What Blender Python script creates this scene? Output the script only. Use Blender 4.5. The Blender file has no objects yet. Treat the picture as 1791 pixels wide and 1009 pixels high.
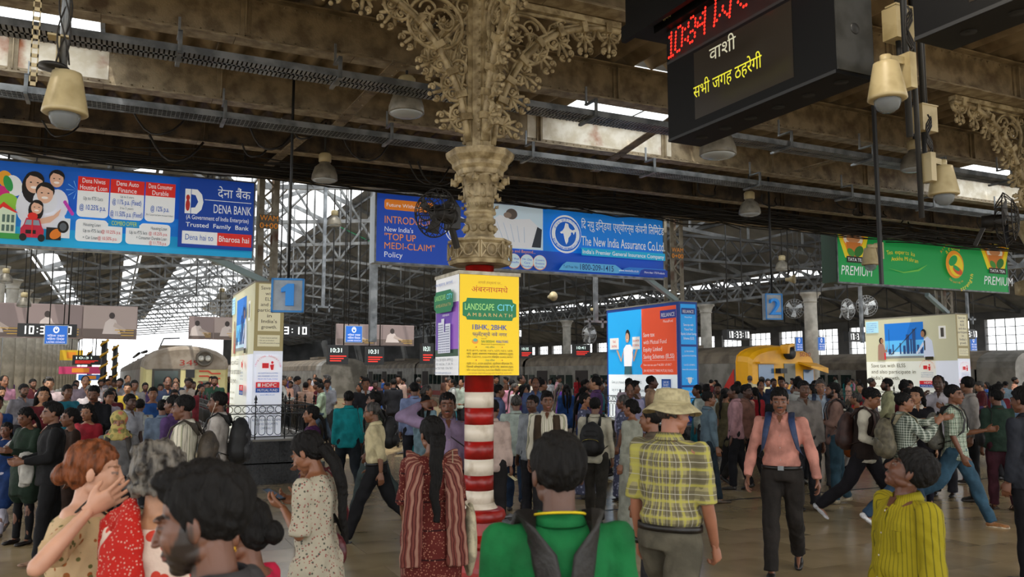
import bpy, bmesh, math, random
import numpy as np
from mathutils import Vector, Matrix, Euler
random.seed(7)
S = bpy.context.scene
COL = S.collection
# ------------------------------------------------------------------ camera
FPX = 1452.0
YAW = math.radians(25.6)
PIT = math.atan(147.5 / FPX)
EYE = Vector((0, 0, 1.82))
cd = bpy.data.cameras.new('camera')
cam = bpy.data.objects.new('camera', cd)
COL.objects.link(cam)
cd.sensor_width = 36.0
cd.lens = FPX / 1791 * 36
cd.clip_end = 800
cam.location = EYE
cam.rotation_euler = (math.pi / 2 + PIT, 0, -YAW)
cd.dof.use_dof = True
cd.dof.focus_distance = 11.0
cd.dof.aperture_fstop = 5.0
S.camera = cam
S.view_settings.view_transform = 'Standard'
S.view_settings.look = 'None'
S.view_settings.exposure = -0.18
S.view_settings.gamma = 1.0
S.view_settings.use_curve_mapping = False
# ------------------------------------------------------------------ sky and sun
w = bpy.data.worlds.new('sky')
S.world = w
w.use_nodes = True
bg = w.node_tree.nodes['Background']
bg.inputs[0].default_value = (0.96, 0.98, 1.0, 1)
bg.inputs[1].default_value = 3.2
sd = bpy.data.lights.new('sun', 'SUN')
sd.energy = 5.0
sd.angle = 0.01
sd.color = (1.0, 0.95, 0.86)
sun = bpy.data.objects.new('sun', sd)
COL.objects.link(sun)
sun.rotation_euler = Vector((-0.25, -0.42, 1.0)).to_track_quat('Z', 'Y').to_euler()

# ------------------------------------------------------------------ camera rays: turn a reading of the photo into a point of the place
F_ = Vector((math.sin(YAW) * math.cos(PIT), math.cos(YAW) * math.cos(PIT), math.sin(PIT)))
R_ = Vector((math.cos(YAW), -math.sin(YAW), 0))
U_ = R_.cross(F_)
def ray(x, y): return F_ * FPX + R_ * (x - 895.5) + U_ * (504.5 - y)
def atZ(x, y, z): d = ray(x, y); return EYE + d * ((z - EYE.z) / d.z)
def atY(x, y, Y): d = ray(x, y); return EYE + d * (Y / d.y)
def atX(x, y, X): d = ray(x, y); return EYE + d * (X / d.x)
def atD(x, y, D): return EYE + ray(x, y) * (D / FPX)
def roof_z(p):
    if p.y < 15.2: return 5.80
    x = abs(((p.x + 6) % 34) - 17); return 6.6 + (17 - x) / 17 * 6.9 - .02
def heading(x): d = ray(x, 600); return math.degrees(math.atan2(d.x, d.y))

# ------------------------------------------------------------------ materials
def lin(h):
    if isinstance(h, str):
        h = h.lstrip('#')
        c = [int(h[i:i + 2], 16) / 255 for i in (0, 2, 4)]
        return tuple(((v / 12.92) if v <= .04045 else ((v + .055) / 1.055) ** 2.4) for v in c)
    return tuple(h)
_M = {}
def mat(name, col, rough=.6, metal=0., col2=None, scale=3., lo=.4, hi=.6, bump=0., bscale=40., emit=0., tint=False, spec=None, stretch=None, col3=None, scale3=1.):
    if name in _M: return _M[name]
    m = bpy.data.materials.new(name); m.use_nodes = True
    nt = m.node_tree; N = nt.nodes; L = nt.links
    b = N['Principled BSDF']
    b.inputs['Roughness'].default_value = rough
    b.inputs['Metallic'].default_value = metal
    if spec is not None: b.inputs['Specular IOR Level'].default_value = spec
    c = lin(col)
    b.inputs['Base Color'].default_value = (*c, 1)
    out = None
    def coords():
        tc = N.new('ShaderNodeTexCoord'); mp = N.new('ShaderNodeMapping')
        L.new(tc.outputs['Object'], mp.inputs[0])
        if stretch: mp.inputs['Scale'].default_value = stretch
        return mp.outputs[0]
    def noise_mix(a, bcol, sc, l, h):
        n = N.new('ShaderNodeTexNoise'); n.inputs['Scale'].default_value = sc; n.inputs['Detail'].default_value = 6
        L.new(coords(), n.inputs['Vector'])
        r = N.new('ShaderNodeMapRange'); r.inputs['From Min'].default_value = l; r.inputs['From Max'].default_value = h
        L.new(n.outputs['Fac'], r.inputs['Value'])
        x = N.new('ShaderNodeMix'); x.data_type = 'RGBA'
        L.new(r.outputs[0], x.inputs['Factor'])
        if isinstance(a, tuple): x.inputs['A'].default_value = (*a, 1)
        else: L.new(a, x.inputs['A'])
        x.inputs['B'].default_value = (*bcol, 1)
        return x.outputs['Result']
    if col2: out = noise_mix(c, lin(col2), scale, lo, hi)
    if col3: out = noise_mix(out if out else c, lin(col3), scale3, .56, .68)
    if tint:
        oi = N.new('ShaderNodeObjectInfo'); x = N.new('ShaderNodeMix'); x.data_type = 'RGBA'; x.blend_type = 'MULTIPLY'
        x.inputs['Factor'].default_value = 1
        if out: L.new(out, x.inputs['A'])
        else: x.inputs['A'].default_value = (*c, 1)
        L.new(oi.outputs['Color'], x.inputs['B'])
        out = x.outputs['Result']
    if out: L.new(out, b.inputs['Base Color'])
    if bump:
        n = N.new('ShaderNodeTexNoise'); n.inputs['Scale'].default_value = bscale; n.inputs['Detail'].default_value = 5
        L.new(coords(), n.inputs['Vector'])
        bp = N.new('ShaderNodeBump'); bp.inputs['Strength'].default_value = bump; bp.inputs['Distance'].default_value = .02
        L.new(n.outputs['Fac'], bp.inputs['Height']); L.new(bp.outputs[0], b.inputs['Normal'])
    if emit:
        b.inputs['Emission Strength'].default_value = emit
        if out: L.new(out, b.inputs['Emission Color'])
        else: b.inputs['Emission Color'].default_value = (*c, 1)
    _M[name] = m
    return m
def flat(h, e=0.): return mat('print_%s_%d' % (h.lstrip('#'), int(e * 100)), h, .5, emit=e)
def glass(name, col, clear=.75):
    m = bpy.data.materials.new(name); m.use_nodes = True; nt = m.node_tree; N = nt.nodes; L = nt.links
    t = N.new('ShaderNodeBsdfTransparent'); t.inputs[0].default_value = (*lin(col), 1)
    g = N['Principled BSDF']; g.inputs['Base Color'].default_value = (*lin(col), 1); g.inputs['Roughness'].default_value = .12
    x = N.new('ShaderNodeMixShader'); x.inputs[0].default_value = 1 - clear
    L.new(t.outputs[0], x.inputs[1]); L.new(g.outputs[0], x.inputs[2]); L.new(x.outputs[0], N['Material Output'].inputs[0])
    return m
def milky(name, col, clear=.3):
    m = bpy.data.materials.new(name); m.use_nodes = True; nt = m.node_tree; N = nt.nodes; L = nt.links
    t = N.new('ShaderNodeBsdfTransparent'); t.inputs[0].default_value = (*lin(col), 1)
    g = N.new('ShaderNodeBsdfTranslucent'); g.inputs[0].default_value = (*lin(col), 1)
    x = N.new('ShaderNodeMixShader'); x.inputs[0].default_value = 1 - clear
    L.new(t.outputs[0], x.inputs[1]); L.new(g.outputs[0], x.inputs[2]); L.new(x.outputs[0], N['Material Output'].inputs[0])
    return m
BEAM = mat('old beige girder paint', '#8c7d63', .6, 0, '#665842', 5, .4, .62, .3, 60, col3='#54432f', scale3=2.6)
BEAMD = mat('dark brown girder paint', '#5d4c36', .7, 0, '#231c15', 3.0, .35, .6, .3, 50)
SHEET = mat('brown stained corrugated sheet', '#8d7d63', .65, 0, '#675741', 2.4, .4, .62)
IRON = mat('cream painted cast iron', '#b6a682', .5, 0, '#7a6a4a', 9, .4, .62, .25, 60)
RED = mat('glossy red paint', '#9c1713', .3, 0, '#7c120f', 6, .4, .6, .08, 20)
WHITE = mat('chipped white paint', '#d9cfbf', .4, 0, '#b7a994', 8, .5, .7, .08, 20)
GALV = mat('galvanised steel', '#8b8f92', .4, .6, '#63676a', 5, .4, .6)
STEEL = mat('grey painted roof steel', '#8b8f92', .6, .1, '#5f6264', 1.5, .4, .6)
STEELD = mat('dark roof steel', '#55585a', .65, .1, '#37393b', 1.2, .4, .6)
BLACK = mat('black enamel', '#121315', .45)
DGREY = mat('dark grey metal', '#2c2d2e', .5, .3)
CABLE = mat('black cable sheath', '#15120f', .6)
CREAM = mat('cream enamel housing', '#b0a27c', .4, 0, '#94865f', 6, .5, .7)
STONE = mat('whitewashed column stone', '#cfccc3', .7, 0, '#a8a59b', 2, .4, .6)
GRANITE = mat('polished black granite', '#1d1e1f', .18, 0, '#2a2b2c', 30, .4, .6)

# ------------------------------------------------------------------ mesh builder
class MB:
    def __init__(s): s.v = []; s.f = []; s.sm = []
    def add(s, vs, fs, sm=False):
        o = len(s.v); s.v += [tuple(p) for p in vs]; s.f += [tuple(i + o for i in f) for f in fs]; s.sm += [sm] * len(fs); return s
    def box(s, x0, x1, y0, y1, z0, z1):
        return s.add([(x0, y0, z0), (x1, y0, z0), (x1, y1, z0), (x0, y1, z0), (x0, y0, z1), (x1, y0, z1), (x1, y1, z1), (x0, y1, z1)],
                     [(0, 3, 2, 1), (4, 5, 6, 7), (0, 1, 5, 4), (1, 2, 6, 5), (2, 3, 7, 6), (3, 0, 4, 7)])
    def bar(s, a, b, wd, ht, up=(0, 0, 1)):
        a = Vector(a); b = Vector(b); d = (b - a).normalized(); up = Vector(up)
        if abs(d.dot(up)) > .98: up = Vector((0, 1, 0))
        sd_ = d.cross(up).normalized() * wd / 2; u = sd_.cross(d).normalized() * ht / 2
        vs = [a - sd_ - u, a + sd_ - u, a + sd_ + u, a - sd_ + u, b - sd_ - u, b + sd_ - u, b + sd_ + u, b - sd_ + u]
        return s.add(vs, [(0, 1, 2, 3), (7, 6, 5, 4), (0, 4, 5, 1), (1, 5, 6, 2), (2, 6, 7, 3), (3, 7, 4, 0)])
    def tube(s, pts, r, n=6, cap=True, flat_=1.0, nrm=None):
        pts = [Vector(p) for p in pts]; rs = r if isinstance(r, (list, tuple)) else [r] * len(pts)
        vs = []; pu = None
        for i, p in enumerate(pts):
            d = (pts[min(i + 1, len(pts) - 1)] - pts[max(i - 1, 0)])
            d = d.normalized() if d.length > 1e-9 else Vector((0, 0, 1))
            if nrm is not None: u = Vector(nrm)
            elif pu is None: u = Vector((0, 0, 1)) if abs(d.z) < .9 else Vector((1, 0, 0))
            else: u = pu
            u = (u - d * u.dot(d)); u = u.normalized() if u.length > 1e-6 else Vector((1, 0, 0)); pu = u
            q = d.cross(u)
            for k in range(n):
                a = 2 * math.pi * k / n
                vs.append(p + q * math.cos(a) * rs[i] + u * math.sin(a) * rs[i] * flat_)
        fs = [(i * n + k, i * n + (k + 1) % n, (i + 1) * n + (k + 1) % n, (i + 1) * n + k) for i in range(len(pts) - 1) for k in range(n)]
        if cap: fs += [tuple(range(n - 1, -1, -1)), tuple(range((len(pts) - 1) * n, len(pts) * n))]
        return s.add(vs, fs, True)
    def lathe(s, prof, n=24, c=(0, 0, 0), rot=0., smooth=True):
        vs = []
        for r, z in prof:
            for k in range(n):
                a = 2 * math.pi * k / n + rot
                vs.append((c[0] + r * math.cos(a), c[1] + r * math.sin(a), c[2] + z))
        m = len(prof)
        fs = [(i * n + k, i * n + (k + 1) % n, (i + 1) * n + (k + 1) % n, (i + 1) * n + k) for i in range(m - 1) for k in range(n)]
        fs += [tuple(range(n - 1, -1, -1)), tuple(range((m - 1) * n, m * n))]
        return s.add(vs, fs, smooth)
    def prism(s, poly, y0, y1):            # poly in x,z
        n = len(poly)
        vs = [(p[0], y0, p[1]) for p in poly] + [(p[0], y1, p[1]) for p in poly]
        return s.add(vs, [tuple(range(n)), tuple(range(2 * n - 1, n - 1, -1))] + [((i + 1) % n, i, i + n, (i + 1) % n + n) for i in range(n)])
    def xf(s, m):
        s.v = [tuple(m @ Vector(p)) for p in s.v]; return s
    def mesh(s, name):
        me = bpy.data.meshes.new(name); me.from_pydata(s.v, [], s.f)
        if any(s.sm): me.polygons.foreach_set('use_smooth', s.sm)
        me.update(); return me
    def build(s, name, m, parent=None, **kw): return put(name, s.mesh(name), m, parent, **kw)
def put(name, me, m, parent=None, loc=None, rot=None, color=None, label=None, cat=None, group=None, kind=None):
    if m is not None and not me.materials: me.materials.append(m)
    o = bpy.data.objects.new(name, me); COL.objects.link(o)
    if parent is not None: o.parent = parent
    if loc is not None: o.location = loc
    if rot is not None: o.rotation_euler = rot
    if color is not None: o.color = (*color[:3], 1)
    tag(o, label, cat, group, kind); return o
def tag(o, label=None, cat=None, group=None, kind=None):
    if label: o['label'] = label
    if cat: o['category'] = cat
    if group: o['group'] = group
    if kind: o['kind'] = kind
    return o
def root(name, loc=(0, 0, 0), rz=0., label=None, cat=None, group=None, kind=None):
    o = bpy.data.objects.new(name, None); COL.objects.link(o); o.location = loc; o.rotation_euler = (0, 0, rz)
    o.empty_display_size = .1
    return tag(o, label, cat, group, kind)
def dup(o, parent=None, **kw):
    c = o.copy(); COL.objects.link(c); c.parent = parent
    for ch in list(o.children): dup(ch, c)
    for k, v in kw.items():
        if k in ('location', 'rotation_euler'): setattr(c, k, v)
        else: c[k] = v
    return c

# ------------------------------------------------------------------ lettering
MATRAI = '\u093f'; VIR = '\u094d'
def deva(t):
    o = []
    for ch in t:
        if ch == MATRAI:
            k = len(o) - 1
            while k > 1 and o[k - 1] == VIR: k -= 2
            o.insert(max(k, 0), ch)
        else: o.append(ch)
    return ''.join(o)
_T = {}
def text_geo(t, bold=0.):
    if any('\u0900' <= ch <= '\u097f' for ch in t): bold = 0
    bold = 0 if any(ch in t for ch in 'MWN') else min(bold * .35, .008)
    key = (t, bold)
    if key in _T: return _T[key]
    cu = bpy.data.curves.new('lettering', 'FONT'); cu.body = deva(t); cu.size = 1.0; cu.resolution_u = 3; cu.offset = bold
    ob = bpy.data.objects.new('lettering', cu)
    me = ob.to_mesh()
    v = [(p.co.x, p.co.y) for p in me.vertices]; f = [tuple(p.vertices) for p in me.polygons]
    ob.to_mesh_clear(); bpy.data.objects.remove(ob); bpy.data.curves.remove(cu)
    _T[key] = (v, f); return _T[key]

class Panel:
    """A flat printed board in local x (right), z (up), facing local -y. Prints are thin layers on it."""
    def __init__(s, parent, y=0., step=.0012, ox=0., oz=0.):
        s.p = parent; s.y = y; s.k = 0; s.step = step; s.g = {}; s.ox = ox; s.oz = oz
    def _add(s, vs, fs, m, nm):
        s.k += 1; y = s.y - s.step * s.k
        mb = s.g.setdefault((m.name, nm), (MB(), m))[0]
        mb.add([(a + s.ox, y, b + s.oz) for a, b in vs], fs)
    def poly(s, pts, m, nm='printed_shape'): s._add(pts, [tuple(range(len(pts)))], m, nm)
    def rect(s, a, b, c, d, m, nm='printed_shape'): s.poly([(a, b), (c, b), (c, d), (a, d)], m, nm)
    def rrect(s, a, b, c, d, r, m, nm='printed_shape'):
        pts = []
        for cx, cz, a0 in ((c - r, d - r, 0), (a + r, d - r, 90), (a + r, b + r, 180), (c - r, b + r, 270)):
            for k in range(5):
                t = math.radians(a0 + k * 22.5); pts.append((cx + r * math.cos(t), cz + r * math.sin(t)))
        s.poly(pts, m, nm)
    def ell(s, cx, cz, rx, rz, m, rot=0., n=20, nm='printed_shape'):
        c, q = math.cos(rot), math.sin(rot)
        s.poly([(cx + rx * math.cos(t) * c - rz * math.sin(t) * q, cz + rx * math.cos(t) * q + rz * math.sin(t) * c) for t in [2 * math.pi * k / n for k in range(n)]], m, nm)
    def ring(s, cx, cz, r0, r1, m, n=32, nm='printed_shape'):
        vs = []
        for k in range(n):
            t = 2 * math.pi * k / n; vs += [(cx + r0 * math.cos(t), cz + r0 * math.sin(t)), (cx + r1 * math.cos(t), cz + r1 * math.sin(t))]
        s._add(vs, [(2 * k, 2 * k + 1, (2 * k + 3) % (2 * n), (2 * k + 2) % (2 * n)) for k in range(n)], m, nm)
    def text(s, t, x, z, h, m, align='c', w=None, bold=.0, maxw=None, slant=0., arc=None):
        """x,z: anchor on the baseline; h: capital height; w: fit to this width"""
        v, f = text_geo(t, bold)
        if not v: return
        x0 = min(p[0] for p in v); x1 = max(p[0] for p in v)
        sc = h / .70; sx = sc
        if w: sx = w / max(x1 - x0, 1e-6)
        if maxw and (x1 - x0) * sx > maxw: sx = maxw / (x1 - x0)
        W = (x1 - x0) * sx
        off = {'c': -W / 2, 'l': 0, 'r': -W}[align] + x
        vs = [(off + (p[0] - x0) * sx + slant * p[1] * sc, z + p[1] * sc) for p in v]
        s._add(vs, f, m, 'lettering')
    def textarc(s, t, cx, cz, r, a0, a1, h, m, flip=False, bold=0.):
        n = len(t)
        for i, ch in enumerate(t):
            if ch == ' ': continue
            a = math.radians(a0 + (a1 - a0) * (i + .5) / n)
            v, f = text_geo(ch, bold)
            x0 = min(p[0] for p in v); x1 = max(p[0] for p in v); sc = h / .7
            ang = a - math.pi / 2 if not flip else a + math.pi / 2
            c, q = math.cos(ang), math.sin(ang); bx, bz = cx + r * math.cos(a), cz + r * math.sin(a)
            vs = []
            for p in v:
                lx = (p[0] - (x0 + x1) / 2) * sc; lz = p[1] * sc
                vs.append((bx + lx * c - lz * q, bz + lx * q + lz * c))
            s._add(vs, f, m, 'lettering')
    def done(s):
        for (mn, nm), (mb, m) in s.g.items(): mb.build(nm, m, s.p)
# ------------------------------------------------------------------ floor
FLOORM = mat('polished kota stone', '#a3906f', .2, 0, '#8a795b', 1.3, .35, .65, tint=True)
fl = root('floor', kind='structure', label='grey-brown polished stone floor of the concourse')
MB().box(-60, 130, -30, 260, -.3, -.012).build('floor_bed', mat('floor beyond the slabs', '#9b8968', .26, 0, '#806f52', .8, .4, .6), fl)
tw, tl = 1.2, .6
tile_me = MB().box(.002, tw - .002, .002, tl - .002, -.012, 0).mesh('floor_slab'); tile_me.materials.append(FLOORM)
cand = []
for i in range(-6, 30):
    for j in range(3, 36):
        cx, cy = i * tw + (.6 if j % 2 else 0) + tw / 2, j * tl + tl / 2
        dd = cx * math.cos(YAW) - cy * math.sin(YAW); ff = cx * math.sin(YAW) + cy * math.cos(YAW)
        if ff > 4.4 and abs(dd) < ff * .617 + .9: cand.append((ff, cx - tw / 2, cy - tl / 2))
cand.sort()
for ff, x, y in cand[:300]:
    g = random.uniform(.85, 1.12)
    put('floor_slab', tile_me, None, fl, loc=(x, y, 0), color=(g, g, g * random.uniform(.95, 1.03)))
MB().box(4.0, 24, 9.6, 9.66, 0, .002).build('dark_inlay_strip', BLACK, fl)

# ------------------------------------------------------------------ concourse roof
YB = [-2.05, .1, 2.25, 4.4, 6.55, 8.8, 10.95, 13.1, 15.0]
def girder_meshes(L):
    web = MB().box(0, L, -.008, .008, 0, .45).mesh('web')
    fl_ = MB().box(0, L, -.1, .1, 0, .018).mesh('flange')
    ang = MB().box(0, L, -.05, -.008, 0, .012).box(0, L, -.018, -.008, 0, .06).mesh('angle')
    st = MB().box(-.05, .05, -.03, -.008, .02, .43).box(-.006, .006, -.075, -.008, .02, .43).mesh('stiffener')
    rv = MB()
    k = 0.06
    while k < L:
        for z in (.035, .415):
            x, y = k, -.02
            rv.add([(x - .017, y, z), (x, y, z - .017), (x + .017, y, z), (x, y, z + .017), (x, y - .016, z)], [(0, 1, 4), (1, 2, 4), (2, 3, 4), (3, 0, 4)])
        k += .12
    return web, fl_, ang, st, rv.mesh('rivets')
X0, X1 = -9.0, 37.0
fp_me = MB().box(.003, 1.247, -.105, .105, 0, .008).mesh('flange_plate'); fp_me.materials.append(mat('pale flange paint', '#a3967c', .5, 0, '#7a6b53', 7, .4, .6, .2, 50))
gm = girder_meshes(X1 - X0)
for i, y in enumerate(YB):
    m = BEAMD if i >= 7 else BEAM  # roof edge girders get the darker brown
    g = root('beam', (X0, y, 5.3), kind='structure', label='riveted %s roof girder running across the concourse, %s' % (('sooty', 'at the roof edge') if i >= 7 else ('beige', ['behind the camera', 'behind the camera', 'over the camera', 'over the departure board', 'carried by the ornate column', 'first beyond the ornate column', 'second beyond the ornate column'][i])))
    for nm, me, z in (('web', gm[0], 0), ('bottom_flange', gm[1], -.018), ('top_flange', gm[1], .45), ('angle_iron', gm[2], 0)):
        o = put(nm, me.copy() if i in (0, 7) and False else me, None, g, loc=(0, 0, z))
        if not me.materials: me.materials.append(m)
        o.material_slots[0].link = 'OBJECT'; o.material_slots[0].material = m
    o = put('rivets', gm[4], None, g, kind='stuff')
    if not gm[4].materials: gm[4].materials.append(m)
    o.material_slots[0].link = 'OBJECT'; o.material_slots[0].material = m
    for k in range(37):
        o = put('flange_plate', fp_me, None, g, loc=(k * 1.25, 0, -.026))
    for k in range(20):
        o = put('stiffener', gm[3], None, g, loc=(.9 + k * 2.3, 0, 0))
        if not gm[3].materials: gm[3].materials.append(m)
        o.material_slots[0].link = 'OBJECT'; o.material_slots[0].material = m
# corrugated sheets (with skylight openings glazed by panes)
ceil = root('ceiling', kind='structure', label='brown corrugated sheets laid over the concourse girders')
def sheet_mesh(wd, ln, seg=8, p=.3125, amp=.055):
    n = int(wd / p * seg); vs = []; fs = []
    for k in range(n + 1):
        x = wd * k / n; z = amp * math.sin(2 * math.pi * x / p)
        vs += [(x, 0, z), (x, ln, z), (x, 0, z + .006), (x, ln, z + .006)]
    for k in range(n):
        a = 4 * k; b = a + 4
        fs += [(a, a + 1, b + 1, b), (a + 2, b + 2, b + 3, a + 3)]
    mb = MB(); mb.add(vs, fs, True); return mb.mesh('corrugated_sheet')
sh = sheet_mesh(1.25, 2.25); sh.materials.append(SHEET)
PANE = milky('dusty skylight glass', '#f2f5f7')
pane = MB().box(0, 1.2, 0, 2.1, 0, .008).mesh('skylight_pane'); pane.materials.append(PANE)
def is_sky(xc, yb): return yb == 8.8 and any(a < xc < b for a, b in ((-3.4, -.6), (5.6, 8.2), (14.3, 18.0), (24, 27)))
for yb in YB[:-1]:
    x = X0
    while x < X1 - .1:
        if is_sky(x + .6, yb): put('skylight_pane', pane, None, ceil, loc=(x, yb + .05, 5.84))
        else: put('corrugated_sheet', sh, None, ceil, loc=(x, yb - .04, 5.83 + random.uniform(0, .01)), rot=(random.uniform(-.004, .004), 0, 0))
        x += 1.25
for xx in (-.6, 2.5, 7.4, 9.9, 13.5):
    pass
# plan braces between girders
for a, b in (((700, 108), (588, 222)), ((530, 240), (470, 290)), ((1478, 275), (1392, 300)), ((1180, 205), (1040, 300))):
    p, q = atZ(*a, 5.27), atZ(*b, 5.27)
    if (p - q).length < 6: 
        br = root('trim_1', kind='structure', label='riveted flat brace running between two roof girders')
        MB().bar(p, q, .16, .012).build('brace_plate', BEAM, br)
        rv = MB()
        for k in range(16):
            c = p.lerp(q, (k + .5) / 16); sdv = (q - p).cross(Vector((0, 0, 1))).normalized() * .05
            for sgn in (1, -1):
                cc = c + sdv * sgn - Vector((0, 0, .006)); rv.lathe([(.013, 0), (.009, -.01)], 5, cc)
        rv.build('rivets', BEAM, br, kind='stuff')
# rust-stained stretches of the second girder, skylight painted in as whiter colour
WEBW = mat('rusty girder paint with painted skylight', '#cfc8ba', .6, 0, '#b8ad98', 5, .4, .6, .2, 40, col3='#8a4a1c', scale3=1.7)
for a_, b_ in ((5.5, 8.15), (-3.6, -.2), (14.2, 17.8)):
    MB().box(a_ - X0, b_ - X0, -.0085 - .004, -.008, .02, .44).build('painted_skylit_web', WEBW, bpy.data.objects['beam.006'])
# cable trays on hangers
def tray(nm, y, z, x0, x1, step, meshy, label):
    t = root(nm, (x0, y, z), label=label, cat='cable tray')
    L = x1 - x0; wd = .3
    MB().box(0, L, -wd / 2, -wd / 2 + .004, 0, .07).build('side_rail', GALV, t)
    MB().box(0, L, wd / 2 - .004, wd / 2, 0, .07).build('side_rail', GALV, t)
    b = MB(); x = 0
    if meshy:
        while x < L: b.box(x, x + .006, -wd / 2, wd / 2, -.004, .002); x += .05
        for k in range(6): y_ = -wd / 2 + k * wd / 5; b.box(0, L, y_ - .003, y_ + .003, -.008, -.003)
    else:
        while x < L: b.box(x, x + .028, -wd / 2, wd / 2, -.004, 0); x += .045
        b.box(0, L, -.02, .02, -.004, .001)
    b.build('tray_bed', GALV, t, kind='stuff')
    c = MB()
    for k in range(7):
        yy = -wd / 2 + .03 + k * .04
        c.tube([(x, yy + .008 * math.sin(x * 1.3 + k), .012 + .004 * math.sin(x * 2 + k)) for x in np.linspace(0, L, int(L * 2))], .011, 5)
    c.build('cable', CABLE, t)
    h = MB().bar((0, 0, -.02), (0, -.02, -.02), .02, .02).box(-.02, .02, -.2, .2, -.035, -.005).box(-.02, .02, -.2, -.185, -.035, .2).box(-.02, .02, -.2, .05, .18, .2).box(-.012, .012, .03, .05, .18, .42).mesh('hanger')
    h.materials.append(GALV)
    x = .7
    while x < L: put('hanger', h, None, t, loc=(x, 0, 0)); x += step
tray('cable_tray', 8.5, 4.9, -8, 30, 1.55, False, 'perforated steel cable tray slung just below the first girder beyond the column')
tray('cable_tray', 10.55, 4.92, -8, 34, 2.1, True, 'wire mesh cable tray slung below the second girder beyond the column')
tray('cable_tray', 6.2, 5.12, 10.5, 24, 1.6, False, 'steel cable tray at upper right near the hanging cameras')
# hanging mass of cables at the roof edge
rnd = random.Random(3)
cb = MB()
for k in range(64):
    y = rnd.uniform(13.3, 14.5); z = rnd.uniform(5.12, 5.27); xs = rnd.uniform(-9, 20); L = rnd.uniform(5, 17); n = 14
    ph = rnd.uniform(0, 6); ph2 = rnd.uniform(0, 6); r = rnd.uniform(.006, .018); dy = rnd.uniform(-.5, .5)
    cb.tube([(xs + L * i / n, y + dy * i / n, z + .04 * math.sin(i * 1.9 + ph) * rnd.uniform(.3, 1) - .09 * abs(math.sin(i * .9 + ph2))) for i in range(n + 1)], r, 5)
for k in range(26):
    x = rnd.uniform(-4, 24); y = rnd.uniform(11.2, 12.9); a = rnd.uniform(.1, .4); z = 5.25
    cb.tube([(x + a * 2 * i / 8, y + .1 * math.sin(i), z - a * math.sin(math.pi * i / 8)) for i in range(9)], rnd.uniform(.01, .02), 5)
cb.build('tangled_cables', CABLE, kind='stuff', label='tangled black cables sagging along the concourse roof edge', cat='cables')
# hanger drops along the edge
for x in (-2.6, -1.1, .4, 1.9, 5.3, 7.1, 9.4, 12.2, 13.9, 17.3, 19.4, 21.6):
    MB().box(-.02, .02, -.02, .02, 0, .55).build('hanger_rod', DGREY, loc=(x, 14.6, 5.2), kind='structure')
# ------------------------------------------------------------------ train shed
shed = root('ceiling_2', kind='structure', label='grey corrugated slopes of the train shed roof with glazed strips')
SLOPE = mat('grey shed sheeting', '#8b8d8e', .7, 0, '#5f6264', .6, .35, .65)
SKYG = glass('milky shed glazing', '#ffffff', .85)
GREENG = glass('green shed glazing', '#2fe08c', .8)
def slope(xa, za, xb, zb, y0, y1, strips):
    """roof slope between (xa,za) and (xb,zb); strips: fractions that are glazed"""
    segs = 16
    for k in range(segs):
        f0, f1 = k / segs, (k + 1) / segs
        p = lambda f, y, dz=0: (xa + (xb - xa) * f, y, za + (zb - za) * f + dz)
        gl = any(a <= (f0 + f1) / 2 <= b for a, b in strips)
        mb = MB(); yy = y0; st = 8.0
        mb.add([p(f0, y0), p(f1, y0), p(f1, y1), p(f0, y1), p(f0, y0, .02), p(f1, y0, .02), p(f1, y1, .02), p(f0, y1, .02)],
               [(0, 3, 2, 1), (4, 5, 6, 7), (0, 1, 5, 4), (1, 2, 6, 5), (2, 3, 7, 6), (3, 0, 4, 7)])
        mb.build('glazed_strip' if gl else 'corrugated_sheet', SKYG if gl else SLOPE, shed)
YS0, YS1 = 16.5, 150
slope(-6, 6.6, 11, 13.5, YS0, YS1, [(.12, .18), (.37, .43), (.62, .97)])  # both lower glazed strips are added to brighten the shed
slope(28, 6.6, 11, 13.5, YS0, YS1, [(.88, .97)])
slope(28, 6.6, 45, 13.5, YS0, YS1, [(.30, .37), (.6, .66)])
slope(62, 6.6, 45, 13.5, YS0, YS1, [(.5, .56), (.8, .86)])
# small green panes and slits in the second slope
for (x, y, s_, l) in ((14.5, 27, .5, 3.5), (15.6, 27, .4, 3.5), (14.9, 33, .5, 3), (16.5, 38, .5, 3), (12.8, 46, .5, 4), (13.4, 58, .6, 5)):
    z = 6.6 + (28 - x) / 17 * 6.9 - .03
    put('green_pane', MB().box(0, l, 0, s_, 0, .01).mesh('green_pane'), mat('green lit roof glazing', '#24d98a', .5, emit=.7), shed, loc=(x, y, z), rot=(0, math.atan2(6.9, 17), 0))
# trusses
def truss(name, mS, mW):
    W, H = 34.0, 6.9; half = W / 2
    t = root(name, kind='structure')
    r1 = MB().bar((-half, 0, 0), (0, 0, H), .14, .26).build('rafter', mS, t)
    MB().bar((half, 0, 0), (0, 0, H), .14, .26).build('rafter', mS, t)
    MB().bar((-half, 0, -.1), (0, 0, 1.5), .1, .14).build('tie_beam', mS, t)
    MB().bar((half, 0, -.1), (0, 0, 1.5), .1, .14).build('tie_beam', mS, t)
    n = 6
    for sg in (-1, 1):
        for k in range(1, n + 1):
            f = k / n; xt = -half + half * f; zt = H * f; zb = -.1 + 1.6 * f
            xp = -half + half * (k - 1) / n; zp = H * (k - 1) / n; zbp = -.1 + 1.6 * (k - 1) / n
            if k < n or sg > 0: MB().bar((sg * xt, 0, zb), (sg * xt, 0, zt), .07, .07).build('post', mW, t)
            MB().bar((sg * xt, -.06, zb), (sg * xp, -.06, zp), .03, .09).build('strut', mW, t)
            MB().bar((sg * xt, .06, zb), (sg * xp, .06, zp), .03, .09).build('strut', mW, t)
    return t
tr = truss('beam', STEEL, STEEL)
tag(tr, 'steel roof truss over the first platforms, nearest one', kind='structure')
tr.location = (11, 18.5, 6.5)
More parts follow.
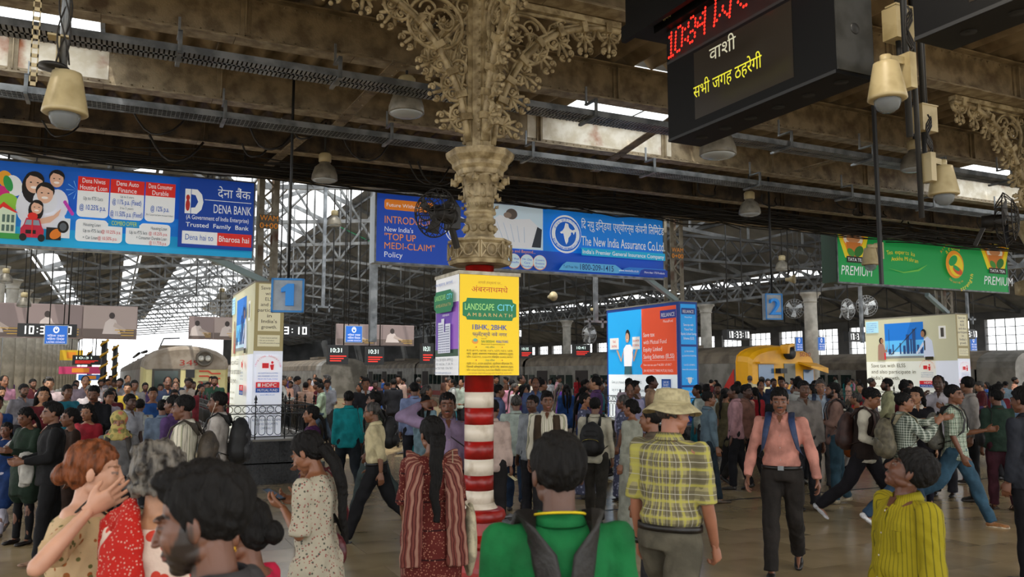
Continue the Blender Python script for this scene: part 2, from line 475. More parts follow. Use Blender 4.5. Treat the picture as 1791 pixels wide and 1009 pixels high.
for k in range(1, 18):
    dup(tr, location=(11, 18.5 + 6.6 * k, 6.5), label='steel roof truss over the first platforms, one of the row behind')
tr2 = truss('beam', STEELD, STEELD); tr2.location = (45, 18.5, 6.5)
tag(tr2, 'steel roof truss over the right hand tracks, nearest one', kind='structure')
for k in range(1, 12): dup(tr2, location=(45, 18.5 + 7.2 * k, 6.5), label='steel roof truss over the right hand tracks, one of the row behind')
# purlins
for x in (-3.6, -1.2, 1.2, 3.6, 6.0, 8.6, 10.6, 13.5, 16, 18.5, 21, 23.5, 26):
    z = 6.6 + (17 - abs(x - 11)) / 17 * 6.9 - .12
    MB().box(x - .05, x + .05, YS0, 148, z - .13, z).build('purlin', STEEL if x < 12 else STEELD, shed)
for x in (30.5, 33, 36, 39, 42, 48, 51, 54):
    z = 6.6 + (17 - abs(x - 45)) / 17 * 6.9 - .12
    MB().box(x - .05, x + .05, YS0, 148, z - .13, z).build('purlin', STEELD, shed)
# gable screen of glazing bars at the concourse end
# stone and iron columns
def stone_col(h, r, lab, band=None):
    t = root('stone_column', label=lab, cat='column')
    MB().lathe([(r * 1.35, 0), (r * 1.35, .25), (r * 1.15, .3), (r * 1.05, .45)], 20).build('base', STONE, t)
    MB().lathe([(r, .45), (r * .9, h - .5), (r * .9, h - .45)], 20).build('shaft', STONE, t)
    MB().lathe([(r * .95, h - .45), (r * 1.1, h - .4), (r * .95, h - .36), (r * 1.25, h - .12), (r * 1.5, h - .08), (r * 1.5, h)], 20).build('capital', STONE, t)
    return t
RX = 27.3
sc = stone_col(5.3, .3, 'whitewashed round column beside the yellow train cab')
sc.location = (RX, 26.9, 0)
sc['group'] = 'columns between the train sheds'
for k, (y, lb) in enumerate(((34.0, 'whitewashed round column just right of the blue and red advert tower'), (41, 'whitewashed round column behind the blue and red advert tower'), (48.5, 'whitewashed round column left of the blue and red advert tower'), (58, 'whitewashed round column deep in the shed behind the yellow banner'), (68, 'whitewashed round column farthest behind the yellow banner'))):
    dup(sc, location=(RX, y, 0), label=lb)
# lattice girder on them
lg = root('beam', (RX, 0, 5.3), kind='structure', label='lattice girder carried by the whitewashed columns')
MB().box(-.12, .12, 16.5, 110, 0, .12).build('bottom_chord', STEEL, lg); MB().box(-.12, .12, 16.5, 110, 1.15, 1.3).build('top_chord', STEEL, lg)
lt = MB(); y = 16.5
while y < 108:
    lt.bar((-.05, y, .1), (-.05, y + 1.1, 1.15), .03, .09); lt.bar((.05, y + 1.1, .1), (.05, y, 1.15), .03, .09); y += 1.1
lt.build('lattice', STEEL, lg)
# girder along B over the platform ends
lg2 = root('beam', (0, 24.5, 5.9), kind='structure', label='lattice girder across the platform ends behind the hanging signs')
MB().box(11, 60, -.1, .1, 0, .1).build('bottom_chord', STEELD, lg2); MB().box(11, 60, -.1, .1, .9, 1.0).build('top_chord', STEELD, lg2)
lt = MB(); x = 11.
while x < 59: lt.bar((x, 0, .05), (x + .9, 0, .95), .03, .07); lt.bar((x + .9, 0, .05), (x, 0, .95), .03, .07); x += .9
lt.build('lattice', STEELD, lg2)
# left hand row
STRIPE = mat('yellow warning paint', '#c99a2a', .5)
p0 = stone_col(6.0, .27, 'whitewashed column in the row along the left platform, one of the receding row')
p0['group'] = 'columns along the left platform'; p0.location = (-4.2, 38, 0)
yy = 38
while yy < 118:
    yy += 5.2
    if yy < 118: dup(p0, location=(-4.2, yy, 0))
for k, (x, y) in enumerate(((-.35, 40), (.1, 47.5), (-1.4, 62))):
    t = root('striped_post', (x, y, 0), label=['black and yellow striped post at the left platform, nearest of the three', 'black and yellow striped post between the two others on the left platform', 'black and yellow striped post farthest along the left platform'][k], cat='post')
    MB().lathe([(.12, 0), (.12, 3.2)], 12).build('shaft', BLACK, t)
    st = MB()
    for q in range(6):
        st.tube([(.125 * math.cos(a), .125 * math.sin(a), .3 + q * .5 + a * .07) for a in np.linspace(0, 2 * math.pi, 13)], .06, 4, flat_=1)
    st.build('warning_stripe', STRIPE, t)
# side wall with windows, far right
WALLM = mat('grey shed wall', '#77787a', .8, 0, '#5e6062', .5, .4, .6)
wr = root('wall_right', kind='structure', label='grey side wall of the shed with a row of bright windows')
MB().box(62, 62.4, 16, 160, 0, 3.4).build('lower_wall', WALLM, wr); MB().box(62, 62.4, 16, 160, 6.0, 8).build('upper_wall', WALLM, wr)
pier = MB().box(0, .4, 0, 1.3, 3.4, 6.0).mesh('pier'); pier.materials.append(WALLM)
bars = MB()
for z in (4.05, 4.7, 5.35): bars.box(.15, .2, 0, 3.2, z, z + .05)
for y in (.8, 1.6, 2.4): bars.box(.15, .2, y, y + .05, 3.4, 6.0)
bars = bars.mesh('glazing_bars'); bars.materials.append(STEELD)
wpane = MB().box(.17, .18, 0, 3.2, 3.4, 6.0).mesh('pane'); wpane.materials.append(SKYG)
y = 16.0; k = 0
while y < 158:
    put('pier', pier, None, wr, loc=(62, y, 0))
    k += 1
    wn = root('window_%d' % k, (62, y + 1.3, 0), kind='structure', label='bright window in the right side wall of the shed')
    put('glazing_bars', bars, None, wn); put('pane', wpane, None, wn); y += 4.5
# left wall low arcade
wl = root('wall_left', kind='structure', label='pale wall behind the left row of columns')
MB().box(-9.2, -8.8, 24, 150, 0, 6.6).build('wall_face', mat('pale blue-grey wall', '#9aa1a6', .8, 0, '#7a8186', .6, .4, .6), wl)

wb = root('wall_back', kind='structure', label='dark far end wall of the shed')
MB().box(17, 62.4, 150, 150.4, 0, 14).build('wall_face', mat('dark far wall', '#56585a', .8, 0, '#3c3e40', .4, .4, .6), wb)
# ------------------------------------------------------------------ trains
TS = mat('dusty silver train paint', '#7d7a73', .5, .1, '#5f5c55', 1.5, .4, .6)
TR = mat('train roof grime', '#74695a', .7, 0, '#4f463a', 1.2, .4, .6)
TY = mat('pale yellow train paint', '#d8cf93', .45, 0, '#bdb178', 1, .45, .65)
TO = mat('orange yellow cab paint', '#e3a50f', .4, 0, '#c88d0c', 1, .45, .65)
TRED = mat('dark red train band', '#7d1f1b', .5)
GLS = mat('dark cab glass', '#1c2a28', .1, spec=.8)
GLB = mat('blue tinted cab glass', '#4c6f93', .15, spec=.8)
def profile(wd, top, x0=0, h=2.05):
    """cross-section outline x,z of a coach: straight sides, rounded roof"""
    pts = [(x0, 0), (x0 + wd, 0), (x0 + wd, h)]
    for k in range(1, 12):
        a = math.pi * k / 12; pts.append((x0 + wd / 2 + wd / 2 * math.cos(a), h + (top - h) * math.sin(a) ** .8))
    pts.append((x0, h)); return pts
def coach(name, x, y0, wd, top, n, lab, cabm, bodym, side, h=2.05):
    t = root(name, (x, y0, 0), label=lab, cat='train')
    L = 20.5
    p = profile(wd, top, 0, h)
    for k in range(n):
        MB().prism([(a, b) for a, b in p], ((2.2 if h < 2.2 else .78) if k == 0 else k * L), k * L + L - .35).build('coach_body', bodym, t)
        rf = [(a, b + .015) for a, b in p if b > h - .05]; rf = [(rf[0][0] + .015, h - .07)] + rf + [(rf[-1][0] - .015, h - .07)]
        MB().prism(rf, ((2.2 if h < 2.2 else .78) if k == 0 else k * L), k * L + L - .35).build('coach_roof', TR, t)
        sx = -.012 if side < 0 else wd + .012
        MB().box(min(sx, sx + .01), max(sx, sx + .01), (2.2 if k == 0 else k * L), k * L + L - .35, .1, .45).build('red_band', TRED, t)
        for d in range(4):
            yd = k * L + 3.4 + d * 4.6
            dr = MB().box(sx - .02, sx + .02, yd, yd + 1.3, 0, 1.95).build('doorway', mat('dark doorway', '#241d1a', .8), t)
            for q in range(3):
                if d < 3 or q < 2:
                    ww = MB().box(sx - .03, sx + .03, yd + 1.65 + q * .95, yd + 2.35 + q * .95, .95, 1.7).build('coach_window', GLS, t)
        MB().box(wd * .3, wd * .7, k * L + 6, k * L + 9, top, top + .18).build('roof_vent', TR, t)
    return t
# 349
t1 = coach('commuter_train', 1.05, 36.0, 3.3, 2.93, 5, 'pale yellow and silver train numbered 349 standing at the left platform', TY, TS, 1)
cabp = profile(3.3, 2.9)
c = MB(); n = len(cabp); rings = []
for yy, s_, dz in ((0, .90, -.16), (.12, .96, -.06), (.5, 1.0, 0), (2.2, 1.0, 0)):
    rings.append([(1.65 + (a - 1.65) * s_, yy, b * (1 if b < 2.0 else (1 + dz / 2.9))) for a, b in cabp])
vs = [q for r in rings for q in r]
fs = [tuple(range(n))] + [(i * n + (k + 1) % n, i * n + k, (i + 1) * n + k, (i + 1) * n + (k + 1) % n) for i in range(3) for k in range(n)]
c.add(vs, fs).build('cab', TY, t1)
rf = [(a, b) for a, b in cabp if b > 2.0]
c = MB(); m_ = len(rf); rr = []
for yy, s_, dz in ((-.02, .91, -.14), (.10, .97, -.04), (.5, 1.01, .02), (2.25, 1.01, .02)):
    rr += [(1.65 + (a - 1.65) * s_, yy, b * (1 + dz / 2.9)) for a, b in rf]
c.add(rr, [tuple(range(m_))] + [(i * m_ + k, (i + 1) * m_ + k, (i + 1) * m_ + k + 1, i * m_ + k + 1) for i in range(3) for k in range(m_ - 1)]).build('cab_roof', mat('dusty pink-grey cab roof', '#a39788', .6, 0, '#857868', 2, .4, .6), t1)
for nm, b, m_ in (('cab_window_frame', (.38, 1.42, -.03, 0, 1.02, 1.98), mat('grey rubber', '#4a4740', .6)), ('cab_window', (.46, 1.34, -.045, 0, 1.1, 1.9), mat('green cab glass', '#20362c', .15, spec=.8)),
                  ('marker_lamp', (1.62, 1.95, -.14, 0, 1.62, 1.95), DGREY), ('front_door', (2.15, 2.85, -.02, 0, .3, 1.5), mat('door grey', '#8d8b70', .5)), ('front_door_window', (2.22, 2.78, -.035, 0, .85, 1.42), GLS),
                  ('red_skirt', (.1, 3.2, -.03, 0, .0, .5), TRED)):
    MB().box(*b).build(nm, m_, t1)
MB().add([(-.0, -.0, 0), (.75, -.035, 0), (.35, -.035, .9), (.16, -.035, 1.25)], [(0, 1, 2, 3)]).build('red_chevron', TRED, t1)
hl = MB().lathe([(.0, .06), (.24, .06), (.25, 0), (.31, 0), (.33, .05), (.33, .3)], 24).xf(Matrix.Translation((2.3, -.22, 2.4)) @ Matrix.Rotation(-math.pi / 2, 4, 'X')).build('headlight_drum', mat('dusty headlight drum', '#6d665c', .6, .2), t1)
for q in (-1, 1): MB().lathe([(.0, -.01), (.1, -.01), (.12, .02), (.12, .05)], 16).xf(Matrix.Translation((2.3 + q * .13, -.24, 2.4)) @ Matrix.Rotation(-math.pi / 2, 4, 'X')).build('headlight', mat('lamp glass', '#c9c7bd', .15, .3), t1)
pn = Panel(t1, -.06, .002)
pn.text('349', 1.75, 2.12, .22, flat('#9c2b1e'), w=.75)
pn.text('349', 2.48, 1.24, .24, flat('#8f1f16'), w=.8)
OR = flat('#cf4a28')
for dz in (0, -.2):
    pn.poly([(2.12, 1.86 + dz), (2.45, 1.86 + dz), (2.6, 1.76 + dz), (2.95, 1.76 + dz), (2.95, 1.82 + dz), (2.62, 1.82 + dz), (2.47, 1.92 + dz), (2.12, 1.92 + dz)], OR)
pn.done()
# pantograph clutter
MB().tube([(1.0, 9, 3.0), (1.3, 11, 3.6), (2.0, 10, 3.6)], .04, 5).tube([(.6, 14, 3.0), (.6, 22, 3.1)], .09, 5).tube([(.5, 24, 3.1), (.5, 40, 3.1)], .1, 5).build('roof_gear', DGREY, t1)

# silver train with orange cab
t2 = coach('commuter_train', 23.0, 26.0, 3.6, 2.95, 6, 'silver train with an orange-yellow driving cab beside the whitewashed column', TO, TS, -1, 2.28)
cabp = profile(3.6, 2.95, 0, 2.28)
c = MB(); rings = []
for yy, s_, dz in ((0, .92, -.2), (.15, .97, -.06), (.5, 1.0, .0), (.75, 1.0, 0), (.75, 1.012, .02), (.8, 1.012, .02)):
    rings.append([(1.8 + (a - 1.8) * s_, yy, b * (1 if b < 2.2 else (1 + dz / 2.9))) for a, b in cabp])
vs = [q for r in rings for q in r]; n = len(cabp)
c.add(vs, [tuple(range(n))] + [(i * n + (k + 1) % n, i * n + k, (i + 1) * n + k, (i + 1) * n + (k + 1) % n) for i in range(5) for k in range(n)]).build('cab', TO, t2)
for nm, b, m_ in (('cab_window', (.45, 1.25, -.03, 0, 1.15, 2.16), GLB), ('centre_window', (1.8, 2.4, -.03, 0, 1.35, 2.2), mat('grimy glass', '#5c5b4b', .3)), ('cab_window', (2.85, 3.4, -.03, 0, 1.0, 1.95), GLB),
                  ('marker_light', (1.35, 1.7, -.3, 0, 1.8, 2.0), DGREY)):
    MB().box(*b).build(nm, m_, t2)
MB().prism([(.35, 2.19), (1.4, 2.19), (1.4, 2.26), (.35, 2.26)], -.22, 0).build('window_hood', TO, t2)
MB().add([(2.6, 0, 2.28), (3.6, 0, 2.23), (3.65, -.6, 2.02), (2.7, -.6, 2.1), (2.6, 0, 2.2), (3.6, 0, 2.15), (3.65, -.6, 1.8), (2.7, -.6, 2.03)], [(0, 1, 2, 3), (4, 7, 6, 5), (2, 6, 7, 3), (1, 5, 6, 2), (0, 3, 7, 4)]).build('window_hood', TO, t2)
MB().lathe([(.25, -.15), (.25, .2)], 16).xf(Matrix.Translation((2.05, 0, 2.62)) @ Matrix.Rotation(math.pi / 2, 4, 'X')).build('headlight_drum', DGREY, t2)
MB().prism([(1.7, 2.6), (1.75, 2.95), (2.05, 3.02), (2.4, 2.92), (2.4, 2.82), (2.05, 2.9), (1.84, 2.85), (1.8, 2.6)], -.35, .1).build('headlight_cowl', TO, t2)
for q in (-1, 1): MB().lathe([(.09, -.24), (.09, .1)], 12).xf(Matrix.Translation((2.05 + q * .11, 0, 2.6)) @ Matrix.Rotation(math.pi / 2, 4, 'X')).build('headlight', mat('lamp glass', '#c9c7bd', .15, .3), t2)
MB().add([(-.03, .9, 2.0), (-.03, 2.3, .3), (-.03, .9, .3)], [(0, 1, 2)]).build('red_chevron', mat('bright red stripe', '#b5271d', .5), t2)
pn = Panel(t2, -.04, .002); pn.text('5030', 2.95, 2.5, .17, flat('#8f1f16'), w=.6); pn.done()
t3 = coach('commuter_train', 37.0, 24.0, 3.6, 2.9, 6, 'dull grey train on the far right track behind the crowd', TS, TS, -1)
MB().prism(profile(3.6, 2.9), .3, 2.3).build('cab', TS, t3)
t4 = coach('commuter_train', 13.6, 60.0, 3.4, 2.9, 4, 'grey train far back between the platforms behind the crowd', TS, TS, 1)
MB().prism(profile(3.4, 2.9), .3, 2.3).build('cab', TS, t4)
# ------------------------------------------------------------------ ornate cast iron column
CX, CY = 2.91, 6.74
def pz(y): return 1.82 + (652 - y) / 204.0
col = root('ornate_column', (CX, CY, 0), label='ornate cast iron column with red and white bands, leafy capital and scrolled brackets', cat='column')
oc = math.pi / 8
MB().lathe([(.27, 0), (.27, .12), (.25, .16), (.235, .2), (.225, .34), (.25, .37), (.235, .40), (.25, .43), (.21, .46), (.2, .56)], 8, rot=oc, smooth=False).build('plinth', RED, col)
MB().lathe([(.19, .555), (.225, .57), (.236, .6), (.225, .64), (.2, .66), (.15, .665)], 28).build('plinth_moulding', RED, col)
zs = [pz(v) for v in (880, 857, 831, 803, 772, 743, 713.5, 686)]
MB().lathe([(.165, pz(893)), (.17, pz(889)), (.15, pz(884)), (.135, zs[0] + .004)], 28).build('base_ring', WHITE, col)
seq = [zs[0]] + zs[1:] + [pz(460)]
for k in range(len(seq) - 1):
    a, b = seq[k], seq[k + 1]
    MB().lathe([(.128, a), (.128, b)], 28).build('painted_band', WHITE if k % 2 == 0 else RED, col)
# gallery ring
zr0, zr1 = pz(452), pz(418)
MB().lathe([(.10, zr0 - .03), (.27, zr0 - .03), (.285, zr0), (.255, zr0 + .02), (.25, zr1 - .02), (.285, zr1), (.285, zr1 + .02), (.1, zr1 + .03)], 8, rot=oc, smooth=False).build('gallery_ring', IRON, col)
orn = MB()
for k in range(8):
    m = Matrix.Rotation(k * math.pi / 4, 4, 'Z') @ Matrix.Translation((0, -.256, (zr0 + zr1) / 2))
    t = MB()
    h = (zr1 - zr0) / 2 - .02
    t.tube([(.045 * math.cos(a), -.004, h * .8 * math.sin(a)) for a in np.linspace(0, 2 * math.pi, 15)], .008, 5)
    for sg in (-1, 1):
        t.bar((sg * .095, -.004, h), (sg * .04, -.004, -h * .2), .008, .012); t.bar((sg * .095, -.004, -h), (sg * .04, -.004, h * .2), .008, .012); t.box(sg * .1 - .007, sg * .1 + .007, -.014, .004, -h - .01, h + .01)
    t.xf(m); orn.add(t.v, t.f)
orn.build('ring_fretwork', IRON, col)
MB().lathe([(.13, pz(418)), (.14, pz(414)), (.15, pz(410)), (.125, pz(402)), (.125, pz(382)), (.14, pz(380)), (.14, pz(374)), (.12, pz(372)), (.12, pz(366)), (.145, pz(364)), (.145, pz(360)), (.12, pz(358)), (.12, pz(345))], 28).build('necking', IRON, col)
rb = MB()
for k in range(10):
    a = 2 * math.pi * k / 10 + .1
    c = Vector((.128 * math.cos(a), .128 * math.sin(a), pz(392)))
    rb.lathe([(.036, 0), (.03, .02), (.018, .022), (.008, .034), (0.001, .036)], 12).v
    nv = len(rb.v) - 12 * 5
    mt = Matrix.Translation(c) @ Vector((math.cos(a), math.sin(a), 0)).to_track_quat('Z', 'Y').to_matrix().to_4x4()
    rb.v[nv:] = [tuple(mt @ Vector(p)) for p in rb.v[nv:]]
rb.build('roundels', IRON, col)
# leafy capital: bell, leaves and curled buds
MB().lathe([(.115, pz(360)), (.12, pz(340)), (.14, pz(318)), (.17, pz(300)), (.2, pz(292))], 24).build('capital_bell', IRON, col)
def leaf_pts(a, r0, z0, r1, z1, curl, wd):
    """a leaf that climbs the bell and curls out"""
    mb = MB(); n = 8; rad = Vector((math.cos(a), math.sin(a), 0)); tan = Vector((-math.sin(a), math.cos(a), 0)); rows = []
    for i in range(n + 1):
        t = i / n; r = r0 + (r1 - r0) * t ** 2.2; z = z0 + (z1 - z0) * math.sin(min(t * 1.15, 1) * math.pi / 2)
        if t > .75: z -= curl * (t - .75) * 4; r += curl * .8 * (t - .75) * 4
        wv = wd * (math.sin(math.pi * min(t * .9 + .12, 1)) ** .6) * (1 - .25 * (i % 2))
        rows.append((rad * r + Vector((0, 0, z)), wv))
    for c, wv in rows:
        for u, dz in ((-1, -.018), (-.5, .0), (0, -.012), (.5, .0), (1, -.018)):
            mb.v.append(tuple(c + tan * wv * u + rad * dz))
    for i in range(n):
        for k in range(4): q = i * 5 + k; mb.f.append((q, q + 1, q + 6, q + 5)); mb.sm.append(True)
    mb.v += [tuple(Vector(p) - rad * .012) for p in mb.v]; N5 = 5 * (n + 1)
    mb.f += [tuple(v + N5 for v in reversed(f)) for f in list(mb.f)]; mb.sm += [True] * (len(mb.f) - len(mb.sm))
    return mb
for tier, (n, r0, z0, r1, z1, cu, wd, off) in enumerate(((8, .12, pz(362), .155, pz(332), .02, .035, 0), (8, .125, pz(350), .185, pz(312), .03, .04, .4), (8, .15, pz(335), .22, pz(296), .035, .045, 0))):
    for k in range(n): leaf_pts(2 * math.pi * k / n + off + .2, r0, z0, r1, z1, cu, wd).build('capital_leaf', IRON, col)
bd = MB()
def ball(mb, c, r, n=8):
    mb.lathe([(.01 * r, -r), (.7 * r, -.7 * r), (r, 0), (.7 * r, .7 * r), (.01 * r, r)], n, c)
for k in range(8):
    a = 2 * math.pi * k / 8 + .2
    for rr, z, s_ in ((.225, pz(305), .036), (.17, pz(335), .022), (.15, pz(352), .016)):
        aa = a + (.39 if s_ == .022 else 0); ball(bd, (rr * math.cos(aa), rr * math.sin(aa), z), s_)
        bd.tube([((rr + s_ * .9) * math.cos(aa + q * .02 * 8 * s_) , (rr + s_ * .9) * math.sin(aa + q * .16 * s_ * 4), z + s_ * 1.1 * math.cos(q)) for q in np.linspace(-2.2, 2.2, 7)], s_ * .3, 5)
bd.build('capital_buds', IRON, col)
MB().lathe([(.17, pz(298)), (.21, pz(294)), (.215, pz(285)), (.25, pz(279)), (.255, pz(272)), (.3, pz(262)), (.31, pz(256)), (.31, pz(251)), (.18, pz(249))], 8, rot=oc, smooth=False).build('abacus', IRON, col)
# stem above the capital
MB().lathe([(.10, pz(252)), (.10, 5.3)], 8, rot=oc, smooth=False).box(-.13, .13, -.02, .02, pz(252), 5.3).box(-.02, .02, -.13, .13, pz(252), 5.3).build('stem', IRON, col)
sv = MB()
for k in range(18):
    z = 3.98 + k * .075
    for sx in (-.06, .06): sv.lathe([(.013, 0), (.009, .01)], 6).v; nv = len(sv.v) - 12; mt = Matrix.Translation((sx, -.102, z)) @ Matrix.Rotation(math.pi / 2, 4, 'X'); sv.v[nv:] = [tuple(mt @ Vector(p)) for p in sv.v[nv:]]
sv.build('stem_rivets', IRON, col, kind='stuff')
MB().box(-.2, .2, -.2, .2, 5.24, 5.3).build('stem_plate', IRON, col)
# brackets in local x (out), z
ARC = [(.12, 3.88), (.155, 4.1), (.205, 4.3), (.29, 4.5), (.42, 4.72), (.6, 4.92), (.82, 5.07), (1.08, 5.16), (1.35, 5.2), (1.5, 5.2)]
def spiral(cx, cz, r, a0, turns, th, mb, n=26, dirn=1):
    pts = []; rr = []
    for i in range(n + 1):
        t = i / n; a = a0 + dirn * turns * 2 * math.pi * t; q = r * (1 - .85 * t)
        pts.append((cx + q * math.cos(a), 0, cz + q * math.sin(a))); rr.append(th * (1 - .45 * t))
    mb.tube(pts, rr, 6, flat_=1.6, nrm=(0, 1, 0)); ball(mb, pts[-1], th * 1.7, 7)
def palm(mb, cx, cz, ang, s, n=7):
    """fan of petals with two curls below, opening along ang"""
    for k in range(n):
        t = (k - (n - 1) / 2) / ((n - 1) / 2); a = ang + t * 1.25; L = s * (1 - .28 * abs(t))
        pts = []; rr = []
        for i in range(6):
            q = i / 5; pts.append((cx + math.cos(a) * L * q, -.012 * math.sin(q * 3), cz + math.sin(a) * L * q)); rr.append(s * (.035 + .085 * math.sin(q * 2.6)))
        mb.tube(pts, rr, 5, flat_=.7, nrm=(0, 1, 0))
    for sg in (-1, 1): spiral(cx + math.cos(ang + sg * 1.7) * s * .35, cz + math.sin(ang + sg * 1.7) * s * .35, s * .3, ang + math.pi, 1.1, s * .07, mb, 16, sg)
def bracket_meshes():
    out = []
    rib = MB().tube([(x, 0, z) for x, z in ARC], .032, 8, flat_=1.5, nrm=(0, 1, 0)).tube([(x - .028, 0, z + .035) for x, z in ARC], .016, 6, flat_=1.3, nrm=(0, 1, 0))
    for i in range(1, 9):
        x, z = ARC[i]; d = Vector((ARC[i + 1][0] - ARC[i - 1][0], ARC[i + 1][1] - ARC[i - 1][1])).normalized() * .03
        rib.bar((x - d.x, 0, z - d.y), (x + d.x, 0, z + d.y), .13, .1, up=(-d.y, 0, d.x))
    out.append(('arch_rib', rib))
    out.append(('top_rail', MB().box(.08, 1.5, -.05, .05, 5.22, 5.28).tube([(.1, 0, 5.19), (1.35, 0, 5.21)], .02, 6)))
    sc_ = MB()
    sc_.tube([(.44 + .26 * math.cos(a), 0, 4.93 + .24 * math.sin(a)) for a in np.linspace(0, 2 * math.pi, 29)], .016, 6, flat_=1.6, nrm=(0, 1, 0))
    spiral(.36, 4.95, .16, -1.2, 1.4, .016, sc_, dirn=1); spiral(.53, 4.88, .13, 2.2, 1.3, .015, sc_, dirn=-1); spiral(.5, 5.05, .09, 0, 1.2, .012, sc_); spiral(.33, 4.77, .08, 1, 1.2, .012, sc_, dirn=-1)
    spiral(.2, 4.55, .085, .4, 1.5, .014, sc_); spiral(.17, 4.36, .05, 2.4, 1.3, .01, sc_, dirn=-1); spiral(.16, 4.72, .06, 4.0, 1.3, .012, sc_, dirn=-1); spiral(.14, 4.18, .03, 1.4, 1.2, .008, sc_)
    spiral(.84, 5.15, .055, .5, 1.3, .011, sc_); spiral(.75, 5.02, .045, 2.5, 1.3, .01, sc_, dirn=-1); spiral(1.0, 5.19, .03, 0, 1.2, .008, sc_); spiral(.17, 5.13, .08, 2, 1.4, .013, sc_, dirn=-1)
    sc_.tube([(.2, 0, 4.3), (.16, 0, 4.5), (.13, 0, 4.7), (.2, 0, 4.8)], .012, 6).tube([(.28, 0, 4.6), (.24, 0, 4.72), (.2, 0, 4.82)], .012, 6).tube([(.68, 0, 5.0), (.72, 0, 5.12), (.85, 0, 5.2)], .012, 6)
    out.append(('scrollwork', sc_))
    lf = MB()
    for x, z, a, s_ in ((.36, 4.93, 1.0, .1), (.55, 4.98, 4.2, .09), (.2, 4.62, 1.6, .07), (.45, 4.78, 5.3, .07), (.78, 5.1, 2.3, .06), (.22, 5.02, .5, .07), (.33, 5.1, -1.8, .07)): palm(lf, x, z, a, s_, 5)
    out.append(('scroll_leaves', lf))
    for i in (1, 2.4, 3.6, 4.7, 5.8, 7.0, 8.2):
        k = int(i); f = i - k; x = ARC[k][0] * (1 - f) + ARC[k + 1][0] * f; z = ARC[k][1] * (1 - f) + ARC[k + 1][1] * f
        dx, dz = ARC[k + 1][0] - ARC[k][0], ARC[k + 1][1] - ARC[k][1]; ang = math.atan2(-dx, dz)
        p_ = MB(); s_ = .17
        for sg in (-1, 1):                      # two cusp arcs meeting in a leaf
            c0 = Vector((x, 0, z)); dv = Vector((dx, 0, dz)).normalized() * sg; nv_ = Vector((math.cos(ang), 0, math.sin(ang)))
            p_.tube([c0 + dv * .13 * math.cos(t) + nv_ * (.02 + .12 * math.sin(t)) for t in np.linspace(0, 1.5, 7)], [.018, .017, .016, .015, .014, .012, .011], 6, flat_=1.5, nrm=(0, 1, 0))
        palm(p_, x + math.cos(ang) * .07, z + math.sin(ang) * .07, ang, s_, 5)
        for sg in (-1, 1):
            ex, ez = x + math.cos(ang) * .22, z + math.sin(ang) * .22; px_, pz_ = -math.sin(ang) * sg, math.cos(ang) * sg
            spiral(ex + px_ * .05, ez + pz_ * .05, .035, ang, 1.2, .012, p_, 14, sg)
        ball(p_, (x + math.cos(ang) * .27, 0, z + math.sin(ang) * .27), .022)
        out.append(('cusp_leaf', p_))
    return [(nm, mb.mesh(nm)) for nm, mb in out]
BRM = bracket_meshes()
for nm, me in BRM: me.materials.append(IRON)
def brackets(parent, angs):
    for a in angs:
        r = root('bracket'); r.parent = parent; r.rotation_euler = (0, 0, a)
        for nm, me in BRM: put(nm, me, None, r)
brackets(col, (0, math.pi, -math.pi / 2, math.pi / 2))
# the next column along, mostly out of frame
c2 = root('ornate_column', (10.85, CY, 0), label='second ornate cast iron column, its scrolled bracket at the right edge', cat='column')
MB().lathe([(.27, 0), (.225, .34), (.25, .4), (.2, .56), (.236, .6), (.15, .66), (.128, .7), (.128, 2.8), (.28, 2.85), (.28, 3), (.12, 3.05), (.14, 3.5), (.22, 3.7), (.31, 3.78), (.1, 3.8), (.1, 5.3)], 16).build('shaft', IRON, c2)
brackets(c2, (math.pi, -math.pi / 2))
# advert box round the shaft
ab = root('advert_box', (2.6, 6.45, 0), label='yellow and white advert box fixed round the red and white column', cat='sign')
bz0, bz1 = 1.80, 2.65
MB().box(0, .56, .003, .56, bz0, bz1).box(-.01, .57, -.01, .57, bz1, bz1 + .03).build('box_frame', mat('dirty white frame', '#c9c4b4', .5, 0, '#a19a86', 9, .4, .6), ab)
YL, GR, BL, RD = flat('#f5d013', .18), flat('#0d7a4c', .1), flat('#1c4fb0', .1), flat('#b9271b', .1)
LG, LBL, DK, WH = flat('#a9e58a', .15), flat('#6fd9f2', .15), flat('#3a3413'), flat('#f3f2ee', .15)
P = Panel(ab, 0, .0006); W = .56
P.rect(.004, bz0, W - .004, bz1 + .005, YL)
P.text('आपले हक्काचं घर..', W / 2, 2.575, .022, flat('#b48a12'), maxw=.24)
P.text('अंबरनाथमधे', W / 2, 2.505, .045, RD, w=.34, bold=.015)
P.poly([(.07, 2.45), (.46 + .03, 2.45), (.5, 2.42), (.53, 2.41), (.53, 2.3), (.5, 2.29), (.49, 2.265), (.07, 2.265), (.06, 2.29), (.03, 2.3), (.03, 2.41), (.06, 2.42)], GR)
P.text('LANDSCAPE', .05, 2.35, .055, LG, 'l', w=.27, bold=.01); P.text('CITY', .51, 2.35, .055, LBL, 'r', w=.16, bold=.01)
P.text('A M B A R N A T H', W / 2, 2.295, .03, flat('#d9c27a', .1), w=.42)
P.text('1BHK, 2BHK', W / 2, 2.185, .042, BL, w=.32, bold=.03)
P.text('फ्लॅटस्चे नवे नगर', W / 2, 2.13, .03, flat('#2a3f8f'), w=.32, bold=.01)
P.ell(.145, 2.085, .028, .022, flat('#f2a23c')); P.ell(.145, 2.095, .02, .014, flat('#6fb9a0'))
P.text('Project By', .2, 2.105, .008, DK, 'l'); P.text('SAI SIDDHI', .2, 2.075, .02, flat('#4a8f2c'), 'l', w=.12, bold=.02); P.text('REALTORS', .34, 2.075, .02, BL, 'l', w=.11, bold=.02)
P.text('Beyond Expectations', .2, 2.057, .01, DK, 'l', w=.22)
P.text('साईट ऑफिस', W / 2, 2.03, .012, GR, bold=.01)
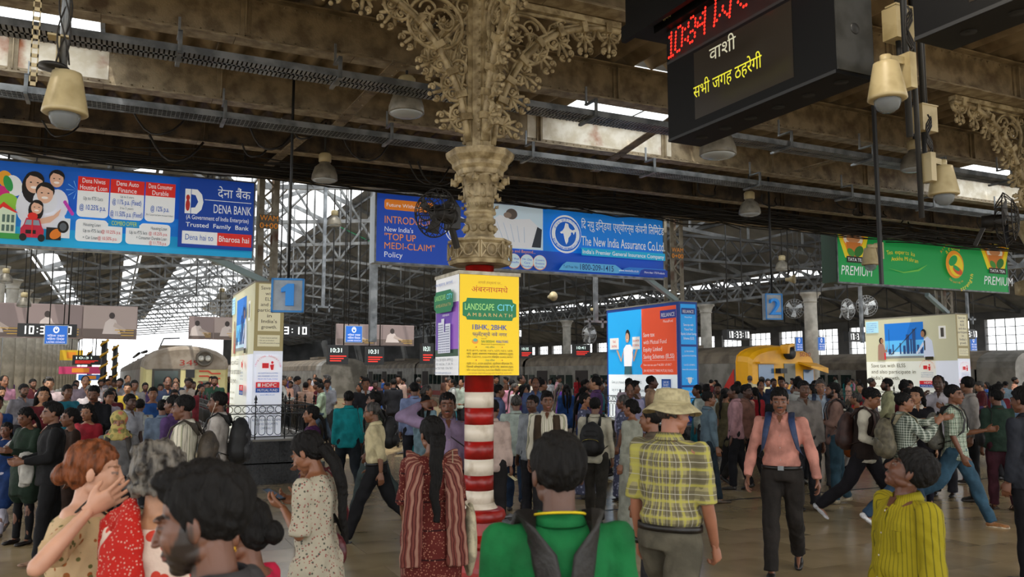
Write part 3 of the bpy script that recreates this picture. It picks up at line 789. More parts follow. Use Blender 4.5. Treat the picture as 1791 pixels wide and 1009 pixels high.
for k, t in enumerate(('स.नं.५४/२९, ५४/२४, ५३/५, ५३/२, ५३/३, ५३/४,', 'पाले, जुन्या अंबरनाथ गावाजवळ, अंबरनाथ (पूर्व)', 'फोन: ६५६२२९९, ६५६२२९९ मोबाईल: ७२७६६ ७४२४२')): P.text(t, W / 2, 2.0 - k * .027, .016, DK, w=.43, bold=.015)
P.text('सेल्स ऑफिस', W / 2, 1.92, .012, GR, bold=.01)
for k, t in enumerate(('फ्लॅट नं.३२, टाऊन स्क्वेअर, भुर्शेवाल सीएचएस लि.,', 'शिवाजी कॉम्प्लेक्सजवळ, स्टेशन रोड, अंबरनाथ (पूर्व)', 'फोन: ०२५१-६५६२२६६, ६५६२२७७ मोबाईल: ७२७६७ ७४२४२')): P.text(t, W / 2, 1.89 - k * .027, .016, DK, w=.43, bold=.015)
P.text('www.landscaperealty.co.in', W / 2, 1.812, .018, flat('#c9a52c'), w=.4)
for x in (.15, .39):
    for z in (2.036, 1.926): P.ell(x, z, .005, .005, RD)
P.done()
sd2 = root('side_print'); sd2.parent = ab; sd2.location = (-.001, .56, 0); sd2.rotation_euler = (0, 0, -math.pi / 2)
P = Panel(sd2, 0, .0006)
P.rect(.004, bz0, W - .004, bz1, flat('#eef0f3', .18)); P.rect(.01, 1.96, W - .01, 2.42, flat('#6a3fae', .1)); P.poly([(.3, 1.96), (.55, 1.96), (.55, 2.42), (.45, 2.42)], flat('#9b62c8', .1))
P.rect(.01, 1.96, W - .01, 2.02, flat('#31503a', .1))
for x0, x1, h in ((.07, .18, 2.26), (.17, .24, 2.29), (.24, .32, 2.17), (.3, .42, 2.24)):
    P.rect(x0, 1.99, x1, h, flat('#d9dcea', .15)); 
    for k in range(12):
        zz = 2.0 + k * .021
        if zz < h - .01: P.rect(x0 + .012, zz, x1 - .012, zz + .008, flat('#8d94b3'))
P.poly([(.08, 2.53), (.44, 2.53), (.47, 2.5), (.5, 2.5), (.5, 2.38), (.47, 2.37), (.46, 2.34), (.1, 2.34), (.07, 2.37), (.04, 2.38), (.04, 2.5), (.07, 2.5)], GR)
P.text('LANDSCAPE', .07, 2.45, .045, LG, 'l', w=.25, bold=.01); P.text('CITY', .48, 2.45, .045, LBL, 'r', w=.13, bold=.01); P.text('A M B A R N A T H', .27, 2.39, .028, flat('#d9c27a'), w=.36)
P.text('आपलं हक्काचं घर.. अंबरनाथमधे', .28, 2.575, .025, BL, w=.42); P.text('SAI SIDDHI REALTORS', .34, 2.305, .016, WH, w=.16)
P.text('फ्लॅट नं.३२, टाऊन स्क्वेअर, अंबरनाथ (पू)', .28, 1.92, .024, flat('#6b6f78'), w=.46); P.text('Tel: 0251 6562266 | 77 | 88 | 99', .28, 1.885, .02, flat('#6b6f78'), w=.46); P.text('Mobile: 72767 74242 / 72766 74242', .28, 1.85, .02, flat('#6b6f78'), w=.46)
P.text('www.landscaperealty.co.in', .28, 1.812, .02, flat('#7f93b8'), w=.4)
P.done()

# ------------------------------------------------------------------ hanging signs on the plane Y = 15
def board(name, x0, x1, z0, z1, lab, side='#c9d3dc', depth=.45, Y=15.0):
    t = root(name, (x0, Y, z0), label=lab, cat='sign')
    W, H = x1 - x0, z1 - z0
    MB().box(0, W, .004, depth, 0, H).build('sign_case', mat('sign case ' + side, side, .5), t)
    MB().box(-.03, W + .03, -.012, .02, -.04, 0).box(-.03, W + .03, -.012, .02, H, H + .04).box(-.03, 0, -.012, .02, 0, H).box(W, W + .03, -.012, .02, 0, H).build('sign_frame', GALV, t)
    for k in range(4):
        x = W * (k + .5) / 4
        MB().tube([(x, depth / 2, H), (x, depth / 2, 5.4 - z0 + .4)], .018, 6).build('hanger_rod', DGREY, t)
    return t, W, H
E_ = .28
b1, W, H = board('billboard', -3.9, 2.12, 3.82, 5.14, 'long backlit blue bank signboard with a family and loan rates, left of the column')
P = Panel(b1, 0, .0015)
def X(px_): return (px_ + 0) / 444 * 3.83 + 2.19       # reading across the photo's visible part
u = lambda px_: atY(px_, 360, 15.0).x + 3.9
z_ = lambda f: H * f
BLU, CY_, WHT, REDS, TXT, BTX = flat('#0a4fb4', E_), flat('#15a5d6', E_), flat('#eef2f4', E_), flat('#dd2a22', E_), flat('#3b4148', .1), flat('#1b4fae', .2)
P.rect(0, 0, W, H, flat('#0b5cc0', E_)); P.rect(0, 0, W, H * .45, flat('#0e7fd0', E_)); P.rect(0, 0, W, H * .22, CY_)
SKN, HR, CLO = flat('#e3b79c', .25), flat('#17120f', .05), flat('#dfe3ec', E_)
def pf(cx, cz, r, hair_long=False, child=False):
    if hair_long: P.ell(cx - .01, cz - r * .45, r * 1.0, r * 1.6, HR)
    P.ell(cx, cz + r * .3, r * .86, r * .9, HR); P.ell(cx, cz - r * .05, r * .74, r * .98, SKN); P.poly([(cx - r * .7, cz + r * .3), (cx - r * .4, cz + r * .75), (cx + r * .2, cz + r * .62), (cx + r * .7, cz + r * .3), (cx + r * .6, cz + r * .95), (cx, cz + r * 1.15), (cx - r * .6, cz + r * .95)], HR)
    for sg in (-1, 1): P.ell(cx + sg * r * .3, cz + r * .05, r * .1, r * .06, HR)
    P.ell(cx, cz - r * .45, r * .3, r * .13, flat('#f7efe9', .3))
# balloons
for px_, pf_, rx, rz, h_ in ((7, .78, .1, .14, '#e8a22c'), (22, .71, .12, .17, '#e9eef0'), (3, .6, .1, .13, '#d0267d'), (14, .5, .14, .15, '#8cc63f'), (12, .73, .06, .13, '#2f9a4c')): P.ell(u(px_), H * pf_, rx, rz, flat(h_, E_), .3)
P.poly([(u(38), .28), (u(42), .78), (u(56), .85), (u(90), .85), (u(105), .75), (u(122), .28)], CLO); P.ell(u(56), H * .47, .22, .3, CLO); P.ell(u(100), H * .52, .16, .25, CLO)
pf(u(58), H * .76, .16, True); pf(u(97), H * .83, .13); P.ell(u(80), H * .55, .18, .2, CLO); pf(u(78), H * .64, .155); pf(u(65), H * .46, .105, True)
P.poly([(u(68), .42), (u(95), .5), (u(108), .62), (u(104), .5), (u(90), .38), (u(70), .34)], SKN)
P.poly([(u(0), .16), (u(0), .55), (u(7), .6), (u(30), .5), (u(30), .16)], flat('#cfe0c5', E_)); P.poly([(u(-4), .56), (u(7), .66), (u(33), .5), (u(28), .5), (u(6), .58), (u(-4), .5)], REDS); P.rect(u(-5), .08, u(38), .17, flat('#3c9a44', E_))
for px_ in (6, 14, 22): P.rect(u(px_), .34, u(px_ + 5), .46, flat('#5b7a70', .1)); P.rect(u(px_), .2, u(px_ + 5), .3, flat('#5b7a70', .1))
CAR = flat('#c21f3f', E_)
P.poly([(u(39), .12), (u(39), .26), (u(44), .32), (u(48), .43), (u(71), .43), (u(76), .3), (u(80), .24), (u(79), .12)], CAR); P.poly([(u(46), .32), (u(49), .4), (u(70), .4), (u(73), .32)], flat('#8fa0b0', .2))
for px_ in (44, 76): P.ell(u(px_), .12, .05, .06, HR)
P.rect(u(48), .18, u(66), .24, HR); P.ell(u(59), .46, .07, .06, REDS); P.rect(u(58), .14, u(60.5), .44, REDS)
P.rect(u(84), .1, u(110), .3, HR); P.ell(u(101), .2, .1, .07, flat('#e07b1b', E_), .8)
P.rect(u(110), .14, u(125), .46, flat('#dfe4e8', E_)); P.ell(u(113), .32, .08, .1, HR); P.ell(u(113), .32, .05, .065, flat('#6b7580'))
for k in range(7): P.ell(u(114 + k * 2.3), .72 - .03 * k, .025, .03, flat('#c43ab0', E_))
for k in range(10):
    a = k * .63; P.poly([(u(134), .93), (u(134) + .16 * math.cos(a), .93 + .16 * math.sin(a)), (u(134) + .15 * math.cos(a + .06), .93 + .15 * math.sin(a + .06))], flat('#8fd0ff', E_))
def col_box(pa, pb, ttl, lines):
    P.rrect(u(pa), .5, u(pb), 1.14, .07, WHT); P.rect(u(pa), .93, u(pb), 1.16, REDS)
    for k, t in enumerate(ttl): P.text(t, (u(pa) + u(pb)) / 2, 1.06 - k * .11, .078, WHT, w=(u(pb) - u(pa)) * (.86 if k else .8) * min(1, len(t) / 11), bold=.01)
    for t, zz, hh, mm, ww in lines: P.text(t, (u(pa) + u(pb)) / 2, zz, hh, mm, w=(u(pb) - u(pa)) * ww, bold=.02 if mm is BTX else 0)
col_box(135, 190, ('Dena Niwas', 'Housing Loan'), (('Up to ₹75 Lacs', .78, .06, TXT, .62), ('@ 10.25% p.a.', .62, .085, BTX, .84)))
col_box(192, 251, ('Dena Auto', 'Finance'), (('Up to 3 years', .86, .04, TXT, .4), ('@ 11% p.a. (Fixed)', .75, .085, BTX, .86), ('3 to 5 years', .67, .04, TXT, .4), ('@ 11.50% p.a. (Fixed)', .55, .085, BTX, .95)))
col_box(253, 305, ('Dena Consumer', 'Durable'), (('@ 12% p.a.', .68, .085, BTX, .62), ('(For Corporate Salary Account holder)', .6, .03, TXT, .9)))
P.text('COMBO OFFER', u(219), .39, .075, flat('#c8e03a', E_), w=u(241) - u(197), bold=.01)
P.rrect(u(135), .1, u(216), .42, .06, WHT); P.rrect(u(135), .1, u(190), .46, .06, WHT); P.rrect(u(222), .1, u(299), .42, .06, WHT); P.rrect(u(246), .1, u(299), .46, .06, WHT)
P.rect(u(191), .37, u(245), .48, flat('#1192cf', E_)); P.text('COMBO OFFER', u(219), .395, .07, flat('#c8e03a', E_), w=u(241) - u(197), bold=.01)
RT = flat('#c2302c', .2)
for t, pa, zz, al, m_, ww in (('Housing Loan', 148, .35, 'l', TXT, 28), ('Up to ₹75 lacs', 148, .25, 'l', TXT, 30), ('@ 10.25% p.a.', 180, .25, 'l', RT, 32), ('+ Car Loan', 148, .14, 'l', TXT, 24), ('@ 10.50% p.a.', 174, .14, 'l', RT, 32),
                              ('Housing Loan', 293, .36, 'r', TXT, 28), ('Up to ₹75 lacs', 259, .27, 'r', TXT, 30), ('@ 10.25% p.a.', 294, .27, 'r', RT, 32), ('+ Consumer Durable Loan', 293, .19, 'r', TXT, 52), ('@ 11.75% p.a.', 293, .115, 'r', RT, 30)):
    P.text(t, u(pa), zz, .055, m_, al, w=(u(290) - u(280)) * ww / 10, bold=.01)
P.rect(u(312), .1, W - .02, H - .02, flat('#0a3fa0', E_))
P.rect(u(322), .68, u(332), 1.1, WHT); P.poly([(u(333), 1.1), (u(343), 1.1), (u(351), 1.02), (u(354), .89), (u(351), .76), (u(343), .68), (u(333), .68), (u(333), .78), (u(340), .79), (u(345), .89), (u(340), 1.0), (u(333), 1.01)], WHT)
P.ell(u(327), .95, .03, .05, RT); P.ell(u(327), .82, .035, .1, RT)
P.text('देना बैंक', u(407), 1.0, .15, WHT, w=u(436) - u(379), bold=.02); P.rect(u(356), .93, u(437), .94, WHT); P.text('DENA BANK', u(405), .72, .15, WHT, w=u(438) - u(373), bold=.035)
P.text('(A Government of India Enterprise)', u(380), .585, .075, WHT, w=u(434) - u(326)); P.text('Trusted  Family  Bank', u(380), .455, .075, WHT, w=u(435) - u(326), bold=.02)
P.rect(u(319), .16, u(380), .38, WHT); P.rect(u(380), .16, u(439), .38, REDS); P.text('Dena hai to', u(349), .23, .1, BTX, w=u(374) - u(326)); P.text('Bharosa hai', u(409), .23, .1, WHT, w=u(434) - u(382), bold=.015)
P.done()

b2, W, H = board('billboard', 4.36, 10.9, 3.9, 5.2, 'long backlit blue insurance signboard hanging behind the ornate column')
P = Panel(b2, 0, .0015)
u = lambda px_: atY(px_, 430, 15.0).x - 4.36
P.rect(0, 0, W, H, flat('#1f4fc0', E_)); P.rect(u(855), 0, W, H, flat('#1683e0', E_)); P.rect(u(855), 0, W, .42, flat('#1550ba', E_))
ORA, WT2 = flat('#f59a4c', E_), flat('#f4f8fb', E_)
P.rrect(u(671), 1.0, u(758), 1.2, .05, flat('#f08a2a', E_)); P.text('Future Without Fear', u(675), 1.06, .07, WT2, 'l', w=u(755) - u(675))
P.text('INTRODUCING', u(672), .74, .14, ORA, 'l', w=u(768) - u(672), bold=.025); P.text("New India's", u(672), .58, .095, WT2, 'l', w=u(722) - u(672))
P.text('"TOP UP', u(672), .42, .125, ORA, 'l', w=u(727) - u(672), bold=.025); P.text('MEDI-CLAIM"', u(672), .25, .125, ORA, 'l', w=u(760) - u(672), bold=.025); P.text('Policy', u(672), .09, .105, WT2, 'l', w=u(704) - u(672))
P.ring(u(800), .72, .19, .27, WT2); P.ring(u(800), .72, .21, .25, flat('#1f4fc0', E_)); P.textarc('MEDI-CLAIM POLICY', u(800), .72, .21, 330, 210, .035, WT2)
P.rect(u(855), .42, u(948), H, flat('#cfe4f2', E_))
P.poly([(u(855), .5), (u(857), .95), (u(872), 1.08), (u(900), 1.02), (u(925), 1.05), (u(940), .9), (u(937), .6), (u(930), .45), (u(880), .43)], flat('#e6e9ee', E_))
P.ell(u(893), 1.12, .13, .11, flat('#6b625c', .15)); P.ell(u(886), 1.09, .09, .06, flat('#9b8a7e', .2)); P.poly([(u(928), .47), (u(944), .47), (u(946), .85), (u(938), .9)], flat('#39414c', .1)); P.ell(u(857), .98, .06, .1, flat('#8a8f98', .2))
for k in range(5): P.poly([(u(866 + k * 12), .95 - k * .02), (u(867 + k * 12), .95 - k * .02), (u(880 + k * 9), .55), (u(878.5 + k * 9), .55)], flat('#c3cad4', .26))
P.text('Leadership and Beyond...', u(934), .34, .06, flat('#f0a35a', E_), 'r', w=u(934) - u(866))
for c, t in ((872, ('Cash', '')), (896, ('Get Well', 'Benefit')), (919, ('74+ Day', 'Care', 'Procedure')), (941, ('Covers', 'Entire', 'Family'))):
    P.ell(u(c), .16, .155, .155, flat('#f0a35a', .3), n=28); P.ell(u(c), .165, .145, .145, flat('#cfe8f7', E_), n=28)
    for k, s_ in enumerate(t):
        if s_: P.text(s_, u(c), .19 - k * .07, .042, BTX, w=min(.23, len(s_) * .033))
cx = u(986)
P.ell(cx, .79, .37, .40, WT2, n=40); P.ring(cx, .79, .33, .36, flat('#1565c8', .4), 40); P.ell(cx, .79, .25, .265, flat('#1565c8', E_), n=32)
P.textarc('THE NEW INDIA ASSURANCE CO. LTD.', cx, .79, .335, 200, 340, .05, flat('#1565c8', .3), flip=True); P.textarc('दि न्यू इन्डिया एश्योरन्स', cx, .79, .27, 160, 20, .05, flat('#1565c8', .3))
ind = [(-.05, .24), (.02, .22), (.03, .15), (.06, .11), (.12, .08), (.2, .12), (.22, .08), (.17, .04), (.15, -.02), (.12, .04), (.08, .03), (.08, -.02), (.02, -.1), (.01, -.18), (-.03, -.25), (-.06, -.18), (-.09, -.04), (-.1, .0), (-.15, -.01), (-.18, .02), (-.12, .06), (-.08, .12)]
P.poly([(cx + a, .79 + b * .92) for a, b in ind], WT2)
P.text('दि न्यू इन्डिया एश्योरन्स कंपनी लिमिटेड', u(1010), .93, .17, WT2, 'l', w=u(1154) - u(1010), bold=.015)
P.text('The New India Assurance Co.Ltd.', u(1010), .57, .2, WT2, 'l', w=u(1155) - u(1010), bold=.045)
P.rect(u(1010), .36, u(1155), .52, flat('#19b4e6', E_)); P.text("India's Premier General Insurance Company", u(1012), .40, .085, WT2, 'l', w=u(1153) - u(1012), bold=.025)
P.poly([(u(970), .02), (u(977), .14), (u(984), .2), (u(1068), .2), (u(1080), .1), (u(1096), .02)], flat('#5fb4e8', E_)); P.text('Toll Free No:', u(978), .07, .06, flat('#173a80', .1), 'l', w=u(1004) - u(978)); P.text('1800-209-1415', u(1007), .055, .12, flat('#173a80', .1), 'l', w=u(1065) - u(1007), bold=.03)
P.poly([(u(1072), .02), (u(1083), .13), (u(1092), .17), (u(1155), .17), (u(1155), .02)], flat('#2f7fd8', E_)); P.text('www.newindia.co.in', u(1074), .07, .05, WT2, 'l', w=u(1108) - u(1074)); P.poly([(u(1108), .0), (u(1112), .12), (u(1118), .15), (u(1158), .15), (u(1158), 0)], flat('#1a3fa8', E_)); P.text('More than 170 Products', u(1118), .06, .045, WT2, 'l', w=u(1153) - u(1118))
P.done()

b3, W, H = board('billboard', 16.2, 22.75, 4.08, 5.42, 'long backlit green tea signboard at the right', '#1f3a2c', .5)
MB().box(-.03, -.012, .0, .5, 0, H).build('side_panel', mat('dark green side', '#1d3b2a', .6), b3)
P = Panel(b3, 0, .0015)
u = lambda px_: atY(px_, 450, 15.0).x - 16.2
GN, YW, OG = flat('#16a04f', E_), flat('#f0d728', E_), flat('#ee9a1f', E_)
P.rect(0, 0, W, H, GN)
for x0, s_ in ((1464, 1), (1712, .92)):
    U = lambda a: u(x0 + a * s_)
    P.poly([(U(0), H), (U(58), H), (U(46), .62), (U(14), .62)], YW); P.poly([(U(5), H), (U(24), H), (U(28), .7), (U(20), .7)], OG); P.poly([(U(40), H), (U(52), H), (U(38), .66), (U(34), .66)], OG)
    P.ell(U(29), 1.1, .34, .18, flat('#f2e6d2', E_)); P.ell(U(29), 1.12, .24, .12, flat('#c98a5a', .3)); P.poly([(U(16), 1.02), (U(42), 1.02), (U(38), .66), (U(20), .66)], flat('#c8742c', .3)); P.ell(U(38), .8, .18, .12, flat('#2f7a2c', .2), .6); P.ell(U(24), .76, .14, .09, flat('#4a9a3a', .2), -.5)
    P.rect(U(16), .5, U(48), .66, flat('#2a2418', .1)); P.text('TATA TEA', U(32), .54, .08, WT2, w=U(46) - U(18), bold=.03)
    P.text('PREMIUM', U(32), .18, .24, WT2, w=U(58) - U(5), slant=.15)
P.textarc('Tea experts ka', u(1575), -2.1, 2.92, 100.5, 80.5, .11, YW); P.textarc('Anokha Mishran', u(1578), -2.25, 2.9, 99, 80, .11, YW)
P.poly([(u(1548), .42), (u(1575), .32), (u(1602), .4), (u(1618), .6), (u(1600), .44), (u(1575), .35)], flat('#6cc04a', E_))
P.ell(u(1665), .66, .36, .38, OG); P.ell(u(1667), .64, .28, .3, YW); P.ell(u(1662), .76, .2, .12, GN, .6); P.ell(u(1669), .5, .2, .1, flat('#d8521c', E_), -.4); P.ell(u(1667), .56, .14, .06, GN, -.4)
P.textarc('Assam ki', u(1665), .62, .6, 150, 85, .08, OG); P.textarc('aroma', u(1665), .62, .44, 140, 62, .13, YW)
P.textarc('Darjeeling ka', u(1665), .64, .5, 235, 300, .06, OG, flip=True); P.textarc('strength', u(1665), .6, .68, 280, 345, .12, YW, flip=True, bold=.02)
P.rect(u(1682), 1.18, u(1686), 1.28, WT2); P.ell(u(1684), 1.23, .03, .03, GN)
P.done()

# ------------------------------------------------------------------ advert towers round the lattice posts, with plinth and railings
LAM = mat('tower edge trim', '#8a8579', .5)
def tower_base(x, lab, ft):
    t = root('advert_tower', (x, 15.0, 0), label=lab, cat='advert tower')
    MB().box(.004, .496, .004, 3.0, .7, 3.4).build('tower_box', LAM, t)
    MB().box(-.01, .51, -.01, 3.01, 3.4, 3.43).build('top_trim', LAM, t)
    return t
def panels(t, f):
    A = root('front_print'); A.parent = t; A.location = (0, 0, 0); f(Panel(A, 0, .001), .5)
    B = root('long_print'); B.parent = t; B.location = (0, 3.0, 0); B.rotation_euler = (0, 0, -math.pi / 2); return Panel(B, 0, .001)
CRM, PAL, BRN = flat('#d6cfae', .35), flat('#dfe3ee', .4), flat('#4a3a28')
HRED, HBLU = flat('#d8232a', .25), flat('#1d4f9f', .25)
def invest(P, cx, z, s):
    P.textarc('INVESTOR EDUCATION', cx, z, .2 * s, 175, 5, .03 * s, HRED); P.rect(cx - .1 * s, z, cx + .01 * s, z + .09 * s, HRED); P.ell(cx + .07 * s, z + .1 * s, .022 * s, .025 * s, HRED); P.poly([(cx + .03 * s, z + .06 * s), (cx + .1 * s, z + .07 * s), (cx + .09 * s, z - .03 * s), (cx + .05 * s, z - .03 * s)], HRED)
    for k, tx in enumerate(('AN INVESTOR EDUCATION', 'AND AWARENESS INITIATIVE', 'FROM MUTUAL FUND')): P.text(tx, cx, z - .1 * s - k * .05 * s, .028 * s, HBLU, w=.34 * s)
def elss_front(P, W):
    P.rect(0, .7, W, 3.4, PAL); P.rect(0, 2.2, W, 3.4, flat('#a39566', .25)); P.rect(.06, 2.55, W - .06, 3.38, CRM); P.rect(.06, 2.28, W - .06, 2.48, CRM)
    for k, tx in enumerate(('Save tax', 'with', 'ELSS', 'and also', 'participate', 'in', "India's", 'growth.')): P.text(tx, W / 2, 3.28 - k * .098, .06, BRN, w=min(.4, len(tx) * .038))
    for k, tx in enumerate(('• 3 years lock-in period', '• No tax on dividend', '• Growth potential of equity')): P.text(tx, .08, 2.42 - k * .045, .02, BRN, 'l', w=.013 * len(tx))
    P.rect(.05, 1.72, W - .05, 2.12, flat('#eceef5', .4)); invest(P, W / 2, 1.9, 1.0)
    P.rect(.05, 1.56, W - .05, 1.66, HRED); P.text('HDFC', W / 2 + .03, 1.58, .06, WH, w=.24, bold=.05); P.rect(.05, 1.48, W - .05, 1.56, HBLU); P.text('MUTUAL FUND', W / 2, 1.5, .04, WH, w=.34, bold=.03); P.rect(.08, 1.58, .13, 1.64, WH)
    P.text('www.hdfcfund.com', W / 2, 1.43, .025, HBLU, w=.25)
    for k, tx in enumerate(('MUTUAL FUND', 'INVESTMENTS ARE', 'SUBJECT TO MARKET', 'RISKS, READ ALL SCHEME', 'RELATED DOCUMENTS', 'CAREFULLY')): P.text(tx, W / 2, 1.2 - k * .07, .04, TXT, w=.022 * len(tx))
def elss_long(P, W):
    P.rect(0, .7, W, 3.4, flat('#c9c6a6', .3)); P.rect(0, .7, W, 2.15, PAL); P.rect(0, .7, W * .78, 2.15, flat('#e2e3d6', .4))
    P.rect(.7, 2.3, 2.0, 3.25, flat('#1470c8', .4)); P.rect(.7, 2.3, 2.0, 2.75, flat('#58b2ea', .4)); P.rect(.7, 2.3, 2.0, 2.42, flat('#b7d3e2', .4)); P.rect(.7, 2.24, 2.0, 2.3, flat('#8c8f8c', .2))
    for x, w_, h in ((.95, .05, .28), (1.2, .05, .32), (1.32, .08, .24), (1.43, .1, .55), (1.56, .06, .42), (1.64, .1, .7), (1.78, .07, .25), (.82, .1, .15), (1.88, .1, .18)): P.rect(x, 2.36, x + w_, 2.36 + h, flat('#2c4f86', .25))
    P.poly([(.9, 2.35), (1.78, 3.1), (1.785, 3.08), (.92, 2.34)], DK); P.rect(.85, 2.34, .86, 3.08, DK)
    P.rect(.05, 3.0, .5, 3.34, flat('#a8d6e8', .4))
    for k in range(5): P.text(('Now Deduction', 'Limit u/s 80C of the', 'Income-tax Act, 1961', 'increased to', 'Rs.1.5 Lakhs')[k], .08, 3.27 - k * .058, .03, HBLU, 'l', w=.36 if k < 3 else .26)
    SK = flat('#a87a5a', .2)
    P.poly([(.45, 2.2), (.47, 2.62), (.55, 2.7), (.66, 2.65), (.72, 2.45), (.72, 2.2)], flat('#a07868', .25)); P.ell(.58, 2.76, .07, .09, HR); P.ell(.61, 2.75, .05, .07, SK); P.poly([(.66, 2.45), (.76, 2.5), (.8, 2.7), (.78, 2.42)], SK); P.rect(.68, 2.2, .73, 2.4, HRED)
    P.poly([(2.0, 2.25), (2.02, 2.75), (2.14, 2.83), (2.28, 2.7), (2.33, 2.25)], flat('#cdd4e6', .35)); P.ell(2.02, 2.93, .085, .11, HR); P.ell(1.99, 2.9, .06, .09, SK); P.poly([(2.02, 2.6), (1.8, 2.33), (1.75, 2.36), (2.0, 2.7)], flat('#cdd4e6', .35)); P.rect(2.02, 2.45, 2.06, 2.72, DK); P.rect(2.04, 2.18, 2.3, 2.27, DK)
    P.rect(2.5, 2.75, 2.72, 3.1, flat('#f2f0e8', .3)); P.rect(2.56, 2.8, 2.66, 3.05, flat('#57534a'))
    for k, tx in enumerate(('Save tax with ELSS', 'and also participate in', "India's growth.")): P.text(tx, .2, 1.98 - k * .18, .11, BRN, 'l', w=.066 * len(tx))
    for k, tx in enumerate(('• 3 years lock-in period', '• No tax on dividend', '• Growth potential of equity')): P.text(tx, .22, 1.42 - k * .12, .05, BRN, 'l', w=.032 * len(tx))
    invest(P, 2.1, 1.92, 1.15)
    P.rect(1.85, 1.5, 2.35, 1.6, HRED); P.text('HDFC', 2.12, 1.52, .06, WH, w=.25, bold=.05); P.rect(1.85, 1.42, 2.35, 1.5, HBLU); P.text('MUTUAL FUND', 2.1, 1.44, .04, WH, w=.4, bold=.03)
    P.done()
def rel_front(P, W):
    DB, CB = flat('#123a86', .3), flat('#1c97e0', .42)
    P.rect(0, .7, W, 3.4, DB)
    for z0, z1 in ((2.45, 3.35), (1.55, 2.4), (1.0, 1.5)): P.rect(.04, z0, W - .04, z1, CB)
    P.rect(.06, 3.12, W - .06, 3.26, DB); P.text('RELIANCE', W / 2, 3.15, .07, WH, w=.3, bold=.03); P.text('Mutual Fund', W / 2, 3.04, .035, WH, w=.2)
    for k, tx in enumerate(('Save tax with', 'Mutual Fund', 'Equity Linked Saving', 'Schemes (ELSS)')): P.text(tx, W / 2, 2.86 - k * .1, .055, WH, w=.021 * len(tx), bold=.02)
    for k, tx in enumerate(('(i) TAX SAVING', '(ii) GROWTH POTENTIAL', '', 'Call 022-33598932', 'www.reliancemutual.com', '', 'Mutual Fund')): 
        if tx: P.text(tx, W / 2, 2.28 - k * .1, .035, WH, w=.018 * len(tx))
    P.poly([(W / 2 - .06, 1.72), (W / 2 + .06, 1.72), (W / 2 + .05, 1.62), (W / 2, 1.57), (W / 2 - .05, 1.62)], WH)
    P.text('JAN WE INVEST,', W / 2, 1.38, .05, WH, w=.34, bold=.03); P.text('THINK MUTUAL FUNDS.', W / 2, 1.27, .05, WH, w=.38, bold=.03)
def rel_long(P, W):
    DB, CB, RR = flat('#123a86', .3), flat('#18a0e2', .42), flat('#e2502c', .38)
    P.rect(0, .7, W, 3.4, DB); P.rect(.06, .7, W - .1, 3.33, flat('#e4ebee', .42)); P.rect(.06, 1.78, 1.55, 3.33, CB); P.rect(1.55, 1.78, W - .1, 3.33, RR); P.poly([(1.55, 2.05), (1.47, 1.98), (1.55, 1.9)], RR)
    P.rect(2.3, 3.05, W - .1, 3.24, flat('#23368c', .3)); P.text('RELIANCE', 2.6, 3.09, .09, WH, w=.5, bold=.03); P.text('MutualFund', 2.6, 2.96, .06, WH, w=.36, bold=.01)
    for k, tx in enumerate(('Save tax', 'with Mutual Fund', 'Equity Linked', 'Saving Schemes (ELSS)')): P.text(tx, 1.62, 2.66 - k * .17, .1, WH, 'l', w=.057 * len(tx), bold=.025)
    P.rect(1.62, 2.1, 2.85, 2.105, WH); P.text('Now save tax upto ₹ 46,350/- U/S 80C*', 1.62, 1.98, .05, WH, 'l', w=1.1); P.text('JAN WE INVEST, THINK MUTUAL FUNDS.', 1.62, 1.84, .06, WH, 'l', w=1.15, bold=.03)
    SK = flat('#c99c7c', .3)
    P.poly([(.8, 1.78), (.82, 1.98), (1.12, 1.98), (1.14, 1.78)], flat('#35606b', .2)); P.poly([(.8, 1.98), (.78, 2.4), (.9, 2.5), (1.08, 2.5), (1.2, 2.4), (1.13, 1.98)], flat('#e8e8ea', .4))
    P.ell(.97, 2.72, .1, .15, HR); P.ell(.95, 2.67, .08, .12, SK); P.ell(.95, 2.62, .03, .012, WH)
    for a, b, c in (((.8, 2.4), (.68, 2.1), (.5, 2.38)), ((1.18, 2.4), (1.22, 2.1), (1.36, 2.38))):
        P.poly([a, (a[0] - .02, a[1] - .1), (b[0], b[1] - .03), (b[0], b[1] + .06)], SK); P.poly([(b[0] - .03, b[1]), (b[0] + .03, b[1]), (c[0] + .04, c[1]), (c[0] - .04, c[1])], SK)
    P.rect(.18, 2.4, .58, 2.68, WH); P.rect(1.18, 2.38, 1.5, 2.68, WH); P.text('TAX', .38, 2.56, .06, RT, w=.14, bold=.02); P.text('SAVING', .38, 2.45, .06, RT, w=.24, bold=.02); P.text('GROWTH', 1.34, 2.56, .05, RT, w=.26, bold=.02); P.text('POTENTIAL', 1.34, 2.45, .05, RT, w=.28, bold=.02)
    P.text('Give us a missed call on 022-33598932', .25, 1.56, .07, TXT, 'l', w=1.3); P.text('Log on to www.reliancemutual.com/Investor-Education', .25, 1.38, .07, TXT, 'l', w=1.75); P.text('Reach us', .25, 1.2, .07, TXT, 'l', w=.35); P.rrect(1.25, 1.12, 1.55, 1.26, .03, DK)
    P.poly([(2.35, 1.68), (2.7, 1.68), (2.7, 1.42), (2.52, 1.22), (2.35, 1.42)], flat('#1a3f86', .2)); P.poly([(2.38, 1.65), (2.67, 1.65), (2.67, 1.43), (2.52, 1.27), (2.38, 1.43)], WH); P.rect(2.38, 1.5, 2.67, 1.65, flat('#2a5fae', .3)); P.text('JAN WE', 2.525, 1.585, .05, WH, w=.2, bold=.04); P.text('INVEST', 2.525, 1.52, .05, WH, w=.2, bold=.04); P.ell(2.525, 1.4, .08, .07, flat('#e3c02a', .3)); P.ell(2.525, 1.38, .05, .04, HBLU)
    P.done()
TX = (2.2, 11.3, 20.45)
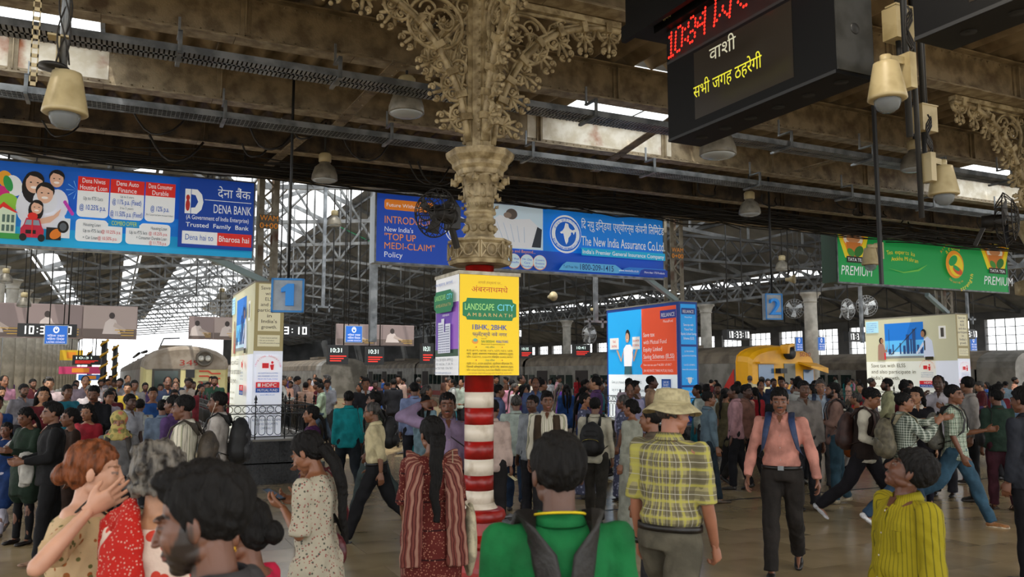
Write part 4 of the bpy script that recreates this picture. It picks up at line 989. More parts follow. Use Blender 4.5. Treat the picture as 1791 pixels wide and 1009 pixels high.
for x, lab, ff, lf in ((TX[0], 'cream tax saving advert tower beside the train, on the black granite plinth', elss_front, elss_long), (TX[1], 'blue and red mutual fund advert tower right of the ornate column', rel_front, rel_long), (TX[2], 'cream tax saving advert tower at the right under the green signboard', elss_front, elss_long)):
    t = tower_base(x, lab, ff)
    def F(P, W, ff=ff): ff(P, W); P.done()
    lf(panels(t, F), 3.0)
PLN = ['beside the train', 'under the blue and red advert tower', 'under the cream advert tower at the right']
for i, x in enumerate(TX):
    pl = root('granite_plinth', (x, 15.0, 0), label='black granite plinth ' + PLN[i], cat='plinth')
    for row, (z0, z1, e) in enumerate(((0, .33, .12), (.33, .7, 0))):
        MB().box(-.55 - e, 1.0 + e, -.6 - e, 4.0 + e, z0, z1 - .01).build('plinth_tier', GRANITE, pl)
        for k in range(5):
            w_ = (1.55 + 2 * e) / 5
            MB().box(-.55 - e + k * w_ + .004, -.55 - e + (k + 1) * w_ - .004, -.6 - e - .02, -.6 - e + .001, z0 + .005, z1 - .015).build('granite_panel', GRANITE, pl)
    MB().box(-.6, 1.05, -.68, 4.05, .69, .72).build('plinth_top', mat('grey stone top', '#77746c', .35), pl)
    fn = root('iron_railing', (x, 14.95, .72), label='low black iron railing with spear finials ' + PLN[i], cat='railing')
    def run(a, b, n):
        a = Vector(a); b = Vector(b)
        rl = MB()
        for z in (.04, .42, .56): rl.bar(a + Vector((0, 0, z)), b + Vector((0, 0, z)), .02, .018)
        rl.build('rail', BLACK, fn)
        for k in range(n + 1):
            c = a.lerp(b, k / n)
            MB().tube([c, c + Vector((0, 0, .66))], .011, 6).lathe([(.001, 0), (.03, .0), (.012, .03), (.028, .06), (.0, .14)], 6, c + Vector((0, 0, .6))).build('post', BLACK, fn)
        d = (b - a).normalized(); rg = MB(); L = (b - a).length; m_ = int(L / .13)
        for k in range(m_):
            c = a + d * (k + .5) * L / m_
            rg.tube([c + d * .055 * math.cos(t) + Vector((0, 0, .49 + .055 * math.sin(t))) for t in np.linspace(0, 2 * math.pi, 11)], .006, 4)
            rg.tube([c + d * .055 * math.cos(t) * (1 if math.sin(t) > 0 else 1) + Vector((0, 0, (.33 if math.sin(t) > 0 else .12) + .055 * math.sin(t))) for t in np.linspace(0, 2 * math.pi, 15)], .006, 4)
        rg.build('ring_panel', BLACK, fn)
    run((-.5, -.5, 0), (.95, -.5, 0), 3); run((-.5, -.5, 0), (-.5, 3.9, 0), 6); run((.95, -.5, 0), (.95, 3.9, 0), 6)
    # lattice post in the tower
    lp = root('lattice_post', (x + .25, 15.5, 0), label='riveted cream lattice post rising from the advert tower ' + ['beside the train', 'right of the ornate column', 'at the right'][i], cat='post')
    PO = mat('cream post paint', '#9f9a8c', .6, 0, '#7a7263', 4, .4, .6, col3='#5a3520', scale3=2)
    for a in (-.13, .13): MB().box(a - .05, a + .05, -.14, -.12, 3.3, 6.2).box(a - .05, a + .05, .12, .14, 3.3, 6.2).build('channel', PO, lp)
    lt = MB(); z = 3.4
    while z < 6: lt.bar((-.1, -.145, z), (.1, -.145, z + .2), .012, .035); lt.bar((.1, -.15, z + .2), (-.1, -.15, z + .4), .012, .035); z += .4
    lt.build('lattice', PO, lp)
    MB().bar((0, -.1, 3.45), (-1.2, -.4, 3.9 if i != 1 else 4.0), .1, .1).build('stay', mat('pale blue stay paint', '#8ea3a6', .5), lp)
    if i < 2:
        P = Panel(lp, -.16, .002); OY = flat('#e08b1f', .25); P.rect(-.17, 4.42, .17, 4.68, flat('#6f6658')); 
        P.text('WAM', 0, 4.57, .1, OY, w=.32, bold=.04); P.text('0+00', 0, 4.43, .1, OY, w=.32, bold=.04); P.done()
# ------------------------------------------------------------------ departure boards overhead
def ledboard(loc, L, lab, full=True):
    """local x runs along the board's face (right = nearer to the camera), face towards local -y"""
    t = root('departure_board', loc, -math.pi / 2, label=lab, cat='display')
    BK = mat('black board enamel', '#0c0d0f', .5, spec=.2); H = 1.25; D = .29
    MB().box(0, L, 0, D, 0, H).build('case', BK, t)
    MB().box(-.06, L + .03, -.07, D + .06, H - .42, H - .36).box(-.3, L + .03, -.16, D + .1, H - .36, H + .1).box(-.3, L + .03, -.2, -.16, H - .42, H - .3).build('header', BK, t)
    MB().box(L, L + .012, .004, D - .004, .02, H - .42).build('end_plate', mat('dull grey plate', '#3c3d3c', .5, .2, '#2c2d2b', 8, .4, .6), t)
    fg = MB()
    for z in (.28, .72): fg.lathe([(.0, .006), (.03, .006), (.035, 0), (.035, -.002)], 14).v; nv = len(fg.v) - 56; mt = Matrix.Translation((L + .012, D / 2, z)) @ Matrix.Rotation(math.pi / 2, 4, 'Y'); fg.v[nv:] = [tuple(mt @ Vector(p)) for p in fg.v[nv:]]
    fg.build('vent_grille', DGREY, t)
    for k in range(6): MB().lathe([(.04, -.003), (.04, .001)], 16, (.2 + k * (L - .3) / 5, D / 2, 0)).build('vent_hole', mat('vent black', '#040404', .9), t)
    for k in (0, 1): MB().box(.2 + k * (L - .5), .28 + k * (L - .5), .1, .18, H, H + .7).build('hanger', DGREY, t)
    P = Panel(t, 0, .001)
    P.rect(.03, .6, L - .02, .83, flat('#1d100f')); P.rect(.2 * L, .08, .86 * L - .1, .56, mat('smoked board window', '#2b2620', .3))
    P.rect(.0, .58, L, .6, flat('#2a2c2e')); P.rect(0, .0, L, .02, flat('#25272a'))
    if full:
        R = flat('#ff2a1c', 2.2)
        def digit(x, z, w_, h, segs, th=.02):
            q = {'a': (0, h - th, w_, h), 'b': (w_ - th, h / 2, w_, h), 'c': (w_ - th, 0, w_, h / 2), 'd': (0, 0, w_, th), 'e': (0, 0, th, h / 2), 'f': (0, h / 2, th, h), 'g': (0, h / 2 - th / 2, w_, h / 2 + th / 2)}
            for s_ in segs: P.rect(x + q[s_][0], z + q[s_][1], x + q[s_][2], z + q[s_][3], R, 'led_segments')
        def dots(rows, x, z, p=.024):
            for r, row in enumerate(rows):
                for c_, ch in enumerate(row):
                    if ch == '#': P.ell(x + c_ * p, z - r * p, p * .42, p * .42, R, n=6, nm='led_dots')
        x = .04
        for g in ('.#.,##.,.#.,.#.,.#.,.#.,.#.,###', '.##.,#..#,#..#,#..#,#..#,#..#,#..#,.##.', '.,.,#,.,.,#,.,.', '.##.,#..#,#..#,...#,.##.,#..#,#..#,.##.', '...#,..##,.#.#,#..#,####,...#,...#,...#'):
            rows = g.split(','); dots(rows, x, .805, .026); x += .026 * len(rows[0]) + .02
        x += .08
        for g in ('#.....#,#.....#,#.....#,#..#..#,#..#..#,#.#.#.#,##...##,#.....#', '.#######,.....#..,.....#..,..####..,.#...#..,.#......,..#.....,...##...', '#####,#...#,....#,..##.,....#,#...#,.###.'):
            rows = g.split(','); dots(rows, x, .805, .026); x += .026 * len(rows[0]) + .05
        P.text('समय', .12, .845, .03, flat('#b9a46a', .1), 'l', w=.1); P.text('गंतव्य', .75, .845, .03, flat('#b9a46a', .1), 'l', w=.12)
        P.text('वाशी', .47 * L + .02, .37, .09, flat('#cfcfb8', .35), w=.26, bold=.015); P.text('सभी जगह ठहरेगी', .5 * L, .17, .085, flat('#e0dc35', .55), w=.66, bold=.02)
    P.done(); return t
ledboard((3.6, 4.86, 3.5), 1.57, 'black hanging departure board with red 10:34 and Hindi destination, upper right')
q = atZ(1600, 72, 3.55)
ledboard((q.x, q.y, 3.55), 1.57, 'black departure board cut off by the top right corner of the photo', False)

# ------------------------------------------------------------------ dome cameras
def domecam(px_, py_, depth, lab, s_=1.0, arm='up', flip=1):
    c = atD(px_, py_, depth)
    t = root('dome_camera', c, label=lab, cat='camera')
    MB().lathe([(.04, .13), (.065, .125), (.07, .1), (.085, .02), (.1, -.06), (.102, -.075), (.095, -.08), (.07, -.08)], 28).build('housing', CREAM, t)
    MB().lathe([(.07, -.075), (.068, -.1), (.055, -.13), (.03, -.148), (.004, -.152)], 24).build('dome', glass('camera dome', '#b9c0c4', .72) if 'camera dome' not in bpy.data.materials else bpy.data.materials['camera dome'], t)
    MB().lathe([(.04, -.07), (.04, -.1), (.02, -.118), (.001, -.12)], 14).build('lens', BLACK, t)
    if arm == 'up':
        MB().box(-.05, -.035, -.04, .04, .12, .3).box(-.09, .0, -.04, .04, .29, .3).build('bracket', CREAM, t)
        MB().lathe([(.02, .13), (.02, .55), (.02, 5.3 - c.z)], 12, (-.02, 0, 0)).build('drop_pipe', GALV, t)
        MB().lathe([(.06, .12), (.075, .105), (.0, .1)], 20, (-.06, -.02, .03)).build('collar', BLACK, t)
        w_ = MB()
        for k in range(4): w_.tube([(-.02 + .028 * math.sin(i * .5 + k * 1.7), -.03 + .02 * math.cos(i * .6 + k), .16 + i * .05) for i in range(12)], .004, 5)
        w_.build('wiring', CABLE, t)
    else:
        e = .13 * flip
        MB().bar((0, 0, .15), (e, 0, .16), .03, .04).tube([(0, 0, .12), (0, 0, .17)], .03, 10).build('arm', CREAM, t)
        MB().box(min(e, e + .05 * flip), max(e, e + .05 * flip), -.05, .05, .0, .2).build('wall_bracket', CREAM, t)
        MB().tube([(e + .07 * flip, .03, -.25), (e + .07 * flip, .03, 5.3 - c.z)], .018, 10).build('drop_pipe', DGREY, t)
        w_ = MB()
        for k in range(4): w_.tube([(e + .03 * flip + .03 * math.sin(i * 1.1 + k), -.03, .2 + i * .04 + .01 * k) for i in range(7)], .006, 5)
        w_.build('wiring', CABLE, t)
    for o in [t]: o.scale = (s_, s_, s_)
    return t
domecam(115, 172, 4.0, 'cream dome camera hanging at upper left on a drop pipe', 1.0)
domecam(1551, 150, 4.6, 'cream dome camera just right of the departure board', 1.02, 'side', 1)
domecam(1650, 322, 5.7, 'cream dome camera below the junction box at the right', .98, 'side', -1)
domecam(1522, 452, 9.5, 'small cream dome camera in front of the green signboard', .95, 'side', 1)
# slotted strip beside the left camera
c = atD(66, 0, 3.9)
st = root('slotted_strip', (c.x, c.y, 0), label='perforated steel strip hanging beside the left dome camera', cat='bracket')
zz = atD(66, 155, 3.9).z; m_ = MB(); 
for sx in (-.016, .012): m_.box(sx, sx + .005, -.003, .003, zz, 5.3)
k = zz
while k < 5.3: m_.box(-.016, .017, -.003, .003, k, k + .018); k += .045
m_.build('strip', CREAM, st)
# junction boxes
for px_, py_, d_, s_, lb in ((1616, 210, 5.8, .15, 'cream junction box on a pipe at the right'), (1572, 45, 4.9, .16, 'cream junction box beside the departure board')):
    c = atD(px_, py_, d_)
    t = root('junction_box', c, label=lb, cat='box')
    MB().box(-s_ / 2, s_ / 2, -.05, .05, -s_ * .6, s_ * .6).build('case', CREAM, t); MB().box(-s_ / 2 - .006, s_ / 2 + .006, -.056, .02, s_ * .6, s_ * .66).build('lid', CREAM, t)
    MB().tube([(0, 0, s_ * .6), (0, 0, 5.3 - c.z)], .018, 10).tube([(.03, 0, s_ * .6), (.04, 0, 5.3 - c.z)], .01, 6).tube([(-.01, 0, -s_ * .6), (.0, 0, -.45)], .016, 8).build('conduit', DGREY, t)

# ------------------------------------------------------------------ high bay lamps
LSH = mat('grey lamp shade', '#7d786c', .45, .1, '#5f5b51', 8, .4, .6)
def bay(px_, py_, d, lab, s_=1., power=0, rod=True, zt=5.3):
    c = atD(px_, py_, d)
    t = root('high_bay_lamp', c, label=lab, cat='lamp', group='high bay lamps under the roof')
    MB().lathe([(.2, -.14), (.205, -.13), (.2, -.06), (.16, .06), (.09, .12), (.08, .15)], 24).build('shade', LSH, t)
    MB().lathe([(.195, -.135), (.17, -.16), (.1, -.175), (.0, -.18)], 20).build('lens', bpy.data.materials.get('lamp lens') or glass('lamp lens', '#dde5ea', .5), t)
    MB().lathe([(.07, .14), (.1, .16), (.1, .27), (.07, .3)], 16).build('ballast', CREAM, t)
    MB().tube([(0, 0, .3), (0, 0, max(.35, (roof_z(c) - c.z) / s_))], .015, 6).build('hanger', DGREY, t)
    t.scale = (s_, s_, s_)
    return t
LB = 'grey bell-shaped high bay lamp '
for a in ((711, 178, 9.5, LB + 'beside the left bracket of the ornate column', 1.0), (568, 300, 13.2, LB + 'hanging just right of the bank signboard', 1.0), (585, 386, 26, LB + 'small and pale right of the first lattice post', 1.1, 0, True, 9),
          (1255, 250, 9.3, LB + 'dim, left of the lower right dome camera', 1.0), (1600, 280, 12.2, LB + 'half hidden behind the right dome camera', 1.0), (1311, 362, 15, LB + 'in front of the green roof panes', .95), (1368, 464, 30, LB + 'near the head of the big white column', 1.2, 0, True, 8),
          (381, 455, 34, LB + 'under the right end of the bank signboard', 1.2, 0, True, 9), (388, 517, 40, LB + 'above the first cream advert tower', 1.2, 0, True, 9), (10, 486, 26, LB + 'cut by the left edge, under the signboard', 1.0, 0, True, 8), (42, 528, 26, LB + 'just above the left sepia banner', 1., 0, True, 8)): bay(*a)

# ------------------------------------------------------------------ clocks, small signs, banners
WD = flat('#f4f4f2', 1.6)
SEG = {'0': 'abcdef', '1': 'bc', '2': 'abged', '3': 'abgcd', '4': 'fgbc', '5': 'afgcd', '7': 'abc', '8': 'abcdefg'}
def clock(px_, py_, w_px, h_px, d, txt, lab, face=True, hang=9.0):
    c = atD(px_, py_, d); s_ = d / FPX; W = w_px * s_; H = h_px * s_
    t = root('digital_clock', c, label=lab, cat='clock')
    MB().box(0, W, 0, .2, -H, 0).build('case', BLACK, t)
    for x in (.15 * W, .85 * W): MB().tube([(x, .1, 0), (x, .1, roof_z(c) - c.z)], .02, 5).build('hanger_rod', DGREY, t)
    P = Panel(t, 0, .004); h = H * .62; n = sum(.45 if ch == ':' else 1 for ch in txt); cw = W * .9 / n; x = W * .05
    for ch in txt:
        if ch == ':': P.rect(x + cw * .1, -H * .42, x + cw * .25, -H * .34, WD, 'digits'); P.rect(x + cw * .1, -H * .68, x + cw * .25, -H * .6, WD, 'digits'); x += cw * .45; continue
        w2 = cw * .62; th = cw * .16; z0 = -H * .5 - h / 2; k = {'a': (0, h - th, w2, h), 'b': (w2 - th, h / 2, w2, h), 'c': (w2 - th, 0, w2, h / 2), 'd': (0, 0, w2, th), 'e': (0, 0, th, h / 2), 'f': (0, h / 2, th, h), 'g': (0, h / 2 - th / 2, w2, h / 2 + th / 2)}
        for s2 in SEG.get(ch, ''): P.rect(x + .1 * cw + k[s2][0], z0 + k[s2][1], x + .1 * cw + k[s2][2], z0 + k[s2][3], WD, 'digits')
        x += cw
    P.done()
K = 'black digital clock with white digits '
clock(31, 565, 92, 23, 21, '10:33:10', K + 'in front of the left sepia banner'); clock(480, 567, 62, 21, 22, '33:10', K + 'behind the platform 1 sign')
clock(1271, 576, 49, 18, 25, '10:33:10', K + 'above the orange-yellow cab'); clock(1484, 580, 46, 17, 27, '10:33:10', K + 'left of the right hand cream tower'); clock(1674, 575, 48, 17, 28, '10:33:10', K + 'right of the right hand cream tower'); clock(872, 574, 45, 17, 24, '10:33:10', K + 'mostly behind the yellow advert box')
def depart(px_, py_, w_, h_, d, lab, txt='10:31'):
    c = atD(px_, py_, d); s_ = d / FPX; W, H = w_ * s_, h_ * s_
    t = root('train_indicator', c, label=lab, cat='display'); MB().box(0, W, 0, .25, -H, 0).build('case', BLACK, t)
    for x in (.2 * W, .8 * W): MB().tube([(x, .1, 0), (x, .1, roof_z(c) - c.z)], .025, 5).build('hanger_rod', DGREY, t)
    P = Panel(t, 0, .006); P.text(txt, W * .4, -H * .38, H * .22, flat('#d9efe6', 1.0), w=W * .55, bold=.03)
    for k in range(3): P.rect(W * .1, -H * (.6 + .12 * k), W * (.9 - .13 * k), -H * (.55 + .12 * k), flat('#e02a1e', 1.2))
    P.done()
D_ = 'black train indicator with a red line of lights '
depart(127, 621, 45, 17, 38, D_ + 'left of the 349 train'); depart(574, 603, 36, 34, 30, D_ + 'right of the first cream tower', '10:31'); depart(641, 606, 32, 32, 33, D_ + 'left of the yellow advert box'); depart(738, 600, 22, 36, 33, D_ + 'touching the yellow box'); depart(1005, 602, 32, 22, 38, D_ + 'left of the blue and red tower', '10:41'); depart(910, 604, 24, 22, 38, D_ + 'just right of the yellow advert box', '10:35')
def ladies(px_, py_, w_, h_, d, lab):
    c = atD(px_, py_, d); s_ = d / FPX; W, H = w_ * s_, h_ * s_
    t = root('ladies_coach_sign', c, label=lab, cat='sign')
    MB().box(0, W, 0, .05, -H, 0).build('sign_plate', mat('grey plate', '#9aa0a4', .5), t)
    for x in (.2 * W, .8 * W): MB().tube([(x, .02, 0), (x, .02, roof_z(c) - c.z)], .012, 5).build('hanger_rod', DGREY, t)
    P = Panel(t, 0, .004); P.rect(.04 * W, -.96 * H, .96 * W, -.04 * H, flat('#1f66c4', .3)); P.ell(W / 2, -H * .25, W * .13, H * .17, WT2); P.ell(W / 2, -H * .24, W * .07, H * .11, flat('#1f66c4', .3)); P.ell(W / 2, -H * .2, W * .04, H * .04, WT2)
    P.text('महिला डब्बा', W / 2, -.6 * H, H * .1, WT2, w=W * .72, bold=.02); P.text('महिला डिब्बा', W / 2, -.77 * H, H * .1, WT2, w=W * .72, bold=.02); P.text('LADIES COACH', W / 2, -.92 * H, H * .08, WT2, w=W * .76, bold=.02); P.done()
B_ = 'blue ladies coach sign '
ladies(78, 568, 37, 34, 19, B_ + 'hanging in front of the left sepia banner'); ladies(604, 569, 31, 30, 19, B_ + 'hanging in front of the middle sepia banner'); ladies(1391, 589, 17, 25, 29, B_ + 'just left of the big white column'); ladies(1430, 589, 17, 24, 29, B_ + 'just right of the big white column'); ladies(1696, 588, 18, 26, 29, B_ + 'right of the right hand cream tower')
def sepia(px_, py_, w_, h_, d, lab, seed):
    r = random.Random(seed); c = atD(px_, py_, d); s_ = d / FPX; W, H = w_ * s_, h_ * s_
    t = root('sepia_banner', c, label=lab, cat='banner'); MB().box(0, W, 0, .12, -H, 0).build('banner_case', mat('banner case', '#5c5450', .6), t)
    for k in range(4): MB().tube([(W * (k + .5) / 4, .06, 0), (W * (k + .5) / 4, .06, roof_z(c + Vector((W * (k + .5) / 4, 0, 0))) - c.z)], .015, 5).build('hanger_rod', DGREY, t)
    P = Panel(t, 0, .005); P.rect(0, -H, W, 0, flat('#9b8a86', .12)); n = max(2, round(W / 1.9))
    for k in range(n):
        x0, x1 = W * k / n + .02, W * (k + 1) / n - .02; P.rect(x0, -H + .03, x1, -.03, flat(r.choice(('#8a7a78', '#a5958f', '#7c6e70')), .12)); P.rect(x0, -H + .03, x1, -H * .7, flat('#6b5d57', .08))
        cx = x0 + (x1 - x0) * r.uniform(.3, .6)
        P.poly([(cx - .28, -H * .85), (cx - .2, -H * .5), (cx - .05, -H * .38), (cx + .12, -H * .42), (cx + .3, -H * .85)], flat('#c9bdb8', .12)); P.ell(cx, -H * .3, .09, .11, flat('#3a302d')); P.poly([(cx + .1, -H * .5), (cx + .45, -H * .7), (cx + .42, -H * .78), (cx + .05, -H * .62)], flat('#b3a39b', .12))
        for q in range(3): P.rect(x1 - .08 - (x1 - x0) * (.36 - .06 * q), -H * (.74 + .08 * q), x1 - .08, -H * (.715 + .08 * q), flat('#c9a24a', .15))
    P.done()
sepia(-60, 527, 275, 62, 27, 'long sepia photo banner hanging over the left platform', 1); sepia(331, 553, 82, 40, 33, 'short sepia photo banner above the 349 train', 2); sepia(588, 566, 143, 37, 33, 'sepia photo banner between the platform 1 sign and the yellow advert box', 3)
for px_, py_, w_, h_, d, l1, c_, lb in ((103, 641, 68, 13, 42, 'PLATFORM', '#c33a6a', 'small red and orange sign over the left platform, under the indicator'), (137, 655, 40, 10, 44, 'WAY OUT', '#2f6fb8', 'small blue sign over the left platform below the red and orange one'), (105, 612, 36, 18, 50, 'EXIT', '#d9b02a', 'small yellow sign over the far left platform')):
    c = atD(px_, py_, d); W, H = w_ * d / FPX, h_ * d / FPX
    t = root('platform_sign', c, label=lb, cat='sign'); MB().box(0, W, 0, .06, -H, 0).build('sign_plate', flat(c_, .2), t); MB().tube([(W / 2, .03, 0), (W / 2, .03, roof_z(c) - c.z)], .02, 5).build('hanger_rod', DGREY, t)
    P = Panel(t, 0, .008); P.rect(W * .3, -H * .8, W * .7, -H * .2, flat('#e8902a', .2)); P.done()
# platform number signs
def numsign(px0, py0, px1, py1, d, n, lab, up=5.5):
    a, b = atD(px0, py0, d), atD(px1, py1, d); W = (b - a).length * .85; W = max(.35, abs(px1 - px0) * d / FPX); H = abs(py1 - py0) * d / FPX
    t = root('platform_number_sign', (a.x, a.y, a.z), -YAW * .55, label=lab, cat='sign')
    MB().box(0, W, 0, .12, -H, 0).build('sign_case', mat('sign grey', '#a3adb5', .4, 0, '#8c969e', 5, .4, .6), t)
    BB = flat('#1b7fd0', .25)
    f_ = MB(); e = .025
    for r_ in ((0, W, -e, 0), (0, W, -H, -H + e), (0, e, -H, 0), (W - e, W, -H, 0)): f_.box(r_[0], r_[1], -.012, .003, r_[2], r_[3])
    f_.build('blue_border', flat('#2a7fc4', .05), t)
    v, f = text_geo(n, .02)
    if n == '1': v = [(.1, 0), (.34, 0), (.34, .72), (.16, .72), (-.03, .56), (-.03, .44), (.1, .47)]; f = [tuple(range(7))]
    x0 = min(p[0] for p in v); x1 = max(p[0] for p in v); sc = H * .62 / .7; m_ = MB()
    vs = [(W / 2 + (p[0] - (x0 + x1) / 2) * sc * 1.1, -.07, -H * .81 + p[1] * sc) for p in v]; N = len(vs)
    ed = {}
    for q in f:
        for i in range(len(q)):
            k = (q[i], q[(i + 1) % len(q)]); ed[k] = ed.get(k, 0) + 1
    bd_ = [k for k in ed if (k[1], k[0]) not in ed]
    m_.add(vs + [(a_, -.003, c_) for a_, b_, c_ in vs], list(f) + [(k[0], k[0] + N, k[1] + N, k[1]) for k in bd_])
    m_.build('numeral', BB, t)
    MB().tube([(W * .5, .06, 0), (W * .5, .06, roof_z(a) - a.z)], .02, 6).build('hanger_rod', DGREY, t)
    return t
numsign(475, 486, 531, 546, 10.5, '1', 'hanging blue bordered sign with a raised blue numeral one'); numsign(1338, 513, 1369, 559, 15.5, '2', 'hanging blue bordered sign with a raised blue numeral two'); 
# clutter in the air: loudspeakers, fans, hanging poles
FANM = mat('fan guard grey', '#8f9294', .4, .3)
def fan(px_, py_, d, r, az, lab, post=None, dark=False):
    c = atD(px_, py_, d); t = root('wall_fan', c, az, label=lab, cat='fan'); m_ = CABLE if dark else FANM
    g = MB()
    for k in range(20):
        a = 2 * math.pi * k / 20
        g.tube([(r * q * math.cos(a), -.13 * (1 - q ** 3), r * q * math.sin(a)) for q in (.12, .4, .7, .92, 1)], .004, 4); g.tube([(r * q * math.cos(a), .1 * (1 - q ** 3), r * q * math.sin(a)) for q in (.12, .6, 1)], .004, 4)
    for q, y in ((1, 0), (.75, -.08), (.4, -.12), (.12, -.13)): g.tube([(r * q * math.cos(a), y, r * q * math.sin(a)) for a in np.linspace(0, 2 * math.pi, 25)], .006, 4)
    g.build('guard', m_, t)
    for k in range(3):
        a = 2 * math.pi * k / 3 + .4
        MB().add([(.03 * math.cos(a), -.02, .03 * math.sin(a)), (r * .85 * math.cos(a - .3), -.04, r * .85 * math.sin(a - .3)), (r * .9 * math.cos(a + .25), 0, r * .9 * math.sin(a + .25)), (r * .4 * math.cos(a + .55), .02, r * .4 * math.sin(a + .55)),
                  (.03 * math.cos(a), -.015, .03 * math.sin(a)), (r * .85 * math.cos(a - .3), -.035, r * .85 * math.sin(a - .3)), (r * .9 * math.cos(a + .25), .005, r * .9 * math.sin(a + .25)), (r * .4 * math.cos(a + .55), .025, r * .4 * math.sin(a + .55))], [(0, 1, 2, 3), (7, 6, 5, 4)]).build('blade', m_ if dark else mat('pale blade', '#b5babd', .4), t)
    MB().tube([(0, 0, 0), (0, .22, 0)], .07, 12).build('motor', m_, t); MB().bar((0, .18, 0), (0, .3, -.25), .04, .04).build('stem', m_, t)
    return t
fan(762, 372, 6.7, .2, -1.0, 'dark cage fan mounted on the left of the ornate column', dark=True)
cc = atD(790, 380, 6.9); t = root('loudspeaker', cc, label='dark box fixed to the column under the fan', cat='loudspeaker'); MB().box(-.05, .06, -.05, .05, -.1, .08).lathe([(.075, .08), (.02, .16)], 4, rot=.78).build('box', DGREY, t); MB().bar((0, 0, -.02), (.12, .0, -.02), .03, .03).build('arm', DGREY, t)
fan(1758, 385, 9.0, .3, .5, 'cage fan hanging at the right edge in front of the green signboard', dark=True); fan(1483, 541, 26, .33, .1, 'pale cage fan left of the pair over the crowd at the right'); fan(1516, 535, 26, .33, -.5, 'pale cage fan right of the pair over the crowd at the right'); fan(1031, 585, 30, .35, .2, 'pale cage fan left of the blue and red advert tower'); fan(1389, 540, 28, .33, -.9, 'pale cage fan turned sideways before the big white column')
for k, (px_, py_, d) in enumerate(((968, 518, 19), (1390, 488, 20), (1045, 541, 26))):
    c = atD(px_, py_, d); t = root('horn_loudspeaker', c, .5 * k, label='cream horn loudspeaker ' + ('below the insurance signboard', 'left of the green signboard', 'above the crowd left of the blue tower')[k], cat='loudspeaker')
    MB().lathe([(.11, 0), (.09, .05), (.05, .12), (.04, .22)], 16).xf(Matrix.Rotation(-math.pi / 2, 4, 'X')).build('horn', CREAM, t); MB().tube([(0, .15, 0), (0, .15, roof_z(c) - c.z)], .015, 5).build('hanger', DGREY, t)
for k, (px_, y0, y1, d, w_) in enumerate(((377, 351, 540, 16.5, .06), (569, 351, 540, 24, .09), (1041, 455, 565, 20, .09), (1504, 500, 600, 24, .08), (1690, 505, 560, 24, .06), (1530, 230, 500, 9.4, .035), (652, 560, 598, 17, .14))):
    if k == 0: continue
    a, b = atD(px_, y0, d), atD(px_, y1, d)
    t = root('hanging_pole', (a.x, a.y, 0), label='thin pale pole hanging from the roof ' + ('', 'right of the platform 1 sign', 'left of the blue and red tower', 'left of the right hand cream tower', 'right of the green signboard', 'passing in front of the green signboard', 'with tube light, left of the yellow advert box')[k], cat='pole')
    MB().box(-w_ / 2, w_ / 2, -w_ / 2, w_ / 2, b.z, roof_z(a)).build('pole', GALV if k != 5 else DGREY, t)
    if k in (1, 2, 4): MB().box(-.3, .3, -.03, .03, b.z, b.z + .05).box(-.2, -.16, -.03, .03, b.z - .12, b.z + .1).box(.16, .2, -.03, .03, b.z - .12, b.z + .1).build('cross_arm', GALV, t)
# steel drop pipes from the concourse roof
for k, (px_, y0, y1, d) in enumerate(((158 / 2.883 * 0 + 494, 275, 485, 10.5), (1622, 90, 200, 5.85))):
    pass
# litter bin
c = atD(905, 905, 8.1)
bn = root('litter_bin', (c.x, c.y, 0), label='dark litter bin lined with a grey bag behind the column base', cat='bin')
MB().lathe([(.13, 0), (.13, .02), (.165, c.z - .02), (.155, c.z - .03), (.12, .05)], 24).build('bin_body', mat('dark grey plastic', '#222426', .4), bn)
n = 36; vs = []
for i, (r, z) in enumerate(((.158, c.z - .06), (.172, c.z - .01), (.18, c.z + .005), (.178, c.z - .05), (.176, c.z - .16))):
    for k in range(n): a = 2 * math.pi * k / n; rr = r * (1 + .03 * math.sin(k * 5.3 + i)); vs.append((rr * math.cos(a), rr * math.sin(a), z + .012 * math.sin(k * 2.1 + i)))
MB().add(vs, [(i * n + k, i * n + (k + 1) % n, (i + 1) * n + (k + 1) % n, (i + 1) * n + k) for i in range(4) for k in range(n)], True).build('bin_liner', mat('grey bin bag', '#5d6064', .3), bn)
# added fill: unseen lit lamps in high bay shades brighten the near concourse
for k, (x, y) in enumerate(((-3, -1.2), (1.5, -3), (6, -1), (-2.2, 4), (7.5, 3.3), (3.0, 2.6), (12.5, 6.0), (18, 5.6), (-5, 10), (-8, 14), (12, 1.0), (0.2, 1.2))):
    ld = bpy.data.lights.new('fill_light', 'AREA'); ld.shape = 'DISK'; ld.size = .36; ld.energy = 33; ld.color = (1, .86, .68)
    t = root('high_bay_lamp', (x, y, 4.75), label='grey bell-shaped fill lamp added out of view ' + ('behind the camera at left', 'behind the camera', 'behind the camera at right', 'left of the camera', 'right of the camera by the board', 'over the space before the ornate column', 'right beyond the departure boards', 'far right over the concourse', 'far left over the concourse', 'farthest left by the signboard end', 'right of the camera, farthest back', 'straight above the camera')[k], cat='lamp', group='added fill lamps over the near concourse')
    MB().lathe([(.2, -.14), (.205, -.13), (.2, -.06), (.16, .06), (.09, .12), (.08, .15)], 24).build('shade', LSH, t); MB().lathe([(.07, .14), (.1, .16), (.1, .27), (.07, .3), (.015, .31), (.015, .6)], 16).build('ballast', CREAM, t)
    lo = bpy.data.objects.new('fill_light', ld); COL.objects.link(lo); lo.parent = t; lo.location = (0, 0, -.15)
